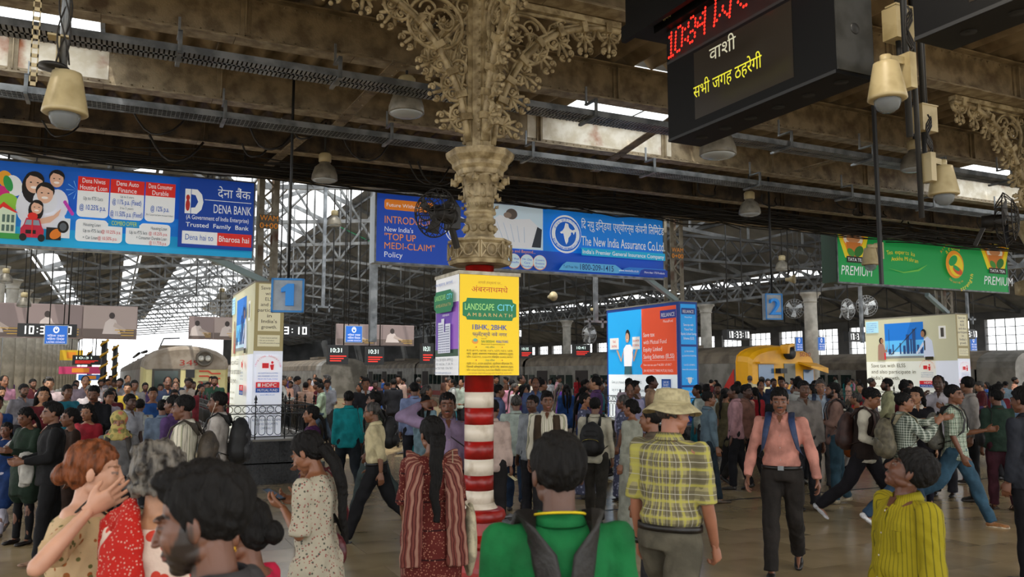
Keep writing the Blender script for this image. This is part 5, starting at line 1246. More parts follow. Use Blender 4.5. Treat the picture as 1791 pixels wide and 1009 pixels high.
# ------------------------------------------------------------------ people: builder
TMP = bpy.data.scenes.new('workbench')
def fuse(mb, voxel, smooth=3, fold=0., fk=18., seed=0):
    """grow one continuous skin over overlapping closed volumes"""
    me = bpy.data.meshes.new('skin'); me.from_pydata(mb.v, [], mb.f); me.update()
    ob = bpy.data.objects.new('skin', me); TMP.collection.objects.link(ob)
    r = ob.modifiers.new('r', 'REMESH'); r.mode = 'VOXEL'; r.voxel_size = voxel
    if smooth:
        sm = ob.modifiers.new('s', 'SMOOTH'); sm.factor = .5; sm.iterations = smooth
    with bpy.context.temp_override(scene=TMP, view_layer=TMP.view_layers[0]): dg = bpy.context.evaluated_depsgraph_get(); dg.update()
    out = bpy.data.meshes.new_from_object(ob.evaluated_get(dg))
    TMP.collection.objects.unlink(ob); bpy.data.objects.remove(ob); bpy.data.meshes.remove(me)
    n = len(out.vertices)
    if fold and n:
        co = np.empty(n * 3, np.float32); out.vertices.foreach_get('co', co); co = co.reshape(n, 3)
        nr = np.empty(n * 3, np.float32); out.vertices.foreach_get('normal', nr); nr = nr.reshape(n, 3)
        rs = np.random.RandomState(seed); d = np.zeros(n)
        for k in range(7):
            kv = rs.normal(size=3) * fk * (1 + .35 * k); kv[2] *= .55
            wp = np.sin(co @ (rs.normal(size=3) * fk * .5) + k)
            d += np.sin(co @ kv + rs.rand() * 6 + wp * 1.3) / (1 + .4 * k)
        d = np.abs(d) ** .8 * np.sign(d)
        co += nr * (d * fold / 2.2)[:, None]
        out.vertices.foreach_set('co', co.ravel())
    out.polygons.foreach_set('use_smooth', [True] * len(out.polygons)); out.update()
    return out
def cos_of(me):
    n = len(me.vertices); co = np.empty(n * 3, np.float32); me.vertices.foreach_get('co', co); return co.reshape(n, 3)
def join(meshes):
    vs = []; fs = []; o = 0
    for me in meshes:
        c = cos_of(me); vs.append(c)
        fs += [tuple(v + o for v in p.vertices) for p in me.polygons]; o += len(c); bpy.data.meshes.remove(me)
    out = bpy.data.meshes.new('body'); out.from_pydata(np.concatenate(vs).tolist(), [], fs)
    out.polygons.foreach_set('use_smooth', [True] * len(out.polygons)); out.update(); return out
_ES = {}
def ell(mb, c, r, M=None, n=14):
    if n not in _ES:
        vs = [(0, 0, -1)]; m_ = n // 2
        for i in range(1, m_):
            t = -math.pi / 2 + math.pi * i / m_
            vs += [(math.cos(t) * math.cos(2 * math.pi * k / n), math.cos(t) * math.sin(2 * math.pi * k / n), math.sin(t)) for k in range(n)]
        vs.append((0, 0, 1)); fs = [(0, 1 + (k + 1) % n, 1 + k) for k in range(n)]
        for i in range(m_ - 2): fs += [(1 + i * n + k, 1 + i * n + (k + 1) % n, 1 + (i + 1) * n + (k + 1) % n, 1 + (i + 1) * n + k) for k in range(n)]
        L = len(vs) - 1; fs += [(L, 1 + (m_ - 2) * n + k, 1 + (m_ - 2) * n + (k + 1) % n) for k in range(n)]
        _ES[n] = (vs, fs)
    vs, fs = _ES[n]; M = M or Matrix.Identity(4)
    mb.add([M @ Vector((c[0] + v[0] * r[0], c[1] + v[1] * r[1], c[2] + v[2] * r[2])) for v in vs], fs); return mb
def limb(mb, pts, rs, n=10, M=None):
    """tapering closed tube with rounded ends"""
    pts = [Vector(p) for p in pts]
    mb.tube(pts, rs, n)
    for p, r in ((pts[0], rs[0]), (pts[-1], rs[-1])): ell(mb, p, (r, r, r), n=10)
    for p, r in list(zip(pts, rs))[1:-1]: ell(mb, p, (r * .99,) * 3, n=8)
    return mb
def rings(mb, rs, M, n=18):
    """closed loft of flat elliptical rings (z, rx, ry, yoff)"""
    vs = []
    for z, rx, ry, yo in rs: vs += [M @ Vector((rx * math.cos(2 * math.pi * k / n), yo + ry * math.sin(2 * math.pi * k / n), z)) for k in range(n)]
    m_ = len(rs)
    mb.add(vs, [(i * n + k, i * n + (k + 1) % n, (i + 1) * n + (k + 1) % n, (i + 1) * n + k) for i in range(m_ - 1) for k in range(n)] + [tuple(range(n - 1, -1, -1)), tuple(range((m_ - 1) * n, m_ * n))]); return mb

def skin_mat():
    m = bpy.data.materials.new('skin'); m.use_nodes = True; nt = m.node_tree; N = nt.nodes; L = nt.links; b = N['Principled BSDF']
    oi = N.new('ShaderNodeObjectInfo'); at = N.new('ShaderNodeVertexColor'); at.layer_name = 'paint'
    x = N.new('ShaderNodeMix'); x.data_type = 'RGBA'; L.new(oi.outputs['Color'], x.inputs['A']); L.new(at.outputs['Color'], x.inputs['B']); L.new(at.outputs['Alpha'], x.inputs['Factor'])
    tc = N.new('ShaderNodeTexCoord'); n = N.new('ShaderNodeTexNoise'); n.inputs['Scale'].default_value = 14; L.new(tc.outputs['Object'], n.inputs['Vector'])
    y = N.new('ShaderNodeMix'); y.data_type = 'RGBA'; y.blend_type = 'MULTIPLY'; y.inputs['Factor'].default_value = .35
    L.new(x.outputs['Result'], y.inputs['A']); L.new(n.outputs['Fac'], y.inputs['B']); L.new(y.outputs['Result'], b.inputs['Base Color'])
    b.inputs['Roughness'].default_value = .48; b.inputs['Subsurface Weight'].default_value = .0
    return m
SKINM = skin_mat()
def hair_mat(name, c1, c2, rough=.42, tint=False):
    m = mat(name, c1, rough, 0, c2, 40, .4, .62, .6, 90, tint=tint, stretch=(1, 1, .25), spec=.22); return m
HAIRM = hair_mat('dark hair', '#0b0908', '#050404', .7); HAIRG = hair_mat('grey hair', '#6b665e', '#232120'); HAIRR = hair_mat('auburn hair', '#7a4426', '#44230f'); HAIRW = hair_mat('short grey hair', '#4d4a47', '#242220')
CLOTH = mat('woven cloth', '#ffffff', .8, 0, '#cfcfcf', 7, .4, .6, .55, 13, tint=True, spec=.2)
LEATH = mat('leather', '#ffffff', .42, 0, '#c0c0c0', 20, .4, .6, .1, 60, tint=True)
NYLON = mat('bag nylon', '#ffffff', .6, 0, '#bbbbbb', 14, .4, .6, .2, 80, tint=True)
def nodes_pat(name, build_fn, rough=.8):
    m = bpy.data.materials.new(name); m.use_nodes = True; nt = m.node_tree; N = nt.nodes; L = nt.links; b = N['Principled BSDF']; b.inputs['Roughness'].default_value = rough; b.inputs['Specular IOR Level'].default_value = .2
    tc = N.new('ShaderNodeTexCoord'); sp = N.new('ShaderNodeSeparateXYZ'); L.new(tc.outputs['Object'], sp.inputs[0])
    def math_(op, a, c=None):
        n = N.new('ShaderNodeMath'); n.operation = op
        for i, v in enumerate((a, c)):
            if v is None: continue
            if isinstance(v, (int, float)): n.inputs[i].default_value = v
            else: L.new(v, n.inputs[i])
        return n.outputs[0]
    def stripe(ax, period, duty, off=0.):
        s_ = sp.outputs[ax] if ax == 2 else math_('MULTIPLY', math_('ARCTAN2', sp.outputs[0], math_('ADD', sp.outputs[1], .03)), .17); return math_('LESS_THAN', math_('FRACT', math_('ADD', math_('MULTIPLY', s_, 1 / period), 50 + off)), duty)
    def mix(f, a, c):
        x = N.new('ShaderNodeMix'); x.data_type = 'RGBA'
        if isinstance(f, (int, float)): x.inputs['Factor'].default_value = f
        else: L.new(f, x.inputs['Factor'])
        for k, v in (('A', a), ('B', c)):
            if isinstance(v, str): x.inputs[k].default_value = (*lin(v), 1)
            else: L.new(v, x.inputs[k])
        return x.outputs['Result']
    def spots(scale, thr, seed=0):
        v = N.new('ShaderNodeTexVoronoi'); v.inputs['Scale'].default_value = scale
        mp = N.new('ShaderNodeMapping'); mp.inputs['Location'].default_value = (seed, seed * 2, 0); L.new(tc.outputs['Object'], mp.inputs[0]); L.new(mp.outputs[0], v.inputs['Vector'])
        return math_('LESS_THAN', v.outputs['Distance'], thr)
    out = build_fn(stripe, mix, spots, math_)
    L.new(out, b.inputs['Base Color'])
    n = N.new('ShaderNodeTexNoise'); n.inputs['Scale'].default_value = 13; n.inputs['Detail'].default_value = 5; L.new(tc.outputs['Object'], n.inputs['Vector']); bp = N.new('ShaderNodeBump'); bp.inputs['Strength'].default_value = .55; bp.inputs['Distance'].default_value = .02; L.new(n.outputs['Fac'], bp.inputs['Height']); L.new(bp.outputs[0], b.inputs['Normal'])
    return m
def f_plaid(base, c1, c2, c3, p):
    def f(st, mx, sp, mt):
        o = mx(mt('MULTIPLY', st(0, p, .5), .6), base, c1); o = mx(mt('MULTIPLY', st(2, p, .5), .55), o, c1)
        o = mx(mt('MULTIPLY', st(0, p, .16, .25), .75), o, c2); o = mx(mt('MULTIPLY', st(2, p, .16, .25), .75), o, c2)
        o = mx(mt('MULTIPLY', st(0, p, .05, .75), .8), o, c3); return mx(mt('MULTIPLY', st(2, p, .05, .75), .8), o, c3)
    return f
P_HAT = nodes_pat('olive plaid cotton', f_plaid('#8f8863', '#4b4638', '#a5a04c', '#a5a293', .085))
P_GCK = nodes_pat('green check cotton', f_plaid('#9aa394', '#3a473f', '#c7cdc4', '#20302a', .03))
P_WCK = nodes_pat('white and green check cotton', f_plaid('#c3c8b8', '#5e7a62', '#24402e', '#e8ebe0', .055))
P_DCK = nodes_pat('dark green plaid cotton', f_plaid('#3c4238', '#1e241f', '#5b6454', '#7a8474', .05))
P_STR = nodes_pat('white striped cotton', lambda st, mx, sp, mt: mx(st(0, .03, .14), mx(st(0, .06, .08, .4), '#cfcab8', '#8a8f6a'), '#6d6f63'))
P_YEL = nodes_pat('yellow pinstriped cotton', lambda st, mx, sp, mt: mx(mt('MULTIPLY', st(0, .021, .16), .8), '#857a12', '#3f3d0c'))
P_FLO = nodes_pat('cream floral jersey', lambda st, mx, sp, mt: mx(sp(26, .22, 3), mx(sp(17, .24), '#b59c78', '#8a4f28'), '#5a5a34'))
P_KUR = nodes_pat('white kurta print', lambda st, mx, sp, mt: mx(sp(48, .25, 5), mx(sp(36, .24), '#a39d8c', '#4a4c44'), '#8a4f4a'))
P_RED = nodes_pat('maroon block print', lambda st, mx, sp, mt: mx(sp(62, .3, 1), mx(st(2, .19, .06), '#571f1b', '#2c0f10'), '#9a6a58'))
P_RST = nodes_pat('maroon striped cotton', lambda st, mx, sp, mt: mx(st(0, .03, .35), mx(st(0, .011, .3), '#6b3a33', '#3f1a1a'), '#8f6a5c'))
P_RWS = nodes_pat('red and white scarf print', lambda st, mx, sp, mt: mx(sp(85, .26, 2), '#a01a12', '#b88f80'))
P_WRP = nodes_pat('white and red print', lambda st, mx, sp, mt: mx(sp(16, .34, 2), '#c9b5a6', '#b43a2c'))
P_PUR = nodes_pat('purple sari print', lambda st, mx, sp, mt: mx(sp(50, .2, 2), '#3c1742', '#8f6a8c'))
P_SCF = nodes_pat('yellow and pink headscarf', lambda st, mx, sp, mt: mx(sp(14, .4, 2), mx(sp(9, .35), '#a8995c', '#b8705a'), '#7c7a4a'))
P_SAR = nodes_pat('blue-grey sari print', lambda st, mx, sp, mt: mx(sp(18, .3, 2), '#474a60', '#8f93a8'))

def face_paint(me, Minv, opt):
    co = cos_of(me); n = len(co)
    Mi = np.array(Minv); h = co @ Mi[:3, :3].T + Mi[:3, 3]
    x, y, z = np.abs(h[:, 0]), h[:, 1], h[:, 2]; xs = h[:, 0]
    col = np.zeros((n, 4), np.float32); inh = (z > -.14) & (z < .14) & (x < .1) & (y > -.12)
    def put_(m, c, a=1.): col[m & inh] = (*c, a)
    hc = opt.get('hairc', (.008, .006, .005)); lip = opt.get('lip', (.28, .085, .07))
    if opt.get('beard'):
        top = -.043 - .25 * np.clip(y - .05, 0, .03) + np.clip(.052 - y, 0, .04) * 1.5      # cheek line rises towards the ear
        wv = .004 * np.sin(xs * 310 + y * 170) + .003 * np.sin(y * 420)
        a_ = np.clip((top + wv - z) / .016, 0, 1) * np.clip((y + .022 + wv + .5 * np.clip(z + .06, -.05, 0)) / .014, 0, 1) * (z > -.128)
        a_ = a_ * ~((x < .022) & (z > -.055) & (y > .075)); m_ = inh & (a_ > 0)
        col[m_] = np.stack([np.full(m_.sum(), v) for v in hc] + [a_[m_] * opt['beard']], 1)
    put_((((xs) / .023) ** 2 + ((z + .066) / .0085) ** 2 < 1) & (y > .06), lip, .9)
    if opt.get('tache', 0): put_((((xs) / .031) ** 2 + ((z + .051) / .0078) ** 2 < 1) & (y > .06), hc, opt['tache'])
    bw = .0045 if not opt.get('fem') else .003
    put_((x > .013) & (x < .052) & (np.abs(z - (.0235 + .004 * np.sin((x - .013) * 80) )) < bw) & (y > .04), hc, .85)
    eye = (((x - .032) / .0125) ** 2 + ((z - .001) / .0045) ** 2 < 1) & (y > .05)
    put_((((x - .032) / .016) ** 2 + ((z - .0025) / .0068) ** 2 < 1) & (y > .05), (.035, .018, .012), .7)
    put_(eye, (.30, .26, .23)); put_((((x - .032) / .0058) ** 2 + ((z - .001) / .0056) ** 2 < 1) & (y > .05), (.01, .006, .005))
    ca = me.color_attributes.new('paint', 'FLOAT_COLOR', 'POINT'); ca.data.foreach_set('color', col.ravel())

def head_mb(M, fem=False, full=1.0):
    mb = MB(); E = lambda c, r, n=14: ell(mb, c, r, M, n)
    E((0, -.018, .036), (.074, .094, .082), 20); E((0, .018, -.022), (.064 * full, .072, .082), 18); E((0, .03, -.07), (.044 * full, .05, .042)); E((0, .052, -.096), (.021, .026, .019))
    for sx in (-1, 1):
        E((sx * .035, .049, -.028), (.023 * full, .027, .03)); E((sx * .075, -.012, -.008), (.009, .017, .031)); E((sx * .032, .073, .001), (.0155, .0125, .0105)); E((sx * .03, .075, .021), (.026, .013, .008))
        E((sx * .012, .098, -.036), (.0085, .011, .008)); E((sx * .044, .008, -.06), (.015, .036, .024))
    E((0, .100, -.031), (.0105, .0125, .0105)); mb.tube([M @ Vector(p) for p in ((0, .080, .018), (0, .090, -.005), (0, .101, -.03))], [.009, .009, .0115], 8)
    E((0, .081, -.061), (.023, .0115, .0065)); E((0, .079, -.072), (.019, .011, .006)); E((0, .066, -.055), (.03, .022, .016))
    return mb
def hand_mb(w, d, n, side, curl=.35, spread=.18, s=1.0):
    """w wrist, d direction of the hand, n palm normal, side = direction towards the thumb"""
    mb = MB(); d = Vector(d).normalized(); n = Vector(n); n = (n - d * n.dot(d)).normalized(); t = d.cross(n) * side; t.normalize()
    P_ = lambda a, b, c: w + (d * a + t * b + n * c) * s
    mb.tube([P_(-.02, 0, 0), P_(.01, 0, 0), P_(.045, .003, .002), P_(.082, .002, .0)], [.027 * s, .029 * s, .040 * s, .038 * s], 12, flat_=.5, nrm=n)
    for i, (off, L, r) in enumerate(((.029, .073, .0088), (.0095, .08, .009), (-.0105, .075, .0087), (-.029, .06, .0078))):
        a = spread * (.5 - i / 3.) * 1.2; base = P_(.078 - (i == 3) * .008, off, 0); dr = (d * math.cos(a) + t * math.sin(a)); pts = [P_(.055, off * .9, 0), base]; c = curl * (1 + .18 * i) ; ang = 0; p = base
        for k, f in enumerate((.45, .3, .25)):
            ang += c * (.8, 1.1, .8)[k]; p = p + (dr * math.cos(ang) + n * math.sin(ang)) * L * f * s; pts.append(p)
        mb.tube(pts, [r * s * q for q in (1, 1.02, 1, .92, .78)], 8); ell(mb, pts[-1], (r * .78 * s,) * 3, n=8)
        for q in pts[1:-1]: ell(mb, q, (r * s,) * 3, n=8)
    pts = [P_(.012, .02, .004), P_(.035, .043, .012), P_(.058, .056, .018 + .02 * curl), P_(.078, .06, .022 + .05 * curl)]
    mb.tube(pts, [.014 * s, .0125 * s, .0105 * s, .008 * s], 8)
    for q, r in zip(pts, (.014, .0125, .0105, .008)): ell(mb, q, (r * s,) * 3, n=8)
    return mb

def rot_z(v, a): return Matrix.Rotation(a, 3, 'Z') @ Vector(v)
HANG = ((.10, .02, -1), (.06, .22, -1))
def figure(px_=None, ytop=None, sc=None, fa=0, label=None, name='person', vb=.016, vh=.006, hands=True, **o):
    g = o.get
    depth = FPX / sc if sc else 0
    if px_ is not None:
        p = atD(px_, 652, depth); h = 1.82 - (ytop - 652) / sc; h = g('h', h); az = -math.radians(heading(px_) + fa); loc = (p.x, p.y, 0)
    else: h = 1.7; az = 0; loc = (0, 0, 0)
    R = root(name, loc, az, label=label, cat='person', group=g('group')); fem = g('fem', False); bk = g('bulk', 1.0)
    sh_w = (.16 if fem else .18) * (1 + (bk - 1) * .5); hipw = .092
    # legs
    J = {}; lowest = 9
    for sd_, key in ((-1, 'L'), (1, 'R')):
        sw, kn, out = g('leg' + key, (0, 0, .03)); sw, kn = math.radians(sw), math.radians(kn)
        hip = Vector((sd_ * hipw, 0, .92)); knee = hip + Vector((sd_ * out, math.sin(sw), -math.cos(sw))) * .43
        an = knee + Vector((sd_ * out * .5, math.sin(sw - kn), -math.cos(sw - kn))) * .42
        fd = math.radians(g('foot' + key, 0) ) if g('foot' + key) is not None else (min(0., (sw - kn)) * .8)
        J[key] = (hip, knee, an, fd); lowest = min(lowest, an.z - .075 + (math.sin(fd) * .12 if fd < 0 else 0))
    dz = -lowest
    lean = math.radians(g('lean', 0)); tw = math.radians(g('twist', 0)); side = math.radians(g('tilt', 0))
    T = Matrix.Translation((0, 0, .92 + dz)) @ Matrix.Rotation(tw, 4, 'Z') @ Matrix.Rotation(-lean, 4, 'X') @ Matrix.Rotation(side, 4, 'Y') @ Matrix.Translation((0, 0, -.92))
    T3 = T.to_3x3()
    for k in ('L', 'R'): J[k] = tuple(Vector(v) + Vector((0, 0, dz)) for v in J[k][:3]) + (J[k][3],)
    hy, hp = math.radians(g('hyaw', 0)), math.radians(g('hpitch', 0)); hr = math.radians(g('hroll', 0))
    Hm = T @ Matrix.Translation((0, .01, 1.50)) @ Matrix.Rotation(hy, 4, 'Z') @ Matrix.Rotation(hp, 4, 'X') @ Matrix.Rotation(hr, 4, 'Y') @ Matrix.Translation((0, .012, .088))
    hgt = (Hm @ Vector((0, -.01, .125))).z; s = h / hgt
    R.scale = (s, s, s)
    arms = {}
    for sd_, key in ((-1, 'L'), (1, 'R')):
        u, f = g('arm' + key, HANG); u = Vector((u[0] * sd_, u[1], u[2])).normalized(); f = Vector((f[0] * sd_, f[1], f[2])).normalized()
        shd = Vector((sd_ * sh_w, -.005, 1.395)); el = shd + u * .285; wr = el + f * .245
        arms[key] = (T @ shd, T @ el, T @ wr, (T3 @ f).normalized(), T3 @ Vector((-sd_ * 1.0, .15, 0)), sd_)
    b = MB()
    rg = [(.90, .155, .11, 0), (1.0, .145, .1, 0), (1.1, .132, .095, .005), (1.22, .148, .103, .008), (1.33, .16, .1, 0), (1.40, .14, .08, -.005), (1.45, .075, .06, -.012)]
    rg = [(z, rx * bk, ry * bk * (1.18 if z < 1.2 and bk > 1.05 else 1), yo + (.02 if z < 1.2 and bk > 1.05 else 0)) for z, rx, ry, yo in rg]
    rings(b, rg, T); limb(b, [T @ Vector((-sh_w * .9, -.005, 1.39)), T @ Vector((sh_w * .9, -.005, 1.39))], [.05, .05])
    nk = [T @ Vector((0, -.012, 1.42)), T @ Vector((0, -.004, 1.48)), Hm @ Vector((0, -.02, -.05))]
    limb(b, nk, [.058 * (.9 if fem else 1), .052 * (.88 if fem else 1), .05 * (.85 if fem else 1)])
    for k in ('L', 'R'):
        hip, knee, an, fd = J[k]; a = arms[k]; ar = .9 if fem else 1.0
        limb(b, [hip, hip.lerp(knee, .5), knee], [.082, .07, .052]); limb(b, [knee, knee.lerp(an, .35), an], [.05, .05, .034])
        limb(b, [a[0], a[0].lerp(a[1], .5), a[1]], [.05 * ar, .044 * ar, .037 * ar]); limb(b, [a[1], a[1].lerp(a[2], .35), a[2]], [.036 * ar, .037 * ar, .024 * ar])
        ft = Vector((0, math.cos(fd), math.sin(fd))); limb(b, [an, an + Vector((0, .0, -.04)), an + ft * .08 + Vector((0, 0, -.045)), an + ft * .15 + Vector((0, 0, -.056))], [.033, .030, .022, .013] if not g('sandal') else [.033, .031, .026, .018])
    parts = [fuse(b, vb, 3)]
    hm = head_mb(Hm, fem, g('face', 1.0)); limb(hm, nk[1:], [.05 * (.88 if fem else 1)] * 2); parts.append(fuse(hm, vh, 2 if vh > .005 else 3))
    if hands:
        for k in ('L', 'R'):
            a = arms[k]; hd = g('hand' + k, {}); hdir = hd.get('d'); hdir = (T3 @ Vector((hdir[0] * a[5], hdir[1], hdir[2]))) if hdir else a[3]
            hn = hd.get('n'); hn = T3 @ Vector((hn[0] * a[5], hn[1], hn[2])) if hn else a[4]
            hm_ = hand_mb(a[2], hdir, hn, a[5] * hd.get('flip', 1), hd.get('curl', .35), hd.get('spread', .12)); parts.append(fuse(hm_, g('vhand', .0065), 1))
    else:
        for k in ('L', 'R'):
            a = arms[k]; q = MB(); limb(q, [a[2], a[2] + a[3] * .09, a[2] + a[3] * .15], [.026, .034, .02], 8); parts.append(fuse(q, vb, 1))
    body = join(parts); face_paint(body, Hm.inverted(), dict(o, fem=fem)); body.materials.append(SKINM)
    sk = lin(g('skin', '#8a5a3c')); put('body', body, None, R, color=sk)
    J['T'] = T; J['H'] = Hm; J['arms'] = arms; J['dz'] = dz
    # ---- hair
    hs = g('hair', 'short'); hmat = g('hairm', HAIRM)
    if hs and hs != 'none':
        q = MB(); E = lambda c, r, n=16: ell(q, c, r, Hm, n)
        vol = g('hvol', 1.0)
        if hs in ('short', 'quiff', 'bald', 'curly', 'bob', 'pony', 'braid', 'bun', 'long', 'waves'):
            E((0, -.022, .04), (.080 * vol, .100 * vol, .087 * vol), 22)
            if hs == 'quiff': E((0, .045, .1), (.06, .05, .03)); E((.02, .0, .115), (.055, .06, .022))
            if hs == 'curly':
                rr = random.Random(5)
                for k in range(60):
                    a = rr.uniform(0, 6.28); e = rr.uniform(-.9, 1.3); E((.085 * math.cos(a) * math.cos(e), -.03 + .1 * math.sin(a) * math.cos(e) * (1 if math.sin(a) < .3 else .7), .03 + .1 * math.sin(e)), (.024, .024, .02), 8)
            if hs == 'bob': E((0, -.055, -.03), (.082, .07, .09)); E((.06, -.01, -.03), (.03, .05, .08)); E((-.06, -.01, -.03), (.03, .05, .08))
            if hs in ('pony', 'braid', 'bun', 'long'): E((0, -.055, -.005), (.07, .06, .07))
        if hs == 'bun': E((0, -.125, -.02), (.045, .035, .045))
        if hs in ('pony', 'braid', 'long'):
            L = g('hlen', .45); n = 10; T0 = Hm @ Vector((0, -.115, -.01)); bk_ = T @ Vector((g('hside', 0), -.15 * bk - .02, 1.40)); 
            pts = [T0] + [T0.lerp(bk_, 1) + Vector((.01 * math.sin(i), -.004 * i, -L * i / n)) for i in range(0, n)]
            pts = [T0, T0.lerp(bk_, .5) + Vector((0, -.02, .01))] + pts[1:]
            wd = g('hwid', 1.0); rs = [.035 * wd] + [(.038 if hs == 'long' else .03) * wd * (1 - .55 * i / (n)) for i in range(len(pts) - 1)]
            if hs == 'braid': rs = [r * (1 + .22 * math.sin(i * 3.1)) for i, r in enumerate(rs)]
            q.tube(pts, rs, 10, flat_=.8)
            if hs == 'long':
                for sx in (-1, 1): q.tube([Hm @ Vector((sx * .065, -.02, .02)), Hm @ Vector((sx * .085, -.04, -.06)), T @ Vector((sx * .09, -.09, 1.40)), T @ Vector((sx * .08, -.14, 1.25)), T @ Vector((sx * .05, -.15, 1.12))], [.03, .035, .035, .03, .012], 8)
        me = fuse(q, max(vh, .006), 1)
        co = cos_of(me); Mi = np.array(Hm.inverted()); hc = co @ Mi[:3, :3].T + Mi[:3, 3]
        th = np.degrees(np.arctan2(np.abs(hc[:, 0]), hc[:, 1] + .01)); front = .062 + g('hline', 0.)
        if hs == 'bald': front = .14
        lim = np.interp(th, [0, 35, 55, 72, 84, 100, 125, 180], [front, front - .004, front - .02 if hs != 'bald' else .03, .012, -.03, -.03 if not fem else -.04, -.07, -.085])
        if hs in ('pony', 'braid', 'long', 'bob', 'bun', 'curly'): lim = np.where(th > 95, -9, lim); lim = np.where((th <= 95) & (th > 60), np.minimum(lim, -.02 if hs != 'bob' else -.09), lim)
        below = np.clip((lim - hc[:, 2]) / .012, 0, 1); near = (np.abs(hc[:, 0]) < .13) & (hc[:, 1] > -.12)
        f = 1 - .24 * below * near; hc2 = hc * f[:, None]
        rs = np.random.RandomState(3); d = sum(np.sin(hc @ (rs.normal(size=3) * np.array([95, 60, 40]) * (1 + k * .4)) + k) for k in range(5)) * g('hrough', .0018)
        rad = hc / (np.linalg.norm(hc, axis=1)[:, None] + 1e-6); hc2 += rad * (d * (below < .5))[:, None]
        Mf = np.array(Hm); co = hc2 @ Mf[:3, :3].T + Mf[:3, 3]; me.vertices.foreach_set('co', co.astype(np.float32).ravel()); me.update()
        me.materials.append(hmat); put('hair', me, None, R, label=g('hairl'))
    # ---- trousers
    bt = g('bottom', 'trousers'); tin = g('tinf', .016)
    if bt:
        q = MB(); rings(q, [(z, rx * bk + .014, ry * bk + .014, yo) for z, rx, ry, yo in ((.86, .16, .115, -.005), (.93, .158, .114, 0), (g('waist', 1.0), .146, .102, 0))], T)
        cuff = {'trousers': .068, 'jeans': .06, 'slim': .044, 'salwar': .05, 'wide': .085}.get(bt, .055); kneer = {'wide': .1, 'salwar': .1, 'slim': .058}.get(bt, .078)
        for k in ('L', 'R'):
            hip, knee, an, fd = J[k]; fl_ = an + (an - knee).normalized() * .02
            limb(q, [hip, hip.lerp(knee, .5), knee], [.1, .094 if bt not in ('wide', 'salwar') else .11, kneer], 12)
            q.tube([knee, knee.lerp(an, .5) + Vector((0, -.008, 0)), an.lerp(knee, .12), fl_], [kneer, (kneer + cuff) / 2, cuff, cuff * 1.02], 12)
            ell(q, knee, (kneer,) * 3, n=8)
        me = fuse(q, vb, 2, .009, 22, 4); me.materials.append(g('bmat', CLOTH)); put('trousers' if bt not in ('jeans', 'salwar') else bt, me, None, R, color=lin(g('bcol', '#26262a')))
    # ---- top
    tk = g('top', 'shirt')
    if tk:
        q = MB(); ti = g('inf', .02); hem = g('hem', .82); tuck = g('tuck', False)
        r2 = [(z, rx + ti, ry + ti, yo) for z, rx, ry, yo in rg if z > 1.0]
        r2[-1] = (1.448, .08, .064, -.012)
        if fem: ell(q, (0, .075, 1.27), (.105, .05, .06), T); ell(q, (0, .055, 1.24), (.13, .05, .1), T)
        if tuck: low = [(.985, .140 * bk + ti * .9, .102 * bk + ti, 0), (1.03, .15 * bk + ti, .114 * bk + ti, 0)]
        elif tk in ('kurta',): low = [(hem, .205 * bk, .165 * bk, 0), (hem + .12, .2 * bk, .155 * bk, 0), (.90, .185 * bk, .14 * bk, 0), (1.0, .165 * bk, .12 * bk, 0)]
        elif tk in ('sari', 'skirt'): low = [(.07, .24, .2, 0), (.4, .22, .18, 0), (.75, .2, .16, 0), (.93, .175, .13, 0), (1.02, .155, .11, 0)]
        else: low = [(hem, .175 * bk + ti * .6, .13 * bk + ti * .6, 0), (.93, .165 * bk + ti * .7, .118 * bk + ti * .8, 0), (1.02, .155 * bk + ti * .8, .108 * bk + ti * .8, 0)]
        if tk in ('sari', 'skirt'):
            rings(q, [(z + dz if z < .9 else z, a, b_, c_) for z, a, b_, c_ in low[:3]] + [(.93, .175, .13, 0)], Matrix.Identity(4)); rings(q, low[3:] + r2, T)
        else: rings(q, low + r2, T)
        if tk == 'kurta':
            for k in ('L', 'R'): hip, knee, an, fd = J[k]; limb(q, [hip, hip.lerp(knee, min(1., (.92 - hem) / .43))], [.12, .115], 10)
        limb(q, [T @ Vector((-sh_w * .93, -.005, 1.388)), T @ Vector((0, -.01, 1.40)), T @ Vector((sh_w * .93, -.005, 1.388))], [.052 * (.9 if fem else 1), .062, .052 * (.9 if fem else 1)])
        sl = g('sleeve', 'long'); sf = {'none': 0, 'short': .62, 'half': .85, 'elbow': 1.0, '34': 1.55, 'rolled': 1.35, 'long': 1.97}[sl]
        for k in ('L', 'R'):
            a = arms[k]; si = g('slinf', .013); p0, p1, p2 = a[0], a[1], a[2]
            if sf <= 0: continue
            e = p0.lerp(p1, min(sf, 1)); cw = 1.25 if sl in ('short', 'half', 'elbow') else 1
            q.tube([p0, p0.lerp(e, .5), e], [.044 + si, .042 + si, (.037 + si) * cw], 12)
            ell(q, p0, (.046 + si,) * 3, n=10)
            if sf > 1: e2 = p1.lerp(p2, sf - 1); ell(q, p1, (.04 + si,) * 3, n=10); q.tube([p1, p1.lerp(e2, .5), e2], [.04 + si, .037 + si, (.027 + si)], 12)
        me = fuse(q, vb, 2, g('fold', .009), 20, 2); me.materials.append(g('tmat', CLOTH)); tc_ = lin(g('tcol', '#c9c9c4')); nm = {'sari': 'sari', 'kurta': 'kurta', 'skirt': 'dress'}.get(tk, g('topname', 'shirt')); put(nm, me, None, R, color=tc_)
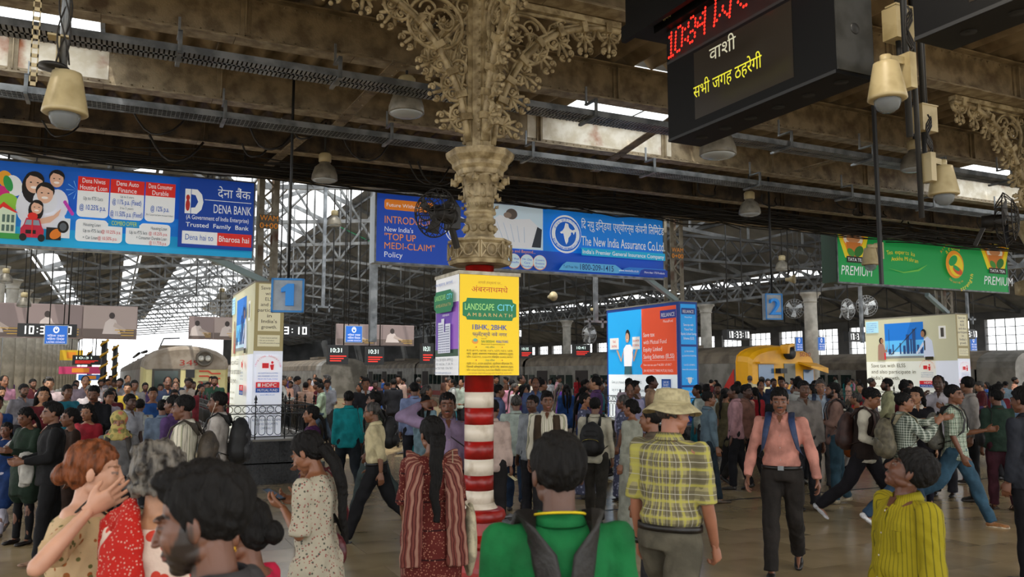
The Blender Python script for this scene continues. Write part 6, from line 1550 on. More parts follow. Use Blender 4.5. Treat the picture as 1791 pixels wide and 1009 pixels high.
        if g('collar', not fem):
            q = MB(); n = 22; vs = []
            for k in range(n):
                a_ = math.radians(16 + (328) * k / (n - 1)); c_ = math.cos(a_); fr = max(0., c_)
                for rr, z in ((.060, 1.478 - .022 * fr), (.064, 1.484 - .022 * fr), (.083 + .01 * fr, 1.446 - .034 * fr), (.079 + .01 * fr, 1.440 - .034 * fr)):
                    vs.append(T @ Vector((rr * math.sin(a_) * 1.03, -.012 + rr * (1.0 + .12 * fr) * c_, z - (.02 if k in (0, 1, n - 2, n - 1) and rr > .07 else 0))))
            q.add(vs, [(k * 4 + i, k * 4 + (i + 1) % 4, k * 4 + 4 + (i + 1) % 4, k * 4 + 4 + i) for k in range(n - 1) for i in range(4)] + [(0, 3, 2, 1), (n * 4 - 4, n * 4 - 3, n * 4 - 2, n * 4 - 1)], True)
            q.build('collar', g('cmat', g('tmat', CLOTH)), R, color=lin(g('ccol', g('tcol', '#c9c9c4'))))
            if not g('closed', False):
                q = MB(); q.add([T @ Vector(p) for p in ((-.028, .062, 1.452), (.028, .062, 1.452), (0, .098 + ti, 1.375), (-.02, .05, 1.45), (.02, .05, 1.45), (0, .07, 1.375))], [(0, 2, 1), (0, 3, 5, 2), (1, 2, 5, 4), (0, 1, 4, 3)]); q.build('open_neck', SKINM, R, color=tuple(v * .85 for v in sk))
        if g('placket', False):
            q = MB(); zz = [z for z in np.linspace(1.0, 1.44, 9)]
            vs = []
            for z in zz:
                yy = np.interp(z, [v[0] for v in r2], [v[2] + v[3] for v in r2]) + .004
                vs += [T @ Vector((-.016, yy, z)), T @ Vector((.016, yy, z)), T @ Vector((.016, yy - .03, z)), T @ Vector((-.016, yy - .03, z))]
            q.add(vs, [(i * 4 + k, i * 4 + (k + 1) % 4, i * 4 + 4 + (k + 1) % 4, i * 4 + 4 + k) for i in range(8) for k in range(4)] + [(0, 1, 2, 3)]); q.build('placket', g('tmat', CLOTH), R, color=tuple(v * .93 for v in tc_))
            for z in zz[1::2]:
                yy = np.interp(z, [v[0] for v in r2], [v[2] + v[3] for v in r2]) + .006; q = MB(); ell(q, (0, yy, z), (.005, .003, .005), T, 8); q.build('button', LEATH, R, color=(.5, .45, .4))
    if g('belt'):
        q = MB(); n = 24; ax, ay = .158 * bk + .012, .113 * bk + .012; vs = []
        for rr, z in ((0, .965), (.004, .965), (.004, .998), (0, .998)): vs += [T @ Vector(((ax + rr + .004) * math.cos(2 * math.pi * k / n), (ay + rr + .006) * math.sin(2 * math.pi * k / n), z)) for k in range(n)]
        q.add(vs, [(i * n + k, i * n + (k + 1) % n, ((i + 1) % 4) * n + (k + 1) % n, ((i + 1) % 4) * n + k) for i in range(4) for k in range(n)], True)
        bl = q.build('belt', LEATH, R, color=lin(g('belt'))); q = MB(); q.box(-.026, .026, ay + .006, ay + .016, .962, 1.001).xf(T); q.build('buckle', GALV, bl)
    # ---- shoes
    shz = g('shoes', '#1b1512')
    if shz:
        for k in ('L', 'R'):
            hip, knee, an, fd = J[k]; A = Matrix.Translation(an) @ Matrix.Rotation(fd, 4, 'X'); q = MB()
            if g('sandal'):
                q.box(-.042, .042, -.06, .19, -.078, -.062).xf(A); 
                for yy in (.02, .11): q.tube([A @ Vector((.045 * math.cos(t), yy, -.065 + .05 * math.sin(t))) for t in np.linspace(0, math.pi, 9)], .007, 5)
                q.build('sandal', LEATH, R, color=lin(shz)); continue
            ell(q, (0, -.015, -.045), (.036, .05, .035), A); ell(q, (0, .06, -.05), (.041, .08, .028), A); ell(q, (0, .13, -.055), (.042, .062, .022), A); ell(q, (0, -.01, -.01), (.034, .036, .04), A)
            me = fuse(q, max(.008, vb * .6), 1); me.materials.append(LEATH); so = put('shoe', me, None, R, color=lin(shz))
            if vb < .02: q = MB(); q.add([A @ Vector((.042 * math.cos(t) * (1 if math.sin(t) > 0 else .85), .06 + (.13 if math.sin(t) > 0 else .115) * math.sin(t), z)) for z in (-.082, -.062) for t in np.linspace(0, 2 * math.pi, 17)[:-1]], [(k, (k + 1) % 16, 16 + (k + 1) % 16, 16 + k) for k in range(16)] + [tuple(range(15, -1, -1)), tuple(range(16, 32))]); q.build('sole', LEATH, so, color=lin(g('sole', '#0d0c0b')))
    ex = g('extra')
    if ex: ex(R, J, s)
    J['R'] = J['R']; J['root'] = R; J['s'] = s; J['bk'] = bk; J['ti'] = g('inf', .02)
    return J
def at_fig(J, name, label, cat, group=None):
    """an Empty for something carried: same frame as the person, thing of its own"""
    R = J['root']; o = root(name, R.location, R.rotation_euler.z, label=label, cat=cat, group=group); o.scale = R.scale; return o
def backpack(J, col, label, strap=None, big=1.0, trim=None, sw=1.0, pocket=None, drop=0.):
    t = at_fig(J, 'backpack', label, 'bag'); T0_ = J['T']; T = T0_ @ Matrix.Translation((0, 0, -drop)); b = J['bk']; yb = -.12 * b - .02; q = MB()
    ell(q, (0, yb - .075 * big, 1.16), (.15 * big, .085 * big, .2 * big), T, 18); ell(q, (0, yb - .065 * big, 1.05), (.155 * big, .095 * big, .12 * big), T, 16)
    me = fuse(q, .018, 2, .005, 20, 9); me.materials.append(NYLON); put('bag_body', me, None, t, color=lin(col))
    q = MB(); ell(q, (0, yb - .13 * big, 1.06), (.115 * big, .05 * big, .1 * big), T, 14); ell(q, (0, yb - .13 * big, 1.22), (.1 * big, .035 * big, .06 * big), T, 14)
    me = fuse(q, .015, 1, .003, 25, 3); me.materials.append(NYLON); pk = put('front_pocket', me, None, t, color=lin(pocket or col))
    q = MB(); q.tube([T @ Vector((.1 * big * math.cos(a), yb - .165 * big, 1.12 + .04 * math.sin(a))) for a in np.linspace(.2, math.pi - .2, 9)], .004, 5); q.build('zip', GALV if trim is None else LEATH, pk, color=lin(trim or '#888888'))
    q = MB(); q.tube([T @ Vector((.04 * math.cos(a), yb - .03, 1.35 + .03 * math.sin(a))) for a in np.linspace(0, math.pi, 8)], .009, 6); q.build('grab_handle', NYLON, t, color=lin(strap or col))
    ti = J['ti']
    for sx in (-1, 1):
        pts = ([(sx * .085, yb - .01, 1.33)] if not drop else [(sx * .02, yb - .04, 1.36 - drop), (sx * .06, yb + .02, 1.36)]) + [ (sx * .095, -.08 * b - ti, 1.425), (sx * .10, -.01, 1.468 + ti * .4), (sx * .105, .08 * b + ti, 1.405), (sx * .125, .112 * b + ti, 1.30), (sx * .15 * b, .095 * b + ti, 1.17), (sx * (.175 * b + ti), .01, 1.07), (sx * .13, yb - .02, 1.0)]
        q = MB(); q.tube([T0_ @ Vector(p) for p in pts], [v * sw for v in ([.026] if not drop else [.026, .03]) + [.03, .03, .03, .027, .02, .014, .012]], 8, flat_=.3, nrm=T.to_3x3() @ Vector((0, .7, .7))); q.build('strap', NYLON, t, color=lin(strap or col))
    return t
def shoulder_bag(J, col, label, side=1, z=.98, y=0., w_=.15, h=.12, strap='#17120f', cross=False, mate=None, sl=True):
    t = at_fig(J, 'shoulder_bag', label, 'bag'); T = J['T']; b = J['bk']; x = side * (.2 * b + .07); q = MB()
    ell(q, (x, y, z), (.05, w_, h), T, 16); me = fuse(q, .012, 2, .006, 22, 3); me.materials.append(mate or LEATH); put('bag_body', me, None, t, color=lin(col))
    o_ = -side * .1 if cross else side * .13
    for dy in ((.0,) if cross else (-.05, .05)):
        q = MB(); q.tube([T @ Vector(p) for p in ((x, y + .1, z + h * .8), (side * .16, .13 * b, 1.2), (o_, .10, 1.38), (o_ * 1.1, .0 + dy * .3, 1.472), (o_, -.1, 1.38), (side * .16, -.13 * b, 1.2), (x, y - .1, z + h * .8))], .014 if cross else .009, 6, flat_=.4); q.build('strap', NYLON, t, color=lin(strap))
    return t
# ------------------------------------------------------------------ people: the ones who can be told apart
SK_D, SK_M, SK_L, SK_P = '#6e452f', '#8d5e42', '#a97a5a', '#c9977c'
WALK = dict(legL=(24, 12, .02), legR=(-20, 14, .02)); WALK2 = dict(legL=(-22, 30, .02), legR=(20, 8, .02)); STAND = dict(legL=(2, 2, .04), legR=(-2, 3, .04)); NARROW = dict(legL=(8, 8, .01), legR=(-8, 12, .01))
SWL, SWR = ((.12, .35, -1), (.05, .7, -1)), ((.12, -.3, -1), (.08, .0, -1))
def H(*a, **k):
    d = dict(vb=.0135, vh=.0046, vhand=.0055); d.update(k); return figure(*a, **d)
def Md(*a, **k):
    d = dict(vb=.022, vh=.0075, vhand=.0085); d.update(k); return figure(*a, **d)
# auburn woman shading her face
def x_bl(R, J, s):
    T = J['T']; q = MB(); q.tube([T @ Vector(p) for p in ((.12, -.1, 1.36), (.08, .02, 1.485), (0, .135, 1.36), (-.1, .16, 1.2), (-.17, .1, 1.05))], .011, 6, flat_=.5); q.build('bag_strap', NYLON, R, color=lin('#15100d'))
J = H(162, 768, 470, 98, 'auburn-haired woman in a cream floral top raising a hand before her face', fem=True, bulk=1.2, hair='bun', hairm=HAIRR, hvol=1.03, skin=SK_P, tmat=P_FLO, sleeve='short', bcol='#3a3733', extra=x_bl, hyaw=2, hpitch=-6,
      armR=((.9, -.28, -.3), (-.3, .6, .72)), handR=dict(d=(-.15, .85, .5), n=(-.8, -.3, .2), curl=.12, spread=.3), lip=(.4, .15, .13), hairc=(.2, .09, .04), collar=False)
# grey curly haired woman with red scarf
def x_gr(R, J, s):
    T = J['T']; q = MB()
    q.tube([T @ Vector(p) for p in ((-.2, .02, 1.2), (-.17, -.02, 1.4), (-.08, -.06, 1.47), (-.03, -.13, 1.40), (.0, -.165, 1.25), (.03, -.17, 1.0), (.05, -.18, .75))], [.08, .09, .075, .09, .1, .1, .09], 12, flat_=.35, nrm=T.to_3x3() @ Vector((0, -1, .3)))
    me = fuse(q, .011, 1, .006, 30, 2); me.materials.append(P_RWS); put('scarf', me, None, R, label='red scarf with small white print')
J = H(286, 774, 525, 42, 'woman with curly grey hair and a red scarf over a red-printed white dress', fem=True, bulk=1.1, hair='curly', hairm=HAIRG, hvol=1.05, skin=SK_L, tmat=P_WRP, top='kurta', sleeve='elbow', bcol='#cfc4b6', extra=x_gr, hyaw=-10, hrough=.002, collar=False)
# big bearded man
J = H(384, 812, 800, 292, 'bearded man with thick black hair, very near, cut by the bottom edge', hair='quiff', hvol=1.1, skin='#6b4431', beard=.93, tache=1, tcol='#3b3a3c', vb=.01, vh=.0032, hpitch=-8, hyaw=4, face=1.05, hline=.01, hrough=.0024, lip=(.2, .07, .06))
# woman in pink behind him
def x_er(R, J, s):
    for sx in (-1, 1): q = MB(); ell(q, (sx * .083, -.01, -.045), (.006, .006, .012), J['H'], 8); q.build('earring', mat('gold', '#d9a63a', .25, .9), R)
J = H(446, 866, 560, 292, 'woman in a pink top with low black bun and earring beside the bearded man', fem=True, hair='bun', hvol=.98, skin='#6e4530', tcol='#b51c40', extra=x_er, sleeve='half', top='kurta', bcol='#3b2a4a', hpitch=-10, collar=False)
# texting woman
def x_tx(R, J, s):
    q = MB(); ell(q, (.03, -.1, .055), (.03, .012, .02), J['H'], 10); q.build('hair_clip', mat('silver clip', '#c9c9c9', .3, .8), R)
    a = J['arms']['R']; q = MB(); w_ = a[2]; q.tube([w_ - a[3] * .01, w_ + a[3] * .01], .031, 14).build('wristwatch', LEATH, R, color=lin('#141414'))
J = H(563, 758, 322, 298, 'young woman in a white printed kurta looking down at a phone', fem=True, hair='pony', hlen=.42, hwid=1.5, hvol=1.06, skin='#84553a', tmat=P_KUR, top='kurta', sleeve='elbow', hem=.5, bottom='slim', bcol='#1e3540', hpitch=-24, lean=3,
      armR=((.05, .05, -1), (-.35, .75, .72)), armL=((.12, .05, -1), (-.45, .75, .72)), handR=dict(d=(-.35, 1, .25), n=(-.6, 0, 1), curl=.5), handL=dict(d=(-.3, 1, .25), n=(-.6, 0, 1), curl=.5), extra=x_tx, collar=False, lip=(.35, .1, .09), **NARROW)
ph = at_fig(J, 'smartphone', 'black smartphone held by the young woman in the printed kurta', 'phone')
aR, aL = J['arms']['R'], J['arms']['L']; c = (aR[2] + aL[2]) / 2 + Vector((0, .115, .055)); PM = Matrix.Translation(c) @ Matrix.Rotation(math.radians(25), 4, 'X')
MB().box(-.034, .034, -.068, .068, -.004, .004).xf(PM).build('case', BLACK, ph); MB().box(-.03, .03, -.06, .06, .004, .0045).xf(PM).build('screen', flat('#3a4a5c', .4), ph)
shoulder_bag(J, '#5a1420', 'maroon handbag hanging from the shoulder of the texting woman', side=1, z=.93, y=.06, w_=.13, h=.13, strap='#5a1420')
# elderly man striding left
def x_w(R, J, s):
    a = J['arms']['R']; MB().tube([a[2] - a[3] * .012, a[2] + a[3] * .012], .03, 12).build('wristwatch', GALV, R)
J = Md(662, 703, 158, 280, 'elderly man in a cream shirt and black trousers striding left in sandals', hair='bald', hairm=HAIRW, skin='#7a5037', tcol='#c9bd96', sleeve='rolled', bcol='#17171a', tuck=True, belt='#111111', shoes='#241a14', sandal=True, lean=4, hpitch=-6, legL=(26, 6, .02), legR=(-22, 30, .02), armR=((.1, .1, -1), (.05, .5, -1)), armL=SWR, extra=x_w)
# maroon kurta woman from behind
def x_du(R, J, s):
    T = J['T']
    for sx in (-1, 1):
        q = MB(); q.tube([T @ Vector(p) for p in ((sx * .1, .13, 1.2), (sx * .11, .09, 1.38), (sx * .125, .0, 1.455), (sx * .13, -.09, 1.38), (sx * .14, -.14, 1.2), (sx * .15, -.15, .95), (sx * .16, -.16, .72))], [.05, .06, .07, .07, .07, .075, .08], 10, flat_=.3, nrm=T.to_3x3() @ Vector((0, -1, .2)))
        me = fuse(q, .012, 1, .007, 34, 4); me.materials.append(P_RST); put('dupatta', me, None, R, label='striped dupatta end hanging down the back')
J = H(757, 728, 275, 352, 'woman in a maroon printed kurta and striped salwar seen from behind, left of the column', fem=True, hair='braid', hlen=.42, hwid=1.7, hvol=1.08, hside=-.0, skin='#7a4c33', tmat=P_RED, top='kurta', sleeve='elbow', hem=.55, bottom='wide', bmat=P_RST, shoes='#2a1a12', hyaw=16, extra=x_du, collar=False, armL=((.1, .15, -1), (-.1, .7, -.6)), armR=((.14, .05, -1), (0, .5, -.8)))
shoulder_bag(J, '#bdb497', 'long cream cloth bag hanging from the shoulder of the woman in maroon', side=1, z=.86, y=.0, w_=.12, h=.26, strap='#bdb497', mate=NYLON)
# lilac shirt man, hand behind head
J = Md(783, 685, 192, 172, 'man in a lilac shirt holding a hand behind his head, between woman and column', skin='#6b432f', tcol='#83738f', tuck=True, bcol='#1d1b20', tache=1, armR=((1, .1, .35), (-.82, -.25, .42)), handR=dict(d=(-1, -.2, .1), n=(0, 1, 0), curl=.3), hyaw=-10, hpitch=-3, vb=.02, vh=.007, placket=True)
shoulder_bag(J, '#17130f', 'black messenger bag on the hip of the man in the lilac shirt', side=-1, z=1.02, w_=.16, h=.12, cross=True, mate=NYLON)
# green polo man
def x_gp(R, J, s):
    q = MB(); n = 24; T = J['T']; q.tube([T @ Vector((.079 * math.sin(a), -.01 + .079 * math.cos(a), 1.468 - .02 * math.cos(a))) for a in np.linspace(0, 2 * math.pi, 25)], .004, 6); q.build('yellow_piping', CLOTH, R, color=lin('#c9b320'))
J = H(976, 757, 585, 352, 'man with black hair in a green polo shirt and backpack seen from behind, near', hair='short', hvol=1.09, skin='#5b3a29', tcol='#0f5f31', sleeve='half', vb=.01, vh=.0036, hyaw=10, extra=x_gp, closed=True, inf=.02, hrough=.002, bulk=1.0, fold=.005)
backpack(J, '#1d1b1c', 'black backpack worn over the green polo shirt, cut by the bottom edge', big=1.0, strap='#1a1918', drop=.2, sw=1.35)
# man in the bucket hat
def x_hat(R, J, s):
    Hm = J['H']; hm = mat('khaki hat cotton', '#a89f7d', .85, 0, '#8f8768', 30, .4, .6, .2, 70)
    q = MB(); q.lathe([(.088, .03), (.094, .045), (.090, .09), (.080, .128), (.05, .136), (.001, .138)], 32); q.v = [(x, y * 1.16 - .012, z) for x, y, z in q.v]; q.xf(Hm); q.build('hat_crown', hm, R)
    q = MB(); q.lathe([(.090, .05), (.094, .052), (.150, .008), (.153, .003), (.148, .0), (.088, .042)], 36); q.v = [(x, y * 1.12 - .01, z + .01 * math.sin(3 * math.atan2(y, x))) for x, y, z in q.v]; q.xf(Hm); q.build('hat_brim', hm, R)
    q = MB(); q.lathe([(.0935, .05), (.0955, .052), (.0945, .064), (.0925, .066)], 32); q.v = [(x, y * 1.16 - .012, z) for x, y, z in q.v]; q.xf(Hm); q.build('hat_band', mat('hat band cotton', '#978e6c', .85), R)
    q = MB()
    for sx in (-1, 1):
        q.tube([Hm @ Vector((sx * .034 + .022 * math.cos(a), .106, .0 + .018 * math.sin(a))) for a in np.linspace(0, 2 * math.pi, 15)], .0018, 5); q.tube([Hm @ Vector((sx * .057, .103, .004)), Hm @ Vector((sx * .08, .04, .006)), Hm @ Vector((sx * .082, -.01, .004))], .0018, 5)
    q.build('glasses', BLACK, R)
    a = J['arms']['L']; MB().tube([a[2] - a[3] * .02, a[2] + a[3] * .008], .034, 16).build('wristwatch', LEATH, R, color=lin('#0f0f10'))
    T = J['T']; q = MB(); q.box(-.17, -.05, -.155, -.135, .8, .88); q.box(.05, .17, -.155, -.135, .8, .88); q.xf(T)
J = H(1166, 683, 308, 28, 'elderly man in a khaki bucket hat and olive plaid shirt standing right of centre', hair='short', hairm=HAIRW, hvol=.98, skin='#a06a50', tmat=P_HAT, sleeve='elbow', tuck=True, bcol='#5b574a', belt='#14110f', bulk=1.04, extra=x_hat, hyaw=-22, hpitch=-2, lean=3,
      armL=((.1, .03, -1), (.08, .3, -1)), armR=((.08, .12, -1), (.0, .42, -1)), handR=dict(curl=.7, n=(-1, 0, 0)), handL=dict(curl=.5), hem_=0, **WALK)
# mustached man facing left beside the hat
J = Md(1140, 708, 215, 300, 'man with black hair and moustache facing left just behind the bucket hat man', skin='#7d5139', tcol='#5a5045', tache=1, hyaw=6)
# pink shirt man
J = H(1362, 677, 188, 184, 'man in a salmon pink shirt and dark trousers walking towards the camera', skin='#7b4f39', tcol='#c08577', tuck=True, belt='#0f0e0e', bcol='#26221f', tache=1, sleeve='long', bulk=1.02, placket=True, vb=.013, vh=.0048, vhand=.006, hpitch=-6, hyaw=5, shoes='#120f0e', legR=(14, 4, .02), legL=(-6, 34, .02), footL=-32, armL=((.3, .02, -1), (.18, .2, -1)), armR=((.28, .1, -1), (.16, .25, -1)), hvol=1.02)
backpack(J, '#1f3f78', 'blue backpack whose straps show over the salmon pink shirt', strap='#20355c', big=.85)
# yellow shirt man looking up
def x_yl(R, J, s):
    T = J['T']; q = MB(); q.box(-.12, -.045, .08, .124, 1.2, 1.30).xf(T).build('chest_pocket', P_YEL, R)
    q = MB(); q.tube([T @ Vector((.06 * math.sin(a), -.01 + .075 * math.cos(a), 1.455 - .03 * math.cos(a))) for a in np.linspace(-1.6, 1.6, 15)], .003, 5); q.build('neck_cord', LEATH, R, color=(.03, .03, .03))
J = H(1572, 786, 385, 238, 'young man in a mustard pinstriped shirt looking up, near the right corner', hair='short', hvol=1.12, hline=-.008, skin='#5d3826', tmat=P_YEL, hpitch=30, hyaw=-36, bulk=1.06, extra=x_yl, tache=.7, vh=.004, lip=(.2, .07, .05), hrough=.0026, sleeve='long', bcol='#20242c', placket=True, slinf=.024)
# group at the right
J = Md(1506, 680, 143, 105, 'man in a dark vest over white sleeves carrying a brown bag, behind mustard shirt', skin=SK_M, tcol='#b9b4a4', bcol='#17151a', shoes='#c9c9cc', hpitch=-22, lean=6, legL=(28, 8, .02), legR=(-26, 26, .02), armR=((.15, .1, -1), (-.1, .8, -.1)))
def vest(J, col):
    R = J['root']; T = J['T']; q = MB(); rings(q, [(.86, .2, .16, 0), (1.0, .185, .145, 0), (1.2, .185, .14, .008), (1.34, .19, .13, 0), (1.42, .14, .1, -.008), (1.455, .09, .075, -.012)], T); me = fuse(q, .016, 2, .005, 20, 6); me.materials.append(CLOTH); put('sweater_vest', me, None, R, color=lin(col))
vest(J, '#241a16'); backpack(J, '#3a211b', 'dark brown rucksack on the man in the dark vest', big=1.15)
J = Md(1577, 686, 150, 72, 'man in a dark green checked shirt pointing ahead with a khaki backpack', skin=SK_M, tmat=P_GCK, bcol='#2d4257', bottom='jeans', shoes='#d8d8da', sole='#e6e6e6', armL=((.05, 1, -.25), (.0, 1, .25)), handL=dict(curl=.2), armR=((.2, .6, -.8), (-.2, .6, .7)), legL=(20, 10, .02), legR=(-28, 20, .02), hyaw=-10)
backpack(J, '#6b6450', 'khaki backpack on the pointing man in the checked shirt', big=1.25, strap='#8d866c')
J = Md(1664, 672, 143, 98, 'young man in white and green checked shirt and jeans striding right in tan shoes', skin='#7b4f37', tmat=P_WCK, bottom='jeans', bcol='#37566a', shoes='#a8703a', sole='#c9b79a', sleeve='elbow', legL=(24, 4, .02), legR=(-26, 34, .02), armR=((.12, .05, -1), (.03, .4, -1)), armL=((.1, .3, -1), (0, 1, .2)), hyaw=-12, vb=.019)
backpack(J, '#77756b', 'grey and black backpack on the young man in tan shoes', big=1.1, strap='#20201f', pocket='#2a2928')
J = Md(1601, 676, 132, 172, 'woman with long dark hair in a black top with white collar at the right', fem=True, hair='long', hvol=1.05, skin=SK_L, tcol='#15131a', top='kurta', hem=.6, bottom='slim', bcol='#191825', collar=True, ccol='#d8d2c4', cmat=CLOTH, hyaw=-30, armR=((.1, .2, -1), (-.4, .5, .3)))
J = Md(1641, 656, 116, 190, 'man in a white shirt holding a phone to his ear at the right', skin='#4d3122', tcol='#b7b3bb', bcol='#26252b', tache=.6, armR=((.2, .5, -.75), (-.3, .25, 1)), handR=dict(d=(-.3, .1, 1), n=(-1, 0, 0), curl=.6), hair='bald')
J = Md(1692, 658, 121, 255, 'man in a plain grey shirt standing right of the checked shirt man', skin='#7f563e', tcol='#8f8a86', bcol='#141417', hyaw=-60, armR=((.1, .3, -1), (-.1, .8, .5)), **STAND)
J = Md(1741, 681, 128, 335, 'man in a dark green shirt and maroon trousers near the right edge', skin=SK_D, tcol='#26392f', bcol='#43202a', sandal=True, shoes='#3a2519', hyaw=20, legL=(4, 6, .03), legR=(-6, 10, .03))
shoulder_bag(J, '#1a1a1c', 'black bag beside the man in the dark green shirt', side=-1, z=1.0, mate=NYLON)
J = H(1789, 676, 196, 300, 'person in a charcoal hooded sweatshirt half cut by the right edge', skin=SK_D, tcol='#24272f', bcol='#131318', hair='short', hvol=1.1, vb=.014, vh=.006, bulk=1.12, topname='hooded_sweatshirt')
J = Md(1457, 668, 123, 262, 'bearded man in a brownish pink shirt and jeans with a black backpack, facing left', skin='#8a5d44', beard=.95, tache=1, tcol='#85695f', sleeve='rolled', bottom='jeans', bcol='#34505f', shoes='#b3a588', sole='#d8d0bc', armR=((.1, .3, -1), (-.6, .7, .1)), armL=((.1, .3, -1), (-.6, .7, .1)), legL=(4, 2, .03), legR=(-6, 8, .03))
backpack(J, '#1d1d20', 'black backpack on the bearded man facing left', big=1.0)
J = Md(1434, 663, 110, 178, 'greying man with glasses in a pale blue shirt, left of the bearded man', skin='#8d6349', hairm=HAIRW, tcol='#9aa7b5', tuck=True, bcol='#3c3c3e', belt='#111111', **NARROW)
backpack(J, '#22304a', 'navy backpack on the greying man in pale blue', big=.8)
J = Md(1404, 665, 128, 160, 'man in a grey shirt with chest pocket behind the salmon shirt man', skin='#5d3d2b', tcol='#75706c', bcol='#26262a')
J = Md(1268, 678, 101, 35, 'woman in an olive kurta with a black ponytail holding a red cloth bag', fem=True, hair='pony', hlen=.3, skin=SK_M, tcol='#544d36', top='kurta', hem=.62, bottom='salwar', bcol='#141214', shoes='#7a2b20', sandal=True, sleeve='half', legL=(14, 6, .02), legR=(-16, 14, .02), collar=False)
shoulder_bag(J, '#b3212b', 'red cloth bag held by the woman in the olive kurta', side=1, z=.88, y=.15, w_=.1, h=.12, mate=NYLON)
J = Md(1303, 672, 106, 120, 'man in a dusty pink shirt looking right, beside the woman in olive', skin='#4d3124', tcol='#7e5a4f', bcol='#2b2826', **WALK)
J = Md(1237, 683, 124, 72, 'balding man in a blue-grey shirt stepping right behind the bucket hat man', hair='bald', skin='#7d5239', tcol='#5b6e79', bcol='#23303a', bottom='jeans', shoes='#57483a', legL=(14, 4, .02), legR=(-24, 26, .02), sleeve='long')
J = Md(1040, 694, 141, 12, 'man in a cream shirt with a black backpack walking away in the centre', skin=SK_D, hair='bald', tcol='#c4bfab', bcol='#37342f', vb=.02, legL=(12, 4, .02), legR=(-12, 14, .02))
backpack(J, '#121214', 'black backpack with a yellow zip on the man in the cream shirt', big=1.15, trim='#a99a3a')
J = Md(903, 690, 131, 2, 'grey-haired man in a pale green shirt and blue jeans walking away, right of the column', skin=SK_D, hairm=HAIRW, tcol='#a9b5ac', bottom='jeans', bcol='#1c2c42', shoes='#1a1512', legL=(10, 4, .02), legR=(-14, 38, .02))
J = Md(957, 684, 152, 182, 'man in an open brown cardigan over a striped shirt, facing the camera', skin='#6f4731', tmat=P_STR, bcol='#2b2a2c', hair='quiff', hyaw=10); 
R = J['root']; T = J['T']; q = MB()
for sx in (-1, 1): rings(q, [(.85, .07, .15, 0), (1.0, .07, .145, 0), (1.2, .07, .14, 0), (1.36, .06, .13, 0), (1.43, .05, .09, 0)], T @ Matrix.Translation((sx * .105, 0, 0)))
me = fuse(q, .016, 2, .004, 20, 2); me.materials.append(CLOTH); put('cardigan', me, None, R, color=lin('#3f3226'))
J = Md(932, 690, 140, 215, 'man with a moustache in a pale shirt beside the brown cardigan', skin='#5d3c2b', tache=1, tcol='#8f9499', bcol='#232328')
J = Md(862, 698, 155, 20, 'man in a pinkish white shirt half hidden behind the banded column', skin=SK_D, tcol='#b9a49a', bcol='#1f1d1e', sleeve='long')
pp = at_fig(J, 'paper_sheet', 'folded cream paper held in the hand behind the banded column', 'paper'); a = J['arms']['R']; MB().box(-.07, .07, -.05, .05, -.002, .002).xf(Matrix.Translation(a[2] + a[3] * .13) @ Matrix.Rotation(.6, 4, 'Y')).build('sheet', flat('#c9c29c'), pp); MB().box(-.07, .0, -.05, .05, .003, .006).xf(Matrix.Translation(a[2] + a[3] * .13) @ Matrix.Rotation(.55, 4, 'Y')).build('fold', flat('#bdb68f'), pp)
J = Md(611, 683, 119, 350, 'man in a bright teal shirt and dark jeans walking away', skin=SK_D, tcol='#0f7f84', bottom='jeans', bcol='#1a2026', shoes='#7a5a48', legL=(16, 6, .02), legR=(-18, 40, .02))
shoulder_bag(J, '#17120f', 'black bag carried by the man in the teal shirt', side=1, z=.75, y=.0, w_=.14, h=.13)
J = Md(548, 708, 152, 278, 'woman in a dark purple patterned sari walking left behind the texting woman', fem=True, hair='braid', hlen=.25, skin=SK_M, tmat=P_PUR, top='sari', bottom=None, sleeve='half', collar=False, armR=((.1, .1, -1), (0, .6, -.7)))
J = Md(657, 684, 133, 285, 'man in a dark plaid shirt hidden behind the elderly man in cream', skin=SK_D, tmat=P_DCK, bottom='jeans', bcol='#3f4a4a', shoes='#2a241c', sleeve='rolled', legL=(20, 6, .02), legR=(-20, 24, .02))
backpack(J, '#141416', 'black backpack just right of the elderly man in cream', big=1.1)
J = Md(327, 690, 192, 282, 'man in a white striped shirt with brown backpack facing left, by the 349 train', skin='#6c4430', tmat=P_STR, bcol='#2b2b2e', ccol='#d8d4c4', cmat=CLOTH, vb=.019, vh=.0065, hpitch=-4)
backpack(J, '#4a4136', 'brown backpack on the man in the white striped shirt', big=1.1, strap='#3b352c')
def x_ep(R, J, s):
    Hm = J['H']; q = MB(); q.tube([Hm @ Vector((-.083, .0, -.012)), Hm @ Vector((-.084, .012, -.05)), J['T'] @ Vector((-.06, .1, 1.36)), J['T'] @ Vector((-.03, .135, 1.2))], .0025, 5); ell(q, (-.083, .0, -.01), (.008, .008, .008), Hm, 8); q.build('earphone', WHITE, R)
J = Md(385, 684, 163, 280, 'man in a white shirt with earphones and big black backpack, left of advert tower', skin=SK_D, tcol='#b5afa9', bcol='#22211f', extra=x_ep)
backpack(J, '#17181a', 'big black and grey backpack on the man with earphones', big=1.35, pocket='#3a3c40')
J = Md(98, 702, 178, 262, 'young man in a black jacket carrying a folded white cloth, facing left', skin='#7d543e', tcol='#141416', bcol='#0f0f11', shoes='#8a6a52', hair='quiff', armR=((.1, .15, -1), (-.2, .9, -.1)), armL=((.1, .2, -1), (-.2, .9, -.1)), inf=.03, vb=.02, vh=.007, topname='jacket', legL=(8, 4, .02), legR=(-8, 8, .02))
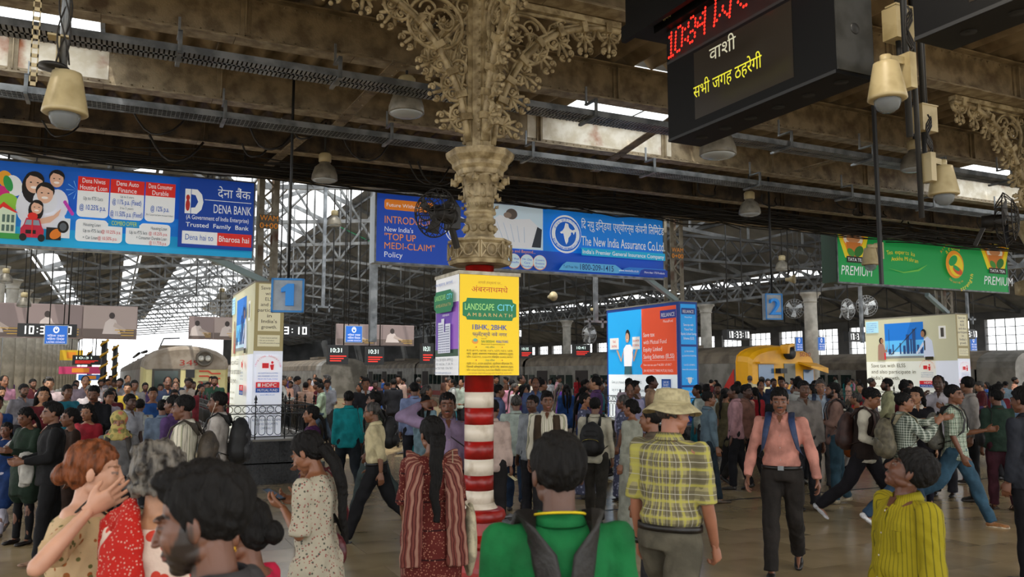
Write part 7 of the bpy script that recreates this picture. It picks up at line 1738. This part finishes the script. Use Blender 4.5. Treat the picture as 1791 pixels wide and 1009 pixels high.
cl = at_fig(J, 'folded_cloth', 'white cloth draped over the forearm of the young man in black', 'cloth'); a = J['arms']['R']; q = MB(); m_ = a[1].lerp(a[2], .75); q.tube([m_ + Vector((.05, .0, -.3)), m_ + Vector((.05, 0, -.12)), m_ + Vector((.02, 0, .035)), m_ + Vector((-.06, 0, -.1)), m_ + Vector((-.06, 0, -.26))], [.05, .07, .075, .07, .06], 12, flat_=.6); me = fuse(q, .012, 2, .01, 26, 3); me.materials.append(CLOTH); put('cloth', me, None, cl, color=lin('#b3b0a8'))
J = Md(18, 737, 152, 205, 'girl in a blue kurta with a white dupatta at the left edge', fem=True, hair='braid', skin='#6b4330', tcol='#16305e', top='kurta', hem=.5, sleeve='half', bottom='slim', bcol='#a9a6b3', collar=False, shoes='#57504a', **WALK)
R = J['root']; T = J['T']; q = MB(); q.tube([T @ Vector(p) for p in ((-.13, -.12, 1.2), (-.13, .0, 1.46), (-.06, .12, 1.34), (0, .15, 1.28), (.06, .12, 1.34), (.13, 0, 1.46), (.13, -.12, 1.2))], .045, 8, flat_=.5); me = fuse(q, .014, 1, .006, 28, 3); me.materials.append(CLOTH); put('dupatta', me, None, R, color=lin('#c2bcbb'))
def x_sc(R, J, s):
    Hm = J['H']; T = J['T']; q = MB(); ell(q, (0, -.015, .04), (.094, .112, .098), Hm, 20); ell(q, (0, .025, -.06), (.085, .09, .055), Hm, 16); ell(q, (0, -.01, -.12), (.11, .105, .06), Hm, 16); ell(q, (0, 0, 1.42), (.16, .13, .06), T, 16)
    me = fuse(q, .008, 1, .005, 40, 3); me.materials.append(P_SCF); o = put('headscarf', me, None, R, label='yellow patterned scarf wrapped over hair and lower face'); co = cos_of(me); Mi = np.array(Hm.inverted()); h = co @ Mi[:3, :3].T + Mi[:3, 3]
    m_ = (np.abs(h[:, 2] - .004) < .021) & (h[:, 1] > .02) & (np.abs(h[:, 0]) < .066); h[m_] *= .8; Mf = np.array(Hm); co = h @ Mf[:3, :3].T + Mf[:3, 3]; me.vertices.foreach_set('co', co.astype(np.float32).ravel()); me.update()
J = Md(212, 718, 178, 182, 'woman with a patterned scarf wrapped round her head and a grey sweatshirt', fem=True, hair='none', skin=SK_M, tcol='#68686a', bcol='#1a1a1e', extra=x_sc, vb=.02, vh=.007, collar=False, topname='sweatshirt')
backpack(J, '#2b2620', 'brown backpack worn by the woman in the patterned headscarf', big=1.0)
J = Md(55, 712, 160, 232, 'woman in dark green and a black shawl at the left looking down', fem=True, hair='pony', skin=SK_D, tcol='#1c2b20', top='kurta', hem=.6, bottom='slim', bcol='#101012', hpitch=-20, collar=False, armR=((.1, .3, -1), (-.3, .9, .2)), armL=((.1, .3, -1), (-.3, .9, .2)))
J = Md(229, 688, 128, 140, 'man in a white polo shirt with a dark sleeve stripe, left of the train', skin='#4d3023', tcol='#a9abb3', sleeve='half', bcol='#26262a', **WALK)
J = Md(247, 697, 118, 8, 'man in a white shirt walking away beside the train cab', skin=SK_D, tcol='#a6aaa5', bcol='#2a2a2c', **WALK2)
J = Md(287, 698, 132, 10, 'man in a blue-grey shirt walking away in front of the train cab', skin=SK_D, tcol='#5f6d80', bcol='#2a2a2c', **WALK)
J = Md(306, 690, 150, 300, 'man in a violet shirt behind the man with the striped shirt', skin=SK_D, tcol='#57406e', bcol='#2a2a2c')
J = Md(1104, 697, 150, 300, 'woman with bangles in a pale sweater and rust skirt left of the bucket hat man', fem=True, hair='bun', skin='#8a5a41', tcol='#97998c', bottom=None, top='skirt', collar=False, armR=((.2, .1, -1), (-.1, .5, -.8)))
J = Md(1090, 690, 120, 285, 'elderly woman in a blue-grey patterned sari in the centre crowd', fem=True, hair='bun', hairm=HAIRW, skin=SK_D, tmat=P_SAR, top='sari', bottom=None, sleeve='half', collar=False)
J = Md(1101, 670, 108, 178, 'balding man in a lavender checked shirt before the blue advert tower', hair='bald', skin='#6b4632', tcol='#8f8ba8', bcol='#17171a', tuck=True, belt='#111111', hpitch=-15)
J = Md(1022, 686, 118, 100, 'woman in a blue printed sari at the left of the centre crowd', fem=True, hair='pony', skin=SK_M, tmat=P_SAR, top='sari', bottom=None, sleeve='half', collar=False)
J = Md(745, 690, 112, 20, 'woman with long hair in a pale blue kurta behind the maroon kurta woman', fem=True, hair='long', skin=SK_M, tcol='#7d98a3', top='kurta', hem=.5, bottom='slim', bcol='#1f6f94', collar=False)
J = Md(725, 668, 105, 350, 'man in a pale blue shirt with his back turned left of the maroon kurta woman', skin=SK_D, tcol='#7d8bb0', bcol='#22222a')
J = Md(640, 660, 92, 178, 'man in a dark suit and white shirt left of centre in the crowd', skin=SK_M, tcol='#2a2a2e', topname='suit_jacket', ccol='#c9c9cc', cmat=CLOTH, bcol='#1b1b1f')
J = Md(158, 705, 148, 215, 'woman in a crimson kurta with black hair in the left crowd', fem=True, hair='long', skin=SK_M, tcol='#7c1522', top='kurta', hem=.6, bottom='slim', bcol='#1c1c22', collar=False)
J = Md(128, 712, 165, 250, 'woman in a brown leopard shawl beside the young man in black', fem=True, hair='bun', skin=SK_D, tcol='#2c1d15', top='kurta', hem=.55, bottom='slim', bcol='#141214', collar=False)
HERO = [(o.location.x, o.location.y) for o in bpy.data.objects if o.name.split('.')[0] == 'person' and o.parent is None]

# ------------------------------------------------------------------ the crowd: prototypes, then copies with their own colours
AWAY, SIDE, FRONT = 'seen from behind', 'in profile', 'facing the camera'
def proto(**k):
    d = dict(vb=.03, vh=.011, hands=False, fold=.006); d.update(k); J = figure(label='x', **d); R = J['root']; R.location = (0, -60, 0); return R
PR = {'man': [proto(**WALK), proto(hair='quiff', **STAND, armR=((.1, .3, -1), (-.3, .9, .2))), proto(tuck=True, **WALK2, armL=SWL, armR=SWR, beard=.9, tache=1), proto(hair='bald', **NARROW, tache=1), proto(hpitch=-14, **WALK, tache=1, armL=((.1, .2, -1), (0, 1, .1)))],
      'woman': [proto(fem=True, hair='pony', top='kurta', hem=.58, bottom='slim', collar=False, **WALK), proto(fem=True, hair='bun', top='sari', bottom=None, sleeve='half', collar=False), proto(fem=True, hair='long', top='kurta', hem=.7, bottom='slim', collar=False, **STAND, armR=((.1, .3, -1), (-.3, .9, .2)))]}
TOPS = [('white', '#aba9a8'), ('white', '#b5b3ad'), ('pale blue', '#7f90ab'), ('grey', '#68686a'), ('black', '#18181b'), ('cream', '#ada187'), ('navy', '#1d2740'), ('brown', '#523b2c'), ('pink', '#a9788a'), ('maroon', '#541a20'), ('purple', '#4d3a66'), ('green', '#2a4a34'), ('checked grey', '#84857c'), ('striped blue', '#56688a'), ('pale green', '#8fa092'), ('peach', '#b38a76')]
WTOPS = [('red', '#98202a'), ('pink', '#b0507a'), ('orange', '#b0602a'), ('yellow', '#a8902f'), ('blue', '#254a8a'), ('turquoise', '#237a80'), ('purple', '#55307a'), ('white', '#a9a5a5'), ('green', '#2a6a3f'), ('maroon', '#5a1a24'), ('black', '#1a171c')]
rc = random.Random(11)
placed = list(HERO)
blocks = [(x - .9, x + 1.4, 14.1, 19.4) for x in TX] + [(.8, 4.8, 35.2, 160), (22.6, 27.9, 25.0, 160), (36.6, 41, 23, 160), (13.3, 17.3, 59, 160), (2.3, 3.5, 6.2, 7.4)]
def place_word(px_):
    for a, w_ in ((90, 'at the far left'), (190, 'in the left crowd'), (260, 'left of the 349 train'), (410, 'before the 349 train'), (520, 'beside first cream tower'), (600, 'right of first cream tower'), (680, 'beyond the teal shirt'), (760, 'beyond the cream-shirted elder'), (860, 'behind the yellow advert box'), (940, 'right of the yellow advert box'), (1060, 'left of the blue tower'), (1230, 'before the blue tower'), (1310, 'left of the orange cab'), (1430, 'before the orange cab'), (1530, 'right of the orange cab'), (1700, 'before right cream tower')):
        if px_ < a: return w_
    return 'by the right edge'
def dist_word(d): return 'nearer' if d < 15 else 'middle' if d < 22 else 'farther' if d < 32 else 'distant'
n_try = 0; n_c = 0; TARGET = 300 - 62
def row_word(x_, d): return ('in front' if d < 13 else 'near front' if d < 16 else 'second row' if d < 19 else 'mid crowd' if d < 23 else 'deep in' if d < 29 else 'far back' if d < 36 else 'farthest back')
EXTRA = ['', 'slightly taller', 'slightly shorter', 'half hidden', 'head turned', 'standing apart']
seen_lab = {}
while n_c < TARGET and n_try < 20000:
    n_try += 1
    px_ = rc.uniform(-25, 1815); u_ = rc.random()
    dmin = 10.5 if px_ < 300 else (14.5 if px_ < 1180 else 13.0)
    if 470 < px_ < 600: dmin = 20
    inv = (1 / dmin) * (1 - u_) + (1 / 50.) * u_; d = 1 / inv
    p = atD(px_, 652, d)
    if any(a < p.x < b and c_ < p.y < e for a, b, c_, e in blocks): continue
    if any((p.x - a) ** 2 + (p.y - b) ** 2 < .36 for a, b in placed): continue
    placed.append((p.x, p.y))
    woman = rc.random() < .3; P_ = rc.choice(PR['woman' if woman else 'man']); cw, ch = rc.choice(WTOPS if woman else TOPS)
    left = px_ < 420
    fa = rc.choice((170, 180, 190, 165, 200, 150) if left else (90, 270, 180, 0, 100, 260, 170, 350, 200, 80, 280, 20)) + rc.uniform(-18, 18)
    fw = AWAY if abs((fa + 180) % 360 - 180) < 45 else FRONT if abs(fa % 360 - 180) < 50 else SIDE
    R = dup(P_); R.location = (p.x, p.y, 0); R.rotation_euler = (0, 0, -math.radians(heading(px_) + fa)); h = rc.uniform(1.5, 1.62) if woman else rc.uniform(1.58, 1.76); R.scale = (h / 1.7,) * 3
    kk = R.scale[0] * 1.0
    garment = ('sari' if any(c_.name.startswith('sari') for c_ in R.children) else 'kurta') if woman else 'shirt'
    lb = '%s in %s %s %s, %s %s' % ('woman' if woman else 'man', cw, garment, {AWAY: 'seen from behind', SIDE: 'in profile', FRONT: 'facing camera'}[fw], row_word(px_, d), place_word(px_))
    if lb in seen_lab:
        for c_ in list(R.children_recursive): bpy.data.objects.remove(c_)
        bpy.data.objects.remove(R); placed.pop(); continue
    seen_lab[lb] = 1
    R['label'] = lb; R['group'] = 'crowd: ' + lb if False else 'the crowd of commuters'
    c0 = lin(ch); jit = [rc.uniform(.85, 1.12) for _ in range(3)]
    skc = lin(rc.choice((SK_D, SK_M, SK_D, '#5a3827', '#7b5038', SK_L)))
    bc = lin(rc.choice(('#1c1c20', '#26262a', '#2b2a28', '#22303f', '#3a3a3c', '#4a453c') if not woman else ('#b0aaa6', '#1c1c22', '#5a2030', '#27406a')))
    for c_ in R.children:
        b_ = c_.name.split('.')[0]
        if b_ == 'body': c_.color = (*skc, 1)
        elif b_ in ('shirt', 'kurta', 'sari', 'collar'): c_.color = (c0[0] * jit[0], c0[1] * jit[1], c0[2] * jit[2], 1)
        elif b_ in ('trousers', 'jeans'): c_.color = (*bc, 1)
        elif b_ == 'hair' and rc.random() < .12: c_.material_slots[0].link = 'OBJECT'; c_.material_slots[0].material = HAIRW
    n_c += 1
for L_ in PR.values():
    for P_ in L_:
        for c_ in list(P_.children_recursive): bpy.data.objects.remove(c_)
        bpy.data.objects.remove(P_)
bpy.data.scenes.remove(TMP)
print('crowd', n_c, 'people', n_c + len(HERO))
